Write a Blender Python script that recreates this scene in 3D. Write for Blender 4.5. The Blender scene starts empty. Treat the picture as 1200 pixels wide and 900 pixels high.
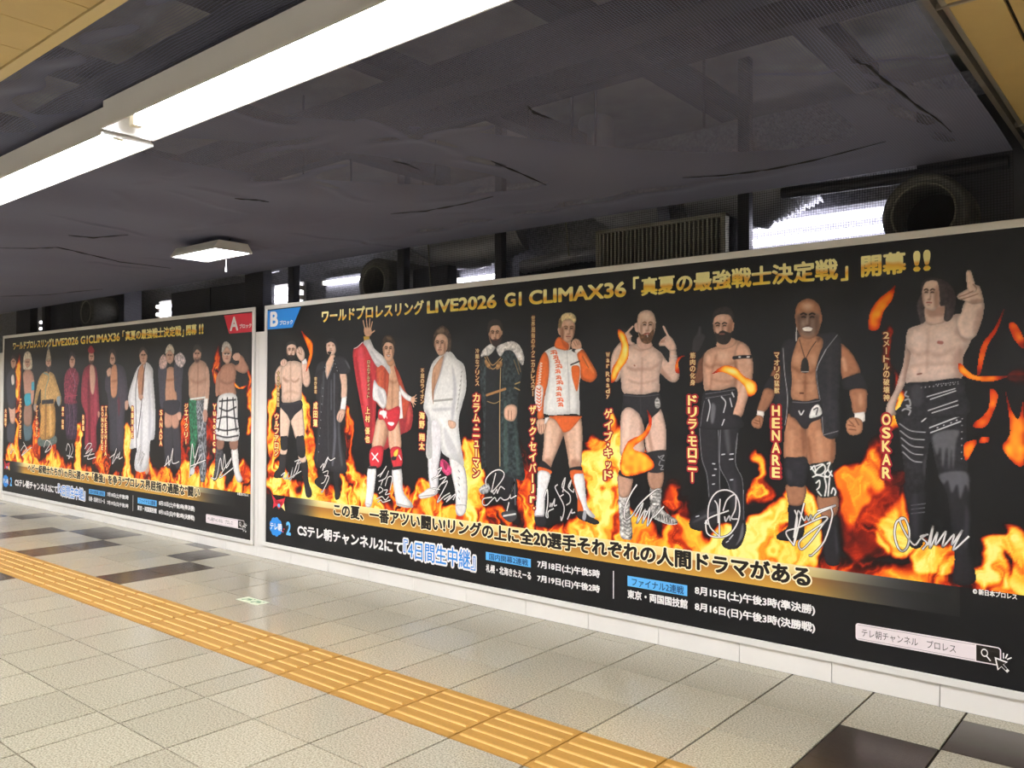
import numpy as np
import bpy, bmesh, math, random, mathutils

S = bpy.context.scene; COL = S.collection
R = math.radians
# ---------------------------------------------------------------- camera, world, exposure, lamp strengths
cam = bpy.data.cameras.new('camera'); cam.sensor_width = 36; cam.lens = 29.08; cam.clip_start = .02; cam.clip_end = 200
co = bpy.data.objects.new('camera', cam); COL.objects.link(co); S.camera = co
YAW, PITCH, ROLL = -.6919791, .0148870, .0038820
fw = mathutils.Vector((math.cos(PITCH)*math.sin(YAW), math.cos(PITCH)*math.cos(YAW), math.sin(PITCH)))
rt = fw.cross(mathutils.Vector((0, 0, 1))).normalized(); up = rt.cross(fw)
r2 = rt*math.cos(ROLL)+up*math.sin(ROLL); u2 = up*math.cos(ROLL)-rt*math.sin(ROLL)
M = mathutils.Matrix((r2, u2, -fw)).transposed().to_4x4(); M.translation = (.81396, -4.22521, 1.42579); co.matrix_world = M
W = bpy.data.worlds.new('world'); S.world = W; W.use_nodes = True
W.node_tree.nodes['Background'].inputs[0].default_value = (.9, .95, 1, 1); W.node_tree.nodes['Background'].inputs[1].default_value = .02
S.view_settings.view_transform = 'Standard'; S.view_settings.look = 'None'; S.view_settings.gamma = 1; S.view_settings.use_curve_mapping = False
S.view_settings.exposure = 0.0
S.cycles.max_bounces = 8; S.cycles.transparent_max_bounces = 12; S.cycles.sample_clamp_indirect = 6
TUBE, TUBE_SMALL, TUBE_BEHIND = 190.0, 22.0, 14.0
# ---------------------------------------------------------------- helpers
def lin(h):
    c = [int(h[i:i+2], 16)/255 for i in (0, 2, 4)]
    return tuple(x/12.92 if x <= .04045 else ((x+.055)/1.055)**2.4 for x in c)+(1,)
def mat(name, hexc, rough=.5, metal=0, spec=.5, emit=0, noise=0, scale=20, bump=0, coat=0):
    m = bpy.data.materials.new(name); m.use_nodes = True; nt = m.node_tree; b = nt.nodes['Principled BSDF']
    b.inputs['Base Color'].default_value = lin(hexc); b.inputs['Roughness'].default_value = rough; b.inputs['Metallic'].default_value = metal
    b.inputs['Specular IOR Level'].default_value = spec; b.inputs['Coat Weight'].default_value = coat; b.inputs['Coat Roughness'].default_value = .12
    if emit: b.inputs['Emission Color'].default_value = lin(hexc); b.inputs['Emission Strength'].default_value = emit
    if noise or bump:
        tc = nt.nodes.new('ShaderNodeTexCoord'); n = nt.nodes.new('ShaderNodeTexNoise'); n.inputs['Scale'].default_value = scale; n.inputs['Detail'].default_value = 6
        nt.links.new(tc.outputs['Object'], n.inputs['Vector'])
        if noise:
            mx = nt.nodes.new('ShaderNodeMix'); mx.data_type = 'RGBA'; c = lin(hexc)
            mx.inputs[6].default_value = tuple(x*(1-noise) for x in c[:3])+(1,); mx.inputs[7].default_value = tuple(min(1, x*(1+noise)) for x in c[:3])+(1,)
            rp = nt.nodes.new('ShaderNodeValToRGB'); rp.color_ramp.elements[0].position = .32; rp.color_ramp.elements[1].position = .68
            nt.links.new(n.outputs['Fac'], rp.inputs['Fac']); nt.links.new(rp.outputs['Color'], mx.inputs[0]); nt.links.new(mx.outputs[2], b.inputs['Base Color'])
        if bump:
            bp = nt.nodes.new('ShaderNodeBump'); bp.inputs['Strength'].default_value = bump; bp.inputs['Distance'].default_value = .01
            nt.links.new(n.outputs['Fac'], bp.inputs['Height']); nt.links.new(bp.outputs['Normal'], b.inputs['Normal'])
    return m
class MB:
    """collects boxes, bars and tubes, then links them as ONE mesh object"""
    def __init__(s): s.v = []; s.f = []; s.m = []; s.sm = []
    def poly(s, pts, mi=0, faces=None, smooth=False):
        k = len(s.v); s.v += [tuple(p) for p in pts]
        for f in (faces or [range(len(pts))]): s.f.append([k+i for i in f]); s.m.append(mi); s.sm.append(smooth)
    def box(s, x0, x1, y0, y1, z0, z1, mi=0):
        s.poly([(x0,y0,z0),(x1,y0,z0),(x1,y1,z0),(x0,y1,z0),(x0,y0,z1),(x1,y0,z1),(x1,y1,z1),(x0,y1,z1)], mi,
               [(0,3,2,1),(4,5,6,7),(0,1,5,4),(1,2,6,5),(2,3,7,6),(3,0,4,7)])
    def tube(s, path, rad, n=10, mi=0, caps=True):
        P = [mathutils.Vector(p) for p in path]; rings = []
        for i, p in enumerate(P):
            d = (P[min(i+1, len(P)-1)]-P[max(i-1, 0)]).normalized()
            a = d.orthogonal().normalized() if abs(d.z) > .9 else d.cross(mathutils.Vector((0,0,1))).normalized()
            b = d.cross(a).normalized(); rr = rad[i] if isinstance(rad, (list, tuple)) else rad
            rings.append([p+a*rr*math.cos(2*math.pi*k/n)+b*rr*math.sin(2*math.pi*k/n) for k in range(n)])
        pts = [q for r_ in rings for q in r_]; F = []
        for i in range(len(P)-1):
            for k in range(n): F.append((i*n+k, i*n+(k+1)%n, (i+1)*n+(k+1)%n, (i+1)*n+k))
        s.poly(pts, mi, F, True)
        if caps: s.poly(rings[0][::-1], mi); s.poly(rings[-1], mi)
    def extrude_x(s, prof, x0, x1, mi=0, close=True, caps=True):
        n = len(prof); pts = [(x0, y, z) for y, z in prof]+[(x1, y, z) for y, z in prof]
        F = [(i, (i+1) % n, n+(i+1) % n, n+i) for i in range(n if close else n-1)]
        if caps: F += [tuple(range(n))[::-1], tuple(range(n, 2*n))]
        s.poly(pts, mi, F)
    def build(s, name, mats, parent=None, bevel=0):
        me = bpy.data.meshes.new(name); me.from_pydata(s.v, [], s.f); me.update()
        for m in (mats if isinstance(mats, (list, tuple)) else [mats]): me.materials.append(m)
        me.polygons.foreach_set('material_index', s.m); me.polygons.foreach_set('use_smooth', s.sm)
        bm = bmesh.new(); bm.from_mesh(me); bmesh.ops.recalc_face_normals(bm, faces=bm.faces); bm.to_mesh(me); bm.free()
        o = bpy.data.objects.new(name, me); COL.objects.link(o); o.parent = parent
        if bevel:
            b = o.modifiers.new('bevel', 'BEVEL'); b.width = bevel; b.segments = 2; b.limit_method = 'ANGLE'
        return o
def empty(name, loc=(0, 0, 0)):
    o = bpy.data.objects.new(name, None); COL.objects.link(o); o.location = loc; o.empty_display_size = .1; return o
def tag(o, label=None, cat=None, group=None, kind=None):
    for k, v in (('label', label), ('category', cat), ('group', group), ('kind', kind)):
        if v: o[k] = v
    return o
def struct(o, label, cat): return tag(o, label, cat, kind='structure')
def copy_thing(root, loc, label, group=None):
    r = root.copy(); COL.objects.link(r); r.location = loc; tag(r, label, None, group)
    for ch in list(root.children):
        c = ch.copy(); COL.objects.link(c); c.parent = r
        for g in list(ch.children):
            d = g.copy(); COL.objects.link(d); d.parent = c
    return r
T = .4                                                                # one floor tile
# ---------------------------------------------------------------- floor: speckled granite tiles with open joints
def speckle(name, a, b, c, rough):
    m = mat(name, a, rough, spec=.5); nt = m.node_tree; bs = nt.nodes['Principled BSDF']
    tc = nt.nodes.new('ShaderNodeTexCoord')
    n1 = nt.nodes.new('ShaderNodeTexNoise'); n1.inputs['Scale'].default_value = 130; n1.inputs['Detail'].default_value = 3
    n2 = nt.nodes.new('ShaderNodeTexNoise'); n2.inputs['Scale'].default_value = 1.6; n2.inputs['Detail'].default_value = 4
    for n in (n1, n2): nt.links.new(tc.outputs['Object'], n.inputs['Vector'])
    r1 = nt.nodes.new('ShaderNodeValToRGB'); e = r1.color_ramp.elements; e[0].position = .34; e[0].color = lin(c); e[1].position = .66; e[1].color = lin(b)
    k = r1.color_ramp.elements.new(.5); k.color = lin(a)
    nt.links.new(n1.outputs['Fac'], r1.inputs['Fac'])
    at = nt.nodes.new('ShaderNodeAttribute'); at.attribute_name = 'shade'
    mul = nt.nodes.new('ShaderNodeMix'); mul.data_type = 'RGBA'; mul.blend_type = 'MULTIPLY'; mul.inputs[0].default_value = 1
    nt.links.new(r1.outputs['Color'], mul.inputs[6]); nt.links.new(at.outputs['Color'], mul.inputs[7]); nt.links.new(mul.outputs[2], bs.inputs['Base Color'])
    rr = nt.nodes.new('ShaderNodeMapRange'); rr.inputs[3].default_value = rough-.05; rr.inputs[4].default_value = rough+.1
    nt.links.new(n2.outputs['Fac'], rr.inputs[0]); nt.links.new(rr.outputs[0], bs.inputs['Roughness'])
    return m
tile_light = speckle('granite_light', 'aaa38f', 'c0b9a4', '877f6c', .18)
tile_dark = speckle('granite_dark', '332a23', '4a3f36', '221b17', .2)
joint_mat = mat('joint_grout', '1e1913', .9, spec=.1)
XL = [i*T for i in range(8, -8, -1)]+[-7.517*T-1.015*T*i for i in range(0, 60)]
YL = [0, -.277, -1.277, -2.277, -3.268, -4.288, -5.31, -6.32, -7.33, -8.34, -9.35, -10.36, -11.37, -12.38, -13.39, -14.4, -15.4]
YL = [y*T for y in YL]
DARK = {(0, 1), (-1, 2), (-1, 3), (2, 1), (1, 2)}
def is_dark(xc, row):
    x = xc/T
    d = [(-16.65, -15.63, 0, 0), (-15.63, -14.6, 1, 1), (-14.6, -13.6, 2, 3), (-24.8, -23.8, 1, 1), (-23.8, -22.8, 0, 0), (-21.74, -20.7, 2, 3), (-20.7, -18.7, 1, 1),
         (-18.7, -17.66, 2, 3), (-16.7, -15.6, 5, 6), (-25.8, -24.8, 2, 3), (-28.9, -27.9, 1, 1), (-1, 0, 2, 3), (0, 1, 1, 1), (1, 2, 2, 3), (-29.9, -28.9, 2, 3)]
    return any(a < x < b and r0 <= row <= r1 for a, b, r0, r1 in d)
def build_floor():
    rnd = random.Random(4); V = []; F = []; MI = []; SH = []
    V += [(-26.2, -6.2, -.006), (3.3, -6.2, -.006), (3.3, .1, -.006), (-26.2, .1, -.006)]; F.append((0, 1, 2, 3)); MI.append(2); SH += [1]*4
    for i in range(len(XL)-1):
        for j in range(len(YL)-1):
            x1, x0 = XL[i]-.0038, XL[i+1]+.0038; y1, y0 = YL[j]-.0019, YL[j+1]+.0019; c = .0012
            k = len(V); sh = rnd.uniform(.93, 1.05); row = 0 if j == 0 else j
            V += [(x0, y0, -.012), (x1, y0, -.012), (x1, y1, -.012), (x0, y1, -.012), (x0+c, y0+c, 0), (x1-c, y0+c, 0), (x1-c, y1-c, 0), (x0+c, y1-c, 0)]; SH += [sh]*8
            mi = 1 if is_dark((x0+x1)/2, row) else 0
            for f in ((4, 5, 6, 7), (0, 1, 5, 4), (1, 2, 6, 5), (2, 3, 7, 6), (3, 0, 4, 7)): F.append([k+q for q in f]); MI.append(mi)
    me = bpy.data.meshes.new('floor'); me.from_pydata(V, [], F)
    for m in (tile_light, tile_dark, joint_mat): me.materials.append(m)
    me.polygons.foreach_set('material_index', MI)
    a = me.color_attributes.new('shade', 'FLOAT_COLOR', 'POINT'); a.data.foreach_set('color', np.repeat(np.array(SH, np.float32)[:, None], 4, 1).ravel())
    o = bpy.data.objects.new('floor', me); COL.objects.link(o)
    return struct(o, 'speckled granite tile floor of the passage with scattered dark tiles', 'floor')
build_floor()
# tactile paving
tact = mat('tactile_ochre', 'ab7f3a', .55, noise=.06, scale=60); tact_bar = mat('tactile_bar_highlight', 'c79a50', .5, noise=.05, scale=60)  # bars share the base ochre; their highlight is painted in as lighter colour
tp = MB(); Y1, Y0 = YL[4], YL[5]
for i in range(len(XL)-1):
    x1, x0 = XL[i]-.0035, XL[i+1]+.0035
    tp.box(x0, x1, Y0, Y1, -.004, .003, 0)
    for k in range(5):
        yc = -(3.40+k*.1885)*T; e = .012
        tp.poly([(x0+e, yc-.009, .003), (x1-e, yc-.009, .003), (x1-e, yc+.009, .003), (x0+e, yc+.009, .003), (x0+e+.005, yc-.005, .008), (x1-e-.005, yc-.005, .008), (x1-e-.005, yc+.005, .008), (x0+e+.005, yc+.005, .008)], 1,
                [(4, 5, 6, 7), (0, 1, 5, 4), (1, 2, 6, 5), (2, 3, 7, 6), (3, 0, 4, 7)])
tag(tp.build('tactile_paving', [tact, tact_bar]), 'yellow tactile guide paving with raised bars running along the tiled floor', 'tactile paving')
# green evacuation mark stuck on a tile
sg = MB(); sg.box(-10.92*T, -10.27*T, -2.47*T, -2.22*T, 0, .002)
sign = sg.build('floor_sign', mat('sign_cream', 'd5dcc0', .4))
tag(sign, 'small pale green evacuation mark stuck on a floor tile', 'floor sign')
g = MB()
def blob(m, pts, z): m.poly([(-10.92*T+x*.26, -2.47*T+y*.1, z) for x, y in pts])
for ox in (.1, .52):
    for q in ([(ox, .25), (ox+.1, .2), (ox+.16, .5), (ox+.1, .55)], [(ox+.1, .5), (ox+.3, .58), (ox+.28, .75), (ox+.1, .7)], [(ox+.22, .3), (ox+.34, .45), (ox+.3, .6), (ox+.2, .5)], [(ox+.3, .72), (ox+.36, .72), (ox+.36, .86), (ox+.3, .86)]): blob(g, q, .0024)
g.build('pictogram', mat('sign_green', '3f7a46', .4), sign)
# ---------------------------------------------------------------- partition wall of white marble panels
marble = mat('white_marble', 'dedad4', .3, noise=.04, scale=3); marble_gap = mat('marble_joint', '45413b', .8)
JX = [.94, -.28, -1.51, -2.73, -3.96, -5.18, -6.41, -7.72, -9.05, -10.28, -11.53, -12.79, -14.02]+[-14.02-1.245*i for i in range(1, 42)]
JX = [3.3/T]+[2.16]+JX
w = MB(); w.box(-26.1, 3.25, .012, .1, 0, 1.985, 1)
for a, b in zip(JX[1:], JX[:-1]): w.box(a*T+.0016, b*T-.0016, 0, .03, 0, 1.99, 0)
struct(w.build('wall_back', [marble, marble_gap]), 'white marble partition wall behind the two long posters', 'wall')
paint_w = mat('painted_wall', 'd2ccc0', .6, noise=.03, scale=5)
for nm, b in (('wall_left', (-26.2, -26.1, -6.2, 2.3, -.02, 3.5)), ('wall_right', (3.25, 3.35, -6.2, 2.3, -.02, 3.5)), ('wall_front', (-26.2, 3.35, -6.3, -6.2, -.02, 3.5))):
    m = MB(); m.box(*b); struct(m.build(nm, paint_w), 'plain cream passage wall outside the view, '+nm.split('_')[1], 'wall')
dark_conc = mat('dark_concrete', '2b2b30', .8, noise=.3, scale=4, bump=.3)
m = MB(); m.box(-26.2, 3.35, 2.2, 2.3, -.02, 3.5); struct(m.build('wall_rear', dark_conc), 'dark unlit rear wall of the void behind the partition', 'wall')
slab = mat('ceiling_slab', '8d8d88', .85, noise=.18, scale=5, bump=.3)
m = MB(); m.box(-26.2, 3.35, -6.3, 2.3, 3.42, 3.55); struct(m.build('ceiling', slab), 'bare grey concrete slab above the black netting', 'ceiling')
# tan metal ceiling panels that remain on both sides of the opened ceiling
tan = mat('tan_ceiling_panel', 'b39a62', .45, noise=.04, scale=8); tan_tr = mat('tan_ceiling_trim', 'bda774', .4); alu = mat('aluminium_trim', '9b958a', .35, metal=.6); gap_m = mat('panel_gap', '1a1612', .9)
m = MB(); m.box(-26.1, 3.25, -6.2, -3.03, 2.664, 2.70, 1)
x = -1.885
xs = [x+.2575*i for i in range(-95, 20)]
for a in xs:
    m.box(max(a+.002, -26.1), min(a+.2555, 3.25), -6.2, -3.078, 2.65, 2.668, 0)
m.box(-26.1, 3.25, -3.074, -3.03, 2.645, 2.70, 2)
struct(m.build('trim_1', [tan, gap_m, tan_tr]), 'tan ceiling panels with dark seams along the near side of the netting', 'ceiling panel')
m = MB(); m.box(.215, 3.25, -3.03, 1.2, 2.662, 2.70, 1)
for x0, x1 in ((.222, .362), (.374, .95), (.96, 1.55), (1.56, 2.2), (2.21, 3.25)):
    for y0, y1 in ((-3.03, -2.79), (-2.78, -1.40), (-1.38, .055), (.075, 1.2)): m.box(x0, x1, y0, y1, 2.65, 2.666, 0)
for yy in (-2.785, -1.39, .065): m.box(.19, 3.25, yy-.006, yy+.006, 2.644, 2.664, 2)
m.box(.168, .188, -3.03, 1.2, 2.645, 2.70, 2); m.box(.205, .222, -3.03, 1.2, 2.648, 2.70, 2)
struct(m.build('trim_2', [tan, gap_m, alu]), 'tan ceiling panels with metal edge strips at the right end of the netting', 'ceiling panel')
# ---------------------------------------------------------------- above the netting: dark ducts and hanger rods
steel_d = mat('dark_steel', '1c1c20', .6, metal=.2)
for i, (x0, x1, y0, y1) in enumerate(((-26, .1, -1.22, -1.04), (-26, .1, -.80, -.70), (-26, .1, -2.25, -2.05))):
    b = MB(); b.box(x0, x1, y0, y1, 3.0, 3.14)
    tag(b.build('ceiling_beam', steel_d), ['dark ceiling beam above the netting running lengthwise down the middle', 'thin dark ceiling beam above the netting, lengthwise beam nearest the posters', 'dark ceiling beam above the netting, lengthwise beam nearest the long lights'][i], 'ceiling beam', 'lengthwise beams above the netting')
for i, x in enumerate((-.6, -1.42, -2.55, -3.9, -5.3, -6.8, -8.4)):
    b = MB(); b.box(x-.06, x+.06, -2.9, .6, 3.15, 3.28)
    tag(b.build('ceiling_joist', steel_d), 'dark cross joist above the netting, number %s from the right end' % ('one two three four five six seven'.split()[i]), 'ceiling joist', 'cross joists above the netting')
for i, (x, y) in enumerate(((-2.9, -.51), (-2.11, -.56), (-1.92, -.40), (-1.74, -.43), (-3.6, -.62), (-3.75, -.9), (-4.5, -.8), (-4.6, -.75), (-1.0, -.6))):
    b = MB(); b.tube([(x, y, 2.72), (x, y, 3.42)], .007, 6)
    tag(b.build('hanger_rod', steel_d), 'thin hanger rods seen through the black netting', 'hanger rod', 'hanger rods above the netting')
def smooth_path(P, n=7):
    out = []
    for (a, b_), (c, d_) in zip(P[:-1], P[1:]): out += [(a+(c-a)*i/n, b_+(d_-b_)*i/n) for i in range(n)]
    return out+[P[-1]]
# ---------------------------------------------------------------- black netting
def net_material(name, col, tmin, tmax, pitch):
    m = bpy.data.materials.new(name); m.use_nodes = True; nt = m.node_tree; nt.nodes.clear()
    out = nt.nodes.new('ShaderNodeOutputMaterial'); mix = nt.nodes.new('ShaderNodeMixShader'); tr = nt.nodes.new('ShaderNodeBsdfTransparent')
    pb = nt.nodes.new('ShaderNodeBsdfPrincipled'); pb.inputs['Base Color'].default_value = lin(col); pb.inputs['Roughness'].default_value = .9; pb.inputs['Specular IOR Level'].default_value = .15
    tc = nt.nodes.new('ShaderNodeTexCoord'); sp = nt.nodes.new('ShaderNodeSeparateXYZ'); nt.links.new(tc.outputs['UV'], sp.inputs[0])
    def thread(ax):
        a = nt.nodes.new('ShaderNodeMath'); a.operation = 'MULTIPLY'; a.inputs[1].default_value = 1/pitch; nt.links.new(sp.outputs[ax], a.inputs[0])
        b = nt.nodes.new('ShaderNodeMath'); b.operation = 'PINGPONG'; b.inputs[1].default_value = .5; nt.links.new(a.outputs[0], b.inputs[0])
        c = nt.nodes.new('ShaderNodeMapRange'); c.inputs[1].default_value = .05; c.inputs[2].default_value = .10; c.inputs[3].default_value = 0; c.inputs[4].default_value = 1; nt.links.new(b.outputs[0], c.inputs[0])
        return c
    h = nt.nodes.new('ShaderNodeMath'); h.operation = 'MULTIPLY'; nt.links.new(thread(0).outputs[0], h.inputs[0]); nt.links.new(thread(1).outputs[0], h.inputs[1])
    # threads have thickness, so a slanting look closes the holes: hole opening falls with the angle of incidence
    lw = nt.nodes.new('ShaderNodeLayerWeight'); lw.inputs[0].default_value = .5
    mr = nt.nodes.new('ShaderNodeMapRange'); mr.inputs[1].default_value = .48; mr.inputs[2].default_value = .80; mr.inputs[3].default_value = tmax; mr.inputs[4].default_value = tmin; nt.links.new(lw.outputs['Facing'], mr.inputs[0])
    f = nt.nodes.new('ShaderNodeMath'); f.operation = 'MULTIPLY'; nt.links.new(h.outputs[0], f.inputs[0]); nt.links.new(mr.outputs[0], f.inputs[1])
    nt.links.new(f.outputs[0], mix.inputs[0]); nt.links.new(pb.outputs[0], mix.inputs[1]); nt.links.new(tr.outputs[0], mix.inputs[2]); nt.links.new(mix.outputs[0], out.inputs[0])
    return m
def net_z(X, Yv):
    t = (Yv+3.03)/3.18; z = 2.715-.15*t-.012*np.sin(t*math.pi)
    nz = lambda cx, cy, sd: np.array([[0]])
    z = z+.016*np.sin(X*1.7+Yv*1.1)*np.sin(t*math.pi)+.010*np.sin(X*4.3-Yv*2.9+1.3)*np.sin(t*math.pi)
    for x0, y0, x1, y1, a, wd in CREASE:
        L = math.hypot(x1-x0, y1-y0); ux, uy = (x1-x0)/L, (y1-y0)/L
        s = (X-x0)*ux+(Yv-y0)*uy; d = -(X-x0)*uy+(Yv-y0)*ux+.02*np.sin(s*14)
        z = z+a*np.exp(-(d/wd)**2)*np.clip(1-np.abs(2*s/L-1)**4, 0, 1)
    return z
rc = random.Random(11); CREASE = []
for i in range(46):
    x = rc.uniform(-9, .1); y = rc.uniform(-2.6, .05); L = rc.uniform(.3, 1.1); a = rc.uniform(-.5, .5)+(.0 if rc.random() < .7 else 1.3)
    CREASE.append((x, y, x+L*math.cos(a), y+L*math.sin(a), rc.choice((-1, 1))*rc.uniform(.003, .009), rc.uniform(.015, .04)))
CREASE += [(-8, -.12, -.3, -.16, -.010, .05), (-.2, -1.9, .0, -.1, .008, .03), (-6, -2.85, -.5, -2.8, .03, .08)]
def build_net():
    nx, ny = 900, 100; xs = np.linspace(-26, .17, nx); ys = np.linspace(-3.03, .15, ny); X, Yv = np.meshgrid(xs, ys); Z = net_z(X, Yv)
    V = np.stack([X, Yv, Z], -1).reshape(-1, 3); F = []
    for j in range(ny-1):
        b = j*nx
        for i in range(nx-1): F.append((b+i, b+i+1, b+nx+i+1, b+nx+i))
    me = bpy.data.meshes.new('netting'); me.from_pydata(V.tolist(), [], F); me.polygons.foreach_set('use_smooth', [True]*len(F))
    uv = me.uv_layers.new(name='uv'); li = np.empty(len(me.loops), np.int32); me.loops.foreach_get('vertex_index', li); uv.data.foreach_set('uv', V[li][:, :2].astype(np.float32).ravel())
    me.materials.append(net_material('black_netting', '64667a', .03, .85, .011))
    o = bpy.data.objects.new('ceiling_netting', me); COL.objects.link(o)
    return tag(o, 'sagging black mesh netting stretched under the opened ceiling', 'netting')
netting = build_net()
def build_drop_net():
    nx, nz = 300, 14; xs = np.linspace(-26, .17, nx); V = []; UV = []; F = []
    for j in range(nz):
        t = j/(nz-1)
        for x in xs:
            ze = float(net_z(np.array([[x]]), np.array([[.15]]))[0, 0])-.004
            z = ze+(1.985-ze)*t; V.append((x, .152-.01*t+.012*math.sin(x*3)*math.sin(t*math.pi), z)); UV.append((x, z))
    for j in range(nz-1):
        for i in range(nx-1): F.append((j*nx+i, j*nx+i+1, (j+1)*nx+i+1, (j+1)*nx+i))
    me = bpy.data.meshes.new('netting_drop'); me.from_pydata(V, [], F); me.polygons.foreach_set('use_smooth', [True]*len(F))
    uv = me.uv_layers.new(name='uv'); li = np.empty(len(me.loops), np.int32); me.loops.foreach_get('vertex_index', li); uv.data.foreach_set('uv', np.array(UV, np.float32)[li].ravel())
    me.materials.append(net_material('black_netting_drop', '2c2c30', .75, .95, .013))
    o = bpy.data.objects.new('netting_drop', me); COL.objects.link(o); o.parent = netting; o['label'] = 'thin see-through netting hanging down to the partition top'
build_drop_net()
SEAMS = [
  [(-2.389, -1.337), (-2.365, -1.27), (-2.376, -1.154)] ,
  [(-1.963, -1.051), (-1.965, -0.879), (-1.968, -0.577)] ,
  [(-3.19, -0.627), (-2.929, -0.56), (-2.633, -0.561), (-2.354, -0.582)] ,
  [(-1.259, -0.327), (-1.052, -0.257), (-0.836, -0.23), (-0.576, -0.246), (-0.258, -0.304)] ,
  [(-1.34, -1.532), (-1.357, -1.464), (-1.333, -1.363)] ,
  [(-6.799, -1.677), (-6.566, -1.503), (-6.341, -1.406), (-6.473, -1.134), (-6.566, -0.801), (-6.439, -0.392)] ,
  [(-5.812, -1.542), (-5.725, -1.39), (-5.42, -1.271)] ,
  [(-3.644, -1.47), (-3.582, -1.365), (-3.565, -1.286)] ,
  [(-10.201, -0.532), (-9.359, -0.285), (-8.308, -0.174)] ,
  [(-0.093, -1.292), (-0.066, -1.191), (-0.054, -0.913), (-0.028, -0.581), (-0.001, -0.258)] ,
]
seam_m = mat('seam_black', '141416', .9)  # black seam lines where netting edges overlap
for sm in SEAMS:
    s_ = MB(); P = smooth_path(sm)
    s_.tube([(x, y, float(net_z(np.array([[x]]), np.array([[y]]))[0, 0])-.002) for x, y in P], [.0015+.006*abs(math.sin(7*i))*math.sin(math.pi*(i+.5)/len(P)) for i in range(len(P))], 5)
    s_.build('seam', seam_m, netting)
# ---------------------------------------------------------------- fluorescent lights
white_enamel = mat('white_enamel', 'd6d4d2', .35); refl = mat('reflector_white', 'f0eee8', .3); tube_m = mat('lit_tube', 'f8faff', .3, emit=TUBE); tube_s = mat('lit_tube_small', 'f6f6ff', .3, emit=TUBE_SMALL); tube_b = mat('lit_tube_behind', 'f4f2ff', .3, emit=TUBE_BEHIND); socket = mat('lamp_socket', 'e4dcc8', .5)
def trough_light(L=2.44):
    root = empty('fluorescent_light')
    h = MB(); wd = .115
    h.extrude_x([(-wd, 0), (-wd, .012), (-.105, .016), (-.105, .12), (.105, .12), (.105, .016), (wd, .012), (wd, 0), (wd-.006, 0), (.05, .075), (-.05, .075), (-wd+.006, 0)], -L/2, L/2)
    hs = h.build('housing', white_enamel, root)
    r_ = MB(); r_.poly([(-L/2+.004, -wd+.008, .001), (L/2-.004, -wd+.008, .001), (L/2-.004, -.05, .073), (-L/2+.004, -.05, .073)]); r_.poly([(-L/2+.004, -.05, .073), (L/2-.004, -.05, .073), (L/2-.004, .05, .073), (-L/2+.004, .05, .073)]); r_.poly([(-L/2+.004, .05, .073), (L/2-.004, .05, .073), (L/2-.004, wd-.008, .001), (-L/2+.004, wd-.008, .001)])
    r_.build('reflector', refl, hs)
    t = MB(); t.tube([(-L/2+.10, 0, .046), (L/2-.10, 0, .046)], .017, 16); tb = t.build('tube', tube_m, root)
    for sx in (-1, 1):
        e = MB(); e.box(sx*(L/2-.08)-.022, sx*(L/2-.08)+.022, -.022, .022, .02, .074); e.build('lamp_holder', socket, tb, bevel=.004)
        c = MB(); c.poly([(sx*(L/2-.002), -wd+.006, .001), (sx*(L/2-.002), wd-.006, .001), (sx*(L/2-.002), .05, .074), (sx*(L/2-.002), -.05, .074)]); c.build('end_cap', white_enamel, hs)
    return root
f0 = trough_light(); f0.location = (-1.525, -2.545, 2.55)
tag(f0, 'long white fluorescent trough light under the netting, nearest one with its bare tube end showing', 'ceiling light', 'trough lights in a row under the netting')
lab = ['long white fluorescent trough light continuing the row at the left edge of the view', 'white fluorescent trough light further along the row, beyond the left edge', 'fourth white fluorescent trough light along the row, far beyond the left edge', 'fifth white fluorescent trough light along the row, far beyond the left edge', 'unseen white fluorescent trough light added beyond the right end to brighten that side']+['white fluorescent trough light far down the passage, %s along the row' % k for k in 'sixth seventh eighth ninth tenth'.split()]
for i, x in enumerate((-3.995, -6.465, -8.935, -11.405, .945, -13.875, -16.345, -18.815, -21.285, -23.755)): copy_thing(f0, (x, -2.53, 2.535 if i != 4 else 2.525), lab[i], 'trough lights in a row under the netting')  # the one past the right end is unseen, added to brighten that side
for i, x in enumerate((-18.6, -15.6, -12.6, -9.6, -6.6, -3.6, -.6, 1.9)):
    copy_thing(f0, (x, -5.2, 2.524), 'white fluorescent trough light under the tan ceiling behind the viewer, %s from the left' % ('first second third fourth fifth sixth seventh eighth'.split()[i]), 'trough lights under the tan ceiling')
# small square-ended light with a pull switch
s0 = empty('pull_switch_light', (-5.0, -.83, 2.495))
h = MB(); L = .62
h.extrude_x([(-.16, 0), (-.16, .012), (-.12, .07), (.12, .07), (.16, .012), (.16, 0), (.15, 0), (.11, .03), (-.11, .03), (-.15, 0)], -L/2, L/2); h.build('housing', white_enamel, s0)
d = MB(); d.box(-L/2+.012, L/2-.012, -.145, .145, .004, .012); d.build('diffuser', tube_s, s0)
for sx in (-1, 1):
    e = MB(); k_ = sx*(L/2+.0015); e.poly([(k_, -.15, 0), (k_, .15, 0), (k_, .12, .068), (k_, -.12, .068)]); e.build('end_cap', white_enamel, s0)
c = MB(); c.tube([(-.06, .165, .004), (-.062, .166, -.06)], .003, 6); c.tube([(-.062, .166, -.06), (-.062, .166, -.1)], [.006, .009], 8); c.build('pull_cord', white_enamel, s0)
for sx in (-1, 1):
    hk = MB(); hk.tube([(sx*(L/2-.05), 0, .07), (sx*(L/2-.05), 0, .1)], .006, 6); hk.build('hook', steel_d, s0)
tag(s0, 'small white ceiling light with a pull switch hanging from the netting', 'ceiling light')
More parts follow.
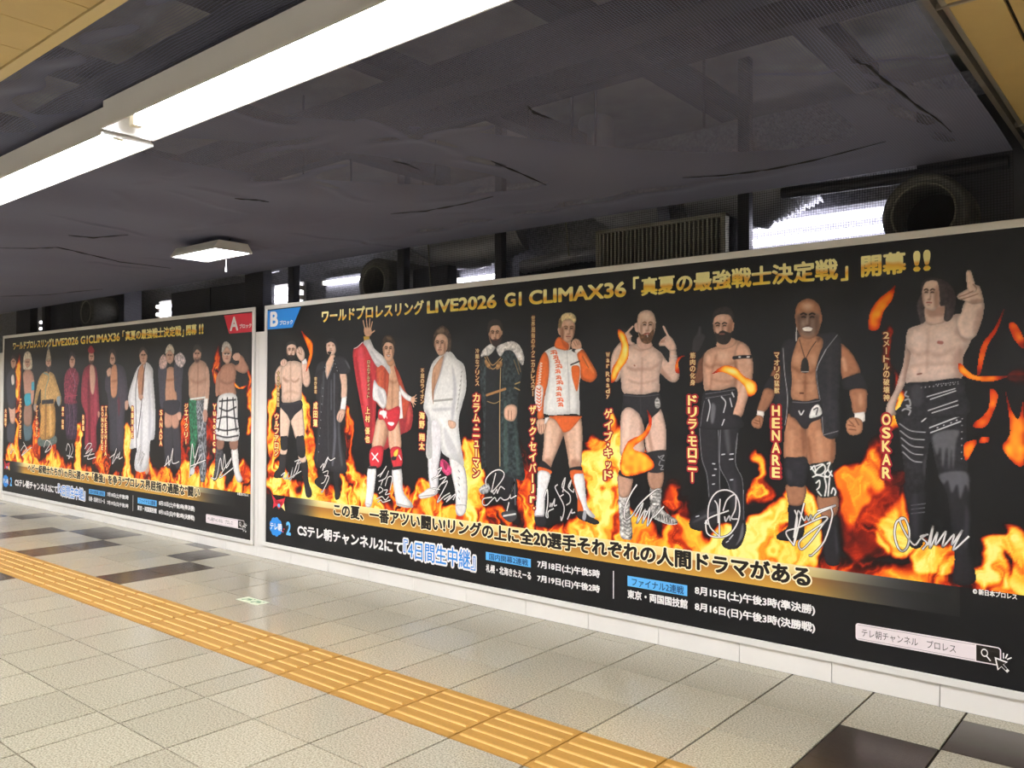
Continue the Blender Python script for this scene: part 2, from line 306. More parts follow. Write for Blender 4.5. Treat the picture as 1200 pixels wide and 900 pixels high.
# ---------------------------------------------------------------- the void behind the partition
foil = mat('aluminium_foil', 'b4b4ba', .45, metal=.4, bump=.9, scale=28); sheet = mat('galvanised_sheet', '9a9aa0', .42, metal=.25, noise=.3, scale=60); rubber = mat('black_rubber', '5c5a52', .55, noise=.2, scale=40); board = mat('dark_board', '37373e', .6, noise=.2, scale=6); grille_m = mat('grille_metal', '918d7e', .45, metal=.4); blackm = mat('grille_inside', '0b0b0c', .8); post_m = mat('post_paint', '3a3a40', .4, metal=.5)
def post(x0, x1, label, y=.35, mi=post_m):
    p_ = MB(); wd = (x1-x0); p_.box(x0, x1, y, y+min(wd*.8, .1), 0, 3.42); return tag(p_.build('steel_post', mi, bevel=.006), label, 'post', 'steel posts behind the partition')
post(-1.262, -1.19, 'dark steel post right of the louvre grille, beside the bright tube light'); post(-3.15, -3.08, 'dark steel post above the middle of the headline, left of the louvre grille'); post(-4.20, -4.115, 'thin dark steel post just right of the smaller hose ring')
post(-5.69, -5.60, 'dark steel post crossing the bright light above the blue corner badge'); post(-6.40, -6.09, 'wide dark column behind the gap between the two posters')
post(-12.2, -11.7, 'dark column at the far left above the left poster'); post(-11.3, -11.2, 'thin far steel post near the left end of the left poster')
def wall_tube(x0, x1, label, z=(2.44, 2.54), plate=None):
    r_ = empty('wall_tube_light', ((x0+x1)/2, .95, 2.49)); L = x1-x0
    b = MB(); b.box(-L/2, L/2, .03, .06, -.11, .12); b.build('back_plate', plate or sheet, r_)
    for zz in z:
        t = MB(); t.tube([(-L/2+.02, 0, zz-2.49), (L/2-.02, 0, zz-2.49)], .019, 10); t.build('tube', tube_b, r_)
        for sx in (-1, 1):
            e = MB(); e.box(sx*(L/2-.012)-.012, sx*(L/2-.012)+.012, -.02, .035, zz-2.512, zz-2.468); e.build('lamp_holder', socket, r_)
    tag(r_, label, 'tube light', 'bright tube lights behind the netting')
wall_tube(-1.62, -.45, 'bright twin tube light behind the netting left of the largest hose ring'); wall_tube(-4.1, -3.6, 'short bright light behind the netting left of the middle post', (2.42,))
wall_tube(-5.95, -5.2, 'bright tube light touching the smaller hose ring', (2.555,)); wall_tube(-7.03, -6.3, 'bright white light above the blue corner badge', plate=refl); wall_tube(-9.32, -8.46, 'bright light above the middle of the left poster', plate=refl); wall_tube(-12.95, -12.1, 'bright white panel light above the left end of the left poster', plate=refl)
m = MB(); m.box(-26, 3, 1.06, 1.08, 1.9, 3.3); struct(m.build('trim_3', sheet), 'grey galvanised sheet lining behind the tube lights', 'sheet lining')
def dark_box(x0, x1, y0, y1, z0, z1, label, mm=board, seam=None):
    b = MB(); b.box(x0, x1, y0, y1, z0, z1); o = b.build('duct_box', mm, bevel=.01); tag(o, label, 'duct box', 'dark duct boxes behind the netting')
    s_ = MB()
    for x in (seam or [(x0+x1)/2]): s_.box(x-.012, x+.012, y0-.006, y0, z0, z1)
    s_.build('flange', post_m, o)
dark_box(-8.3, -6.62, .6, .85, 0, 2.60, 'dark grey duct box behind the small pull switch light'); dark_box(-4.12, -3.72, .45, .56, 0, 2.46, 'dark navy duct box right of the smaller hose ring and its thin post')
dark_box(-3.4, -2.2, .94, 1.05, 0, 2.48, 'large dark duct box left of the louvre grille', seam=[-3.3, -2.3]); dark_box(-11.9, -9.5, .62, .85, 0, 2.75, 'dark duct box with the farthest hose ring in front', seam=[-11, -10.4]); dark_box(-.35, .9, .6, .85, 0, 3.0, 'dark duct box behind the largest hose ring', seam=[.5])
# louvre grille
gx0, gx1, gz0, gz1, gy = -2.16, -1.266, 2.0, 2.49, .2
gr = empty('louvre_grille', ((gx0+gx1)/2, gy, gz0)); 
b = MB(); cx = (gx0+gx1)/2; hw = (gx1-gx0)/2; H = gz1-gz0
for bx in ((-hw, -hw+.022, 0, .05, 0, H), (hw-.022, hw, 0, .05, 0, H), (-hw, hw, 0, .05, H-.022, H), (-hw, hw, 0, .05, 0, .022)): b.box(*bx)
b.build('frame', grille_m, gr, bevel=.002)
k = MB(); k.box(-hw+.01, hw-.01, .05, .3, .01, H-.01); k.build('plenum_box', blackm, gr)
sl = MB(); n = 30
for i in range(n): 
    x = -hw+.03+(2*hw-.06)*i/(n-1); sl.box(x-.005, x+.005, .004, .04, .02, H-.02)
for zz in (.12, .2, .28, .36, .43): sl.box(-hw+.02, hw-.02, .03, .036, zz-.003, zz+.003)
sl.build('louvres', grille_m, gr)
tag(gr, 'rectangular metal louvre grille standing above the poster top edge', 'vent grille')
# black hose rings
def hose(x, z, ro, ri, L, label, y=.3):
    r_ = empty('hose_ring', (x, y, z)); n = 40
    o_ = MB(); prof = [(ri, L), (ri, .03), (ri+.012, .004), (ri+(ro-ri)*.4, .02), (ro-.035, 0), (ro-.01, .012), (ro, .04), (ro, L)]
    pts = []; F = []
    for i in range(n):
        a = 2*math.pi*i/n
        for r1, yy in prof: pts.append((r1*math.cos(a), yy, r1*math.sin(a)))
    kk = len(prof)
    for i in range(n):
        for j in range(kk-1): F.append((i*kk+j, ((i+1) % n)*kk+j, ((i+1) % n)*kk+j+1, i*kk+j+1))
    o_.poly(pts, 0, F, True); o_.build('insulation', rubber, r_)
    t = MB(); t.tube([((ri+.008)*math.cos(2*math.pi*i/n), .002, (ri+.008)*math.sin(2*math.pi*i/n)) for i in range(n+1)], .006, 6, caps=False); t.build('inner_collar', grille_m, r_)
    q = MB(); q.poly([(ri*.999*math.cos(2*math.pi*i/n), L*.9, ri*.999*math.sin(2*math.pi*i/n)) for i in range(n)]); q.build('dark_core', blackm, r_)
    tag(r_, label, 'duct ring', 'black insulated duct ends behind the netting')
hose(-.247, 2.36, .207, .142, .294, 'largest black insulated round duct end above the right poster'); hose(-4.43, 2.362, .207, .128, .76, 'smaller black insulated round duct end above the left part of the right poster'); hose(-9.83, 2.45, .207, .13, .3198, 'black round duct end above the left poster')
# crinkled foil ducts
def foil_duct(path, rad, label, seed):
    P = [mathutils.Vector(p_) for p_ in path]; rr = random.Random(seed); pts = []; rad_l = []; N = 46
    for i in range(N):
        t = i/(N-1)*(len(P)-1); a = min(int(t), len(P)-2); pts.append(P[a].lerp(P[a+1], t-a)); rad_l.append(rad*(1+(.06 if i % 2 else -.05)+rr.uniform(-.03, .03)))
    b = MB(); b.tube(pts, rad_l, 20); o = b.build('foil_duct', foil); tag(o, label, 'foil duct', 'crinkled foil ducts behind the netting')
foil_duct([(-4.4, .85, 2.82), (-4.0, .74, 2.63), (-3.6, .72, 2.60), (-3.3, .84, 2.72)], .145, 'crinkled silver foil duct left of the middle post', 2); foil_duct([(-1.7, .78, 2.76), (-1.28, .70, 2.67), (-1.0, .78, 2.80)], .2, 'crinkled silver foil duct above the bright twin tube light', 3)
foil_duct([(-2.5, .7, 3.42), (-2.45, .7, 2.82), (-2.2, .66, 2.65), (-1.95, .7, 2.68)], .12, 'short foil duct behind the top of the louvre grille', 5); foil_duct([(-7.2, .62, 2.84), (-6.7, .60, 2.73), (-6.3, .66, 2.78)], .1, 'foil duct behind the small pull switch light', 7)
foil_duct([(-3.1, .62, 2.40), (-2.6, .6, 2.43), (-2.22, .86, 2.46)], .05, 'thin foil pipe just above the frame left of the louvre grille', 8)
pz = MB(); pz.tube([(-1.05, .5, 2.62), (-.3, .5, 2.60), (.1, .5, 2.6)], .035, 12); tag(pz.build('conduit_pipe', post_m), 'grey horizontal pipe above the bright twin tube light', 'pipe')
for i, (a, b_) in enumerate((((-2.76, .52, 3.42), (-2.60, .52, 2.42)), ((-4.0, .40, 3.42), (-3.86, .40, 2.28)), ((-5.95, .5, 3.42), (-5.78, .5, 2.25)))):
    w_ = MB(); w_.tube([a, ((a[0]+b_[0])/2+.02, a[1], (a[2]+b_[2])/2), b_], .005, 6)
    tag(w_.build('hanging_wire', grille_m), ['thin pale wire hanging before the large dark duct box', 'thin pale wire hanging under the foil duct left of the middle post', 'thin pale wire hanging left of the smaller duct end'][i], 'wire')
# ---------------------------------------------------------------- print painter (numpy -> colour per vertex)

RNG = np.random.RandomState(7)
def pts_of(s): 
    a = np.array([float(t) for t in s.split()]).reshape(-1, 2)
    return a
def smooth_closed(P, n=5):
    if len(P) < 4: return P
    a, b, c, d = np.roll(P, 1, 0), P, np.roll(P, -1, 0), np.roll(P, -2, 0)
    out = []
    for t in np.linspace(0, 1, n, endpoint=False):
        t2, t3 = t*t, t*t*t
        out.append(.5*((2*b) + (c-a)*t + (2*a-5*b+4*c-d)*t2 + (3*b-a-3*c+d)*t3))
    return np.stack(out, 1).reshape(-1, 2)
def smooth_open(P, n=5):
    if len(P) < 3: return P
    Q = np.vstack([2*P[0]-P[1], P, 2*P[-1]-P[-2]]); out = []
    for i in range(1, len(Q)-2):
        a, b, c, d = Q[i-1], Q[i], Q[i+1], Q[i+2]
        for t in np.linspace(0, 1, n, endpoint=False):
            out.append(.5*((2*b)+(c-a)*t+(2*a-5*b+4*c-d)*t*t+(3*b-a-3*c+d)*t**3))
    out.append(P[-1]); return np.array(out)
def fill_mask(P, x0, z0, w, h, r):
    """even-odd fill of polygon P on a raster of pixel size r whose corner is (x0, z0)"""
    X = (P[:, 0]-x0)/r; Z = (P[:, 1]-z0)/r
    tog = np.zeros((h, w+1), np.int32)
    for i in range(len(P)):
        ax, az = X[i-1], Z[i-1]; bx, bz = X[i], Z[i]
        if az == bz: continue
        if az > bz: ax, az, bx, bz = bx, bz, ax, az
        i0 = max(0, int(np.ceil(az-.5))); i1 = min(h-1, int(np.ceil(bz-.5))-1)
        if i1 < i0: continue
        k = np.arange(i0, i1+1); xc = ax+(k+.5-az)*(bx-ax)/(bz-az)
        np.add.at(tog, (k, np.clip(np.ceil(xc-.5).astype(int), 0, w)), 1)
    return (np.cumsum(tog, 1)[:, :w] % 2).astype(np.float32)
def box1(a, n, ax):
    if n < 1: return a
    pad = [(0, 0), (0, 0)]; pad[ax] = (n+1, n)
    c = np.cumsum(np.pad(a, pad, mode='edge'), ax)
    if ax == 0: return (c[2*n+1:]-c[:-2*n-1])/(2*n+1)
    return (c[:, 2*n+1:]-c[:, :-2*n-1])/(2*n+1)
def blur(a, rad):
    n = int(round(rad*.6))
    if n < 1: return a
    for _ in range(2): a = box1(box1(a, n, 0), n, 1)
    return a
def value_noise(h, w, cell, seed=0):
    rs = np.random.RandomState(seed); gh, gw = int(h/cell)+3, int(w/cell)+3
    g = rs.rand(gh, gw).astype(np.float32)
    y = np.arange(h)/cell; x = np.arange(w)/cell
    yi, xi = y.astype(int), x.astype(int); fy = y-yi; fx = x-xi
    fy = (fy*fy*(3-2*fy))[:, None]; fx = (fx*fx*(3-2*fx))[None]
    a = g[yi][:, xi]; b = g[yi][:, xi+1]; c = g[yi+1][:, xi]; d = g[yi+1][:, xi+1]
    return (a*(1-fx)+b*fx)*(1-fy)+(c*(1-fx)+d*fx)*fy
def sample(a, y, x):
    h, w = a.shape; y = np.clip(y, 0, h-1.01); x = np.clip(x, 0, w-1.01)
    yi, xi = y.astype(int), x.astype(int); fy, fx = y-yi, x-xi
    return (a[yi, xi]*(1-fx)+a[yi, xi+1]*fx)*(1-fy)+(a[yi+1, xi]*(1-fx)+a[yi+1, xi+1]*fx)*fy
def rgb(h): return np.array([int(h[i:i+2], 16)/255 for i in (0, 2, 4)], np.float32)
def seg_dist(P, X, Z):
    d = np.full(X.shape, 1e9, np.float32)
    for i in range(len(P)-1):
        ax, az = P[i]; bx, bz = P[i+1]; vx, vz = bx-ax, bz-az; L = vx*vx+vz*vz+1e-9
        t = np.clip(((X-ax)*vx+(Z-az)*vz)/L, 0, 1)
        d = np.minimum(d, (X-ax-t*vx)**2+(Z-az-t*vz)**2)
    return np.sqrt(d)
def paint_figure(pieces, r):
    """returns x0, z0, colour (h, w, 3), alpha (h, w) on a grid of pitch r millimetres"""
    allp = np.vstack([pts_of(p[-1]) for p in pieces])
    x0, z0 = allp.min(0)-3*r; x1, z1 = allp.max(0)+3*r
    f = r/2; w, h = 2*(int((x1-x0)/r)+1), 2*(int((z1-z0)/r)+1)
    C = np.zeros((h, w, 3), np.float32); A = np.zeros((h, w), np.float32)
    for idx, pc in enumerate(pieces):
        kind, col = pc[0], rgb(pc[1]); P = pts_of(pc[-1])
        if kind == 'p': P = smooth_closed(P)
        if kind == 'l': P = smooth_open(P)
        m = {'s': pc[3]*1.6 if kind == 's' else 0, 'l': pc[2] if kind == 'l' else 0}.get(kind, 0)+3*f
        a0, b0 = P.min(0)-m; a1, b1 = P.max(0)+m
        i0, j0 = max(0, int((a0-x0)/f)), max(0, int((b0-z0)/f)); i1, j1 = min(w, int((a1-x0)/f)+2), min(h, int((b1-z0)/f)+2)
        if i1 <= i0 or j1 <= j0: continue
        ww, hh = i1-i0, j1-j0; ox, oz = x0+i0*f, z0+j0*f
        sub = C[j0:j1, i0:i1]; al = A[j0:j1, i0:i1]
        if kind in 'pq':
            M = fill_mask(P, ox, oz, ww, hh, f)
            k, n = pc[2], pc[3]
            dim = min(P[:, 0].max()-P[:, 0].min(), P[:, 1].max()-P[:, 1].min())
            R = max(2, dim*.2/f); S = blur(np.pad(M, 4), R)[4:-4, 4:-4]
            e = np.clip((S-.42)/.5, 0, 1); e = e*e*(3-2*e)
            gx = np.gradient(S, axis=1)*R if ww > 2 else 0
            sh = 1-k*.62*(1-e)+k*.25*gx
            if n > 0:
                q = value_noise(hh, ww, max(2, 16/f), idx)-.5+.6*(value_noise(hh, ww, max(2, 6/f), idx+50)-.5)
                sh = sh*(1+n*1.6*q)
            c = np.clip(col[None, None]*sh[..., None], 0, 1)
            mm = M[..., None]; sub[:] = sub*(1-mm)+c*mm; al[:] = np.maximum(al, M)
        else:
            X = ox+(np.arange(ww)+.5)*f; Zc = oz+(np.arange(hh)+.5)*f; X, Zc = np.meshgrid(X, Zc)
            if kind == 'l':
                d = seg_dist(P, X, Zc); M = np.clip((pc[2]*.5-d)/f+.5, 0, 1)
                mm = M[..., None]; sub[:] = sub*(1-mm)+col*mm; al[:] = np.maximum(al, M)
            else:
                M = blur(fill_mask(smooth_closed(P), ox, oz, ww, hh, f), pc[3]/f)*pc[2]
                mm = M[..., None]; sub[:] = sub*(1-mm)+col*mm
    pool = lambda a: a.reshape(h//2, 2, w//2, 2, *a.shape[2:]).mean((1, 3))
    Ap = pool(A); Cp = pool(C*A[..., None])/np.maximum(Ap, 1e-3)[..., None]
    # bleed colour outwards so that edge vertices carry the figure's own colour
    for _ in range(2):
        k = (Ap > .02).astype(np.float32); num = Cp*k[..., None]; sN = np.zeros_like(num); sW = np.zeros_like(k)
        for dy in (-1, 0, 1):
            for dx in (-1, 0, 1): sN += np.roll(np.roll(num, dy, 0), dx, 1); sW += np.roll(np.roll(k, dy, 0), dx, 1)
        new = (k < .5) & (sW > 0); Cp[new] = (sN/np.maximum(sW, 1)[..., None])[new]
        Ap = np.where(new, .021, Ap)
    g = value_noise(h//2, w//2, 3, 9)-.5
    return x0+r*.5, z0+r*.5, np.clip(Cp*(1+.06*g[..., None]), 0, 1), Ap
RAMP = np.array([(0, .03, .02, .02), (.18, .10, .02, .015), (.33, .42, .06, .02), (.5, .80, .22, .05), (.66, .95, .50, .10), (.82, .99, .76, .22), (.93, 1, .90, .45), (1, 1, .95, .66)])
def ramp(I):
    return np.stack([np.interp(I, RAMP[:, 0], RAMP[:, i]) for i in (1, 2, 3)], -1)
def flame_field(shapes, x0, z0, w, h, r, seed=3, base=None):
    I = np.zeros((h, w), np.float32)
    for lv, soft, s in shapes:
        P = smooth_closed(pts_of(s)); M = blur(np.pad(fill_mask(P, x0, z0, w, h, r), 0), soft/r*1.2)
        I = np.maximum(I, lv*np.clip(M*1.3, 0, 1))
    if base is not None: I = np.maximum(I, base)
    n1 = value_noise(h, w, 150/r, seed); n2 = value_noise(h, w, 60/r, seed+1); n3 = value_noise(h, w, 150/r, seed+2); n4 = value_noise(h, w, 28/r, seed+3); n5 = value_noise(h, w, 70/r, seed+4)
    yy, xx = np.mgrid[0:h, 0:w].astype(np.float32)
    dx = ((n1-.5)*130+(n2-.5)*75+(n4-.5)*26)/r; dy = ((n3-.5)*130+(n5-.5)*60)/r
    I = sample(I, yy+dy*.7, xx+dx*.6)
    # rising curls: ridged noise, stretched upwards
    pick = lambda a, fy, ky, kx: a[np.clip(((yy+dy*ky)/fy).astype(int), 0, a.shape[0]-1), np.clip((xx+dx*kx).astype(int), 0, w-1)]
    st = pick(value_noise(h//3+2, w, 62/r, seed+5), 3, 1.7, 1.5); rid = 1-np.abs(2*st-1)
    st2 = pick(value_noise(h//3+2, w, 26/r, seed+6), 3, 2.2, 1.2); rid2 = (1-np.abs(2*st2-1))**2
    big = pick(value_noise(h//2+2, w, 120/r, seed+9), 2, 1.0, .8)
    J = I*(.22+.62*rid**1.3+.24*rid2+.52*big)
    J = np.where(I < .25, J*np.clip(I/.25, 0, 1), J)
    J = np.clip(J, 0, 1.15); return np.clip(.86*J+.10*np.sin((J-.45)*5), 0, 1)
PEOPLE_B = [
 ('printed man with dark beard and raised fists in black trunks', [
  ['p','292729',0.4,0.05,'238 942 324 946 315 810 293 732 224 715 151 717 165 763 222 813'],
  ['p','292729',0.4,0.05,'521 888 619 893 632 762 649 697 687 631 672 587 610 589 578 692 550 790'],
  ['p','d8b8a4',0.5,0.05,'249 973 335 980 325 925 244 922'],
  ['p','d8b8a4',0.5,0.05,'499 929 592 933 603 876 527 868'],
  ['p','dcbca6',0.55,0.05,'244 1327 337 1269 380 1215 367 1142 340 1057 248 1053 235 1181'],
  ['p','dcbca6',0.55,0.05,'439 1267 543 1330 566 1239 579 1074 469 1056 418 1144 389 1210'],
  ['p','262528',0.5,0.05,'242 1065 291 1077 345 1072 341 970 255 963'],
  ['p','262528',0.5,0.05,'464 1066 519 1085 574 1080 592 925 499 917'],
  ['p','d6b49e',0.6,0.05,'187 1659 239 1687 283 1652 264 1589 236 1521 195 1500 160 1533 156 1611'],
  ['p','dcbaa4',0.4,0.05,'251 1670 325 1711 410 1719 508 1706 555 1664 562 1585 536 1485 531 1382 401 1368 267 1367 254 1473 241 1567 234 1636'],
  ['s','8f6550',0.6,10.3,'270 1589 350 1554 384 1564 367 1547 322 1537 276 1558'],
  ['s','8f6550',0.6,10.2,'390 1564 441 1548 501 1576 491 1549 441 1533 396 1543'],
  ['s','8f6550',0.4,11.9,'371 1693 388 1692 392 1379 375 1379'],
  ['s','8f6550',0.35,13.7,'277 1447 374 1472 498 1447 492 1435 374 1452 283 1432'],
  ['l','7a5040',5.1,'338 1401 347 1394'],
  ['p','d8b49e',0.6,0.05,'535 1723 598 1724 637 1637 654 1554 636 1508 593 1497 551 1535 534 1631'],
  ['s','8f6550',0.5,10,'534 1647 563 1522 546 1522 528 1622'],
  ['q','ece6e2',0.3,0.05,'533 1719 593 1734 609 1694 550 1685'],
  ['p','dab6a0',0.5,0.05,'460 1812 498 1837 542 1826 576 1775 566 1725 527 1713 488 1740 460 1775'],
  ['l','8f6550',5,'482 1825 510 1773'],
  ['l','8f6550',5,'515 1830 537 1779'],
  ['l','8f6550',5,'477 1791 532 1769'],
  ['p','dab6a0',0.5,0.05,'239 1720 282 1739 325 1724 326 1694 289 1674 240 1685'],
  ['l','8f6550',5.1,'256 1726 274 1688'],
  ['l','8f6550',5.1,'285 1732 300 1687'],
  ['p','d8b49e',0.4,0.05,'324 1844 352 1877 408 1878 451 1851 460 1800 438 1755 396 1723 348 1741 324 1787'],
  ['s','6b4434',0.55,7.1,'379 1815 375 1810 366 1807 355 1808 346 1811 342 1816 346 1820 355 1823 366 1822 375 1819'],
  ['s','6b4434',0.55,7.1,'430 1813 427 1808 418 1806 407 1806 398 1809 394 1814 398 1818 407 1821 418 1821 427 1818'],
  ['s','6b4434',0.5,8.6,'343 1784 341 1759 336 1744 329 1744 324 1760 322 1785 323 1810 328 1826 335 1825 340 1810'],
  ['s','6b4434',0.6,8.5,'452 1781 450 1756 445 1741 439 1741 433 1757 431 1782 433 1807 438 1822 444 1822 449 1806'],
  ['l','1a1210',6.4,'343 1826 360 1829 376 1823'],
  ['l','1a1210',6.4,'397 1822 412 1828 429 1823'],
  ['l','1a1210',5,'350 1814 361 1816 372 1813'],
  ['l','1a1210',5,'401 1812 413 1814 423 1812'],
  ['s','6b4434',0.5,4.3,'402 1795 401 1785 398 1778 394 1778 391 1785 389 1796 391 1807 394 1813 398 1813 401 1806'],
  ['s','6b4434',0.6,4.3,'403 1780 400 1777 392 1776 382 1776 374 1778 371 1781 374 1783 382 1784 392 1784 400 1782'],
  ['s','fff0e2',0.3,5.7,'389 1800 388 1790 386 1784 383 1784 381 1790 380 1800 380 1810 383 1816 385 1816 388 1810'],
  ['s','fff0e2',0.22,10,'371 1789 369 1783 362 1780 354 1780 348 1784 345 1790 348 1796 354 1799 362 1799 369 1795'],
  ['s','fff0e2',0.25,11.4,'415 1850 409 1842 395 1838 378 1838 363 1844 357 1852 363 1861 377 1865 395 1864 409 1859'],
  ['l','8a4a42',6.4,'368 1766 387 1767 407 1765'],
  ['s','6b4434',0.45,4.3,'403 1754 400 1752 392 1751 383 1751 375 1753 372 1755 375 1757 383 1758 392 1758 400 1756'],
  ['p','292321',0.2,0.05,'330 1786 353 1770 387 1774 427 1767 454 1792 444 1745 399 1717 348 1736'],
  ['l','7a4038',5.1,'370 1764 404 1765'],
  ['p','2e2b2d',0.2,0.05,'318 1834 323 1874 380 1889 442 1877 465 1829 442 1850 394 1861 341 1853'],
  ['p','242227',0.3,0.05,'261 1360 401 1366 531 1385 546 1322 444 1262 383 1212 337 1260 244 1322'],
  ['s','4a484c',0.5,6.8,'273 1353 526 1375 526 1367 279 1345'],
 ]),
 ('printed man in studded black leather coat looking upwards', [
  ['p','222124',0.4,0.05,'968 823 1046 828 1032 724 1058 647 1033 600 988 600 982 689'],
  ['p','222124',0.4,0.05,'739 744 874 785 931 749 906 696 829 661 729 700'],
  ['p','28272b',0.35,0.12,'754 1676 843 1708 958 1720 1059 1678 1068 1519 1040 1328 1068 1043 1135 833 981 810 721 863 750 1096 737 1357 718 1587'],
  ['p','dcb49a',0.3,0.05,'869 1701 932 1761 975 1744 951 1688 911 1620 875 1565 854 1621 859 1674'],
  ['p','dab49c',0.55,0.05,'1037 1602 1112 1605 1130 1518 1121 1405 1059 1404 1058 1503'],
  ['q','efeae6',0.3,0.05,'1064 1411 1126 1421 1108 1310 1045 1315'],
  ['p','d6ae98',0.5,0.05,'1045 1315 1108 1310 1093 1257 1052 1212 1006 1230 1006 1272'],
  ['l','8f6550',4.8,'1071 1278 1047 1220'],
  ['l','8f6550',4.8,'1046 1284 1021 1232'],
  ['p','2d2c31',0.6,0.12,'958 1728 1026 1742 1096 1728 1155 1676 1178 1625 1146 1600 1092 1598 1032 1605 992 1660'],
  ['p','302f34',0.5,0.1,'743 1676 804 1706 853 1698 838 1642 765 1619 729 1586'],
  ['p','d8b49e',0.4,0.05,'872 1857 918 1874 974 1856 990 1807 970 1763 925 1751 878 1769 862 1815'],
  ['s','6b4434',0.6,6.5,'916 1832 913 1829 904 1827 892 1827 883 1830 880 1834 883 1837 892 1839 904 1839 913 1836'],
  ['s','6b4434',0.6,6.4,'969 1830 966 1827 957 1825 946 1825 937 1828 934 1832 937 1835 946 1837 957 1837 966 1834'],
  ['s','6b4434',0.6,6.4,'934 1806 931 1802 924 1800 914 1800 906 1803 903 1807 906 1811 914 1813 924 1812 931 1810'],
  ['l','8a4a42',4.8,'898 1793 939 1791'],
  ['s','fff0e2',0.4,8.1,'931 1822 929 1811 924 1804 918 1804 913 1811 911 1823 913 1834 918 1841 924 1841 929 1834'],
  ['p','252327',0.2,0.05,'851 1848 861 1876 913 1889 969 1879 1002 1831 990 1772 974 1833 923 1861 877 1853'],
  ['p','292321',0.1,0.05,'878 1779 904 1784 929 1777 907 1754'],
  ['l','4c4c52',4.1,'806 1520 785 1276 767 1031 753 884'],
  ['l','4c4c52',4,'896 1552 888 1326 897 1036 909 844'],
  ['s','7d7d88',0.55,9.6,'959 1584 977 1583 975 1327 998 1104 967 879 942 878 965 1103'],
  ['s','70707a',0.5,9.7,'922 1536 937 1536 940 1327 924 1327'],
  ['s','66666e',0.45,11.1,'1031 1296 1053 1043 1085 886 1055 884 1018 1105'],
  ['s','55555c',0.5,9.8,'818 1602 844 1601 826 1358 810 1358'],
  ['s','85858c',0.5,7.9,'1096 1716 1145 1676 1165 1636 1141 1652'],
  ['l','b8b8be',4.8,'958 1712 963 1709'],
  ['l','b8b8be',4.8,'976 1683 981 1679'],
  ['l','b8b8be',4.8,'992 1655 997 1652'],
  ['l','b8b8be',4.8,'1002 1628 1007 1624'],
  ['l','b8b8be',4.8,'941 1664 946 1661'],
  ['l','b8b8be',4.8,'921 1636 926 1632'],
  ['l','b8b8be',4.9,'843 1658 848 1655'],
  ['l','b8b8be',4.9,'849 1626 854 1622'],
  ['l','b8b8be',4.9,'819 1488 824 1485'],
  ['l','b8b8be',4.9,'815 1423 820 1420'],
  ['l','b8b8be',4.9,'805 1358 810 1355'],
  ['l','b8b8be',4.9,'798 1293 803 1289'],
  ['l','b8b8be',4.9,'794 1227 799 1224'],
  ['l','b8b8be',4.9,'789 1162 794 1159'],
  ['l','b8b8be',4.9,'782 1097 787 1094'],
  ['l','b8b8be',4.9,'775 1032 780 1028'],
  ['l','b8b8be',4.9,'768 966 773 963'],
  ['l','8a8a90',4.9,'875 1560 864 1617 858 1682'],
  ['l','8a8a90',4.9,'875 1560 921 1624 958 1688'],
 ]),
 ('printed smiling man in red and white cape with one arm raised', [
  ['p','c93840',0.35,0.08,'1207 1794 1252 1808 1312 1842 1376 1829 1454 1705 1485 1621 1477 1371 1455 1103 1389 1064 1352 1167 1293 1369 1228 1591 1200 1729'],
  ['s','e8606a',0.6,10.3,'1260 1762 1312 1794 1354 1539 1394 1286 1369 1286 1307 1505'],
  ['s','7e1d26',0.6,11.8,'1373 1623 1430 1538 1429 1136 1396 1101 1386 1370'],
  ['s','7e1d26',0.5,8.6,'1227 1711 1248 1711 1324 1370 1304 1369'],
  ['l','e8dede',6.9,'1210 1797 1252 1808 1312 1842'],
  ['p','b23a3c',0.3,0.12,'1702 1471 1821 1438 1880 1310 1858 1182 1753 1136 1633 1044 1560 1021 1490 1105 1581 1372'],
  ['s','74202a',0.5,9.7,'1762 1406 1822 1309 1788 1147 1752 1146 1746 1341'],
  ['s','d86a5a',0.5,8.1,'1809 1406 1857 1310 1834 1213 1817 1309'],
  ['p','d2a689',0.55,0.05,'1496 1258 1575 1243 1618 1171 1560 1033 1435 1022 1454 1137'],
  ['p','d2a689',0.55,0.05,'1613 1171 1680 1185 1728 1246 1752 1146 1753 1030 1643 1018 1618 1093'],
  ['s','8f6048',0.5,11.5,'1583 1207 1618 1158 1575 1050 1555 1057'],
  ['s','fbe0c8',0.4,13.3,'1496 1205 1529 1205 1498 1055 1475 1054'],
  ['s','fbe0c8',0.35,11.4,'1681 1160 1705 1161 1706 1047 1686 1046'],
  ['p','ece8e6',0.45,0.05,'1388 869 1477 874 1466 737 1437 598 1402 567 1355 584 1372 697'],
  ['p','ece8e6',0.45,0.05,'1661 874 1759 891 1782 728 1827 675 1881 636 1879 606 1738 606 1704 640'],
  ['l','b8b0ae',5,'1363 595 1427 587'],
  ['l','9a9090',4.9,'1714 622 1874 610'],
  ['p','c8323c',0.4,0.05,'1425 1025 1550 1044 1558 958 1527 887 1426 875 1403 950'],
  ['p','c8323c',0.4,0.05,'1643 1025 1749 1042 1775 953 1757 897 1678 888'],
  ['l','f2ecea',11.7,'1430 985 1506 926'],
  ['l','f2ecea',11.6,'1498 985 1441 936'],
  ['p','2a2729',0.1,0.05,'1653 963 1706 982 1702 949 1663 941'],
  ['p','e8c84a',0.1,0.05,'1682 1005 1725 1028 1716 982 1682 973'],
  ['l','f2ecea',9.7,'1735 983 1759 952'],
  ['p','2a2729',0.1,0.05,'1396 880 1482 888 1477 868 1391 863'],
  ['p','2a2729',0.1,0.05,'1673 891 1755 903 1759 884 1664 869'],
  ['p','cf9f80',0.4,0.05,'1591 1677 1664 1700 1713 1601 1745 1511 1727 1332 1594 1319 1575 1487'],
  ['s','8a5a40',0.5,11.5,'1617 1553 1677 1536 1720 1552 1713 1532 1673 1516 1619 1533'],
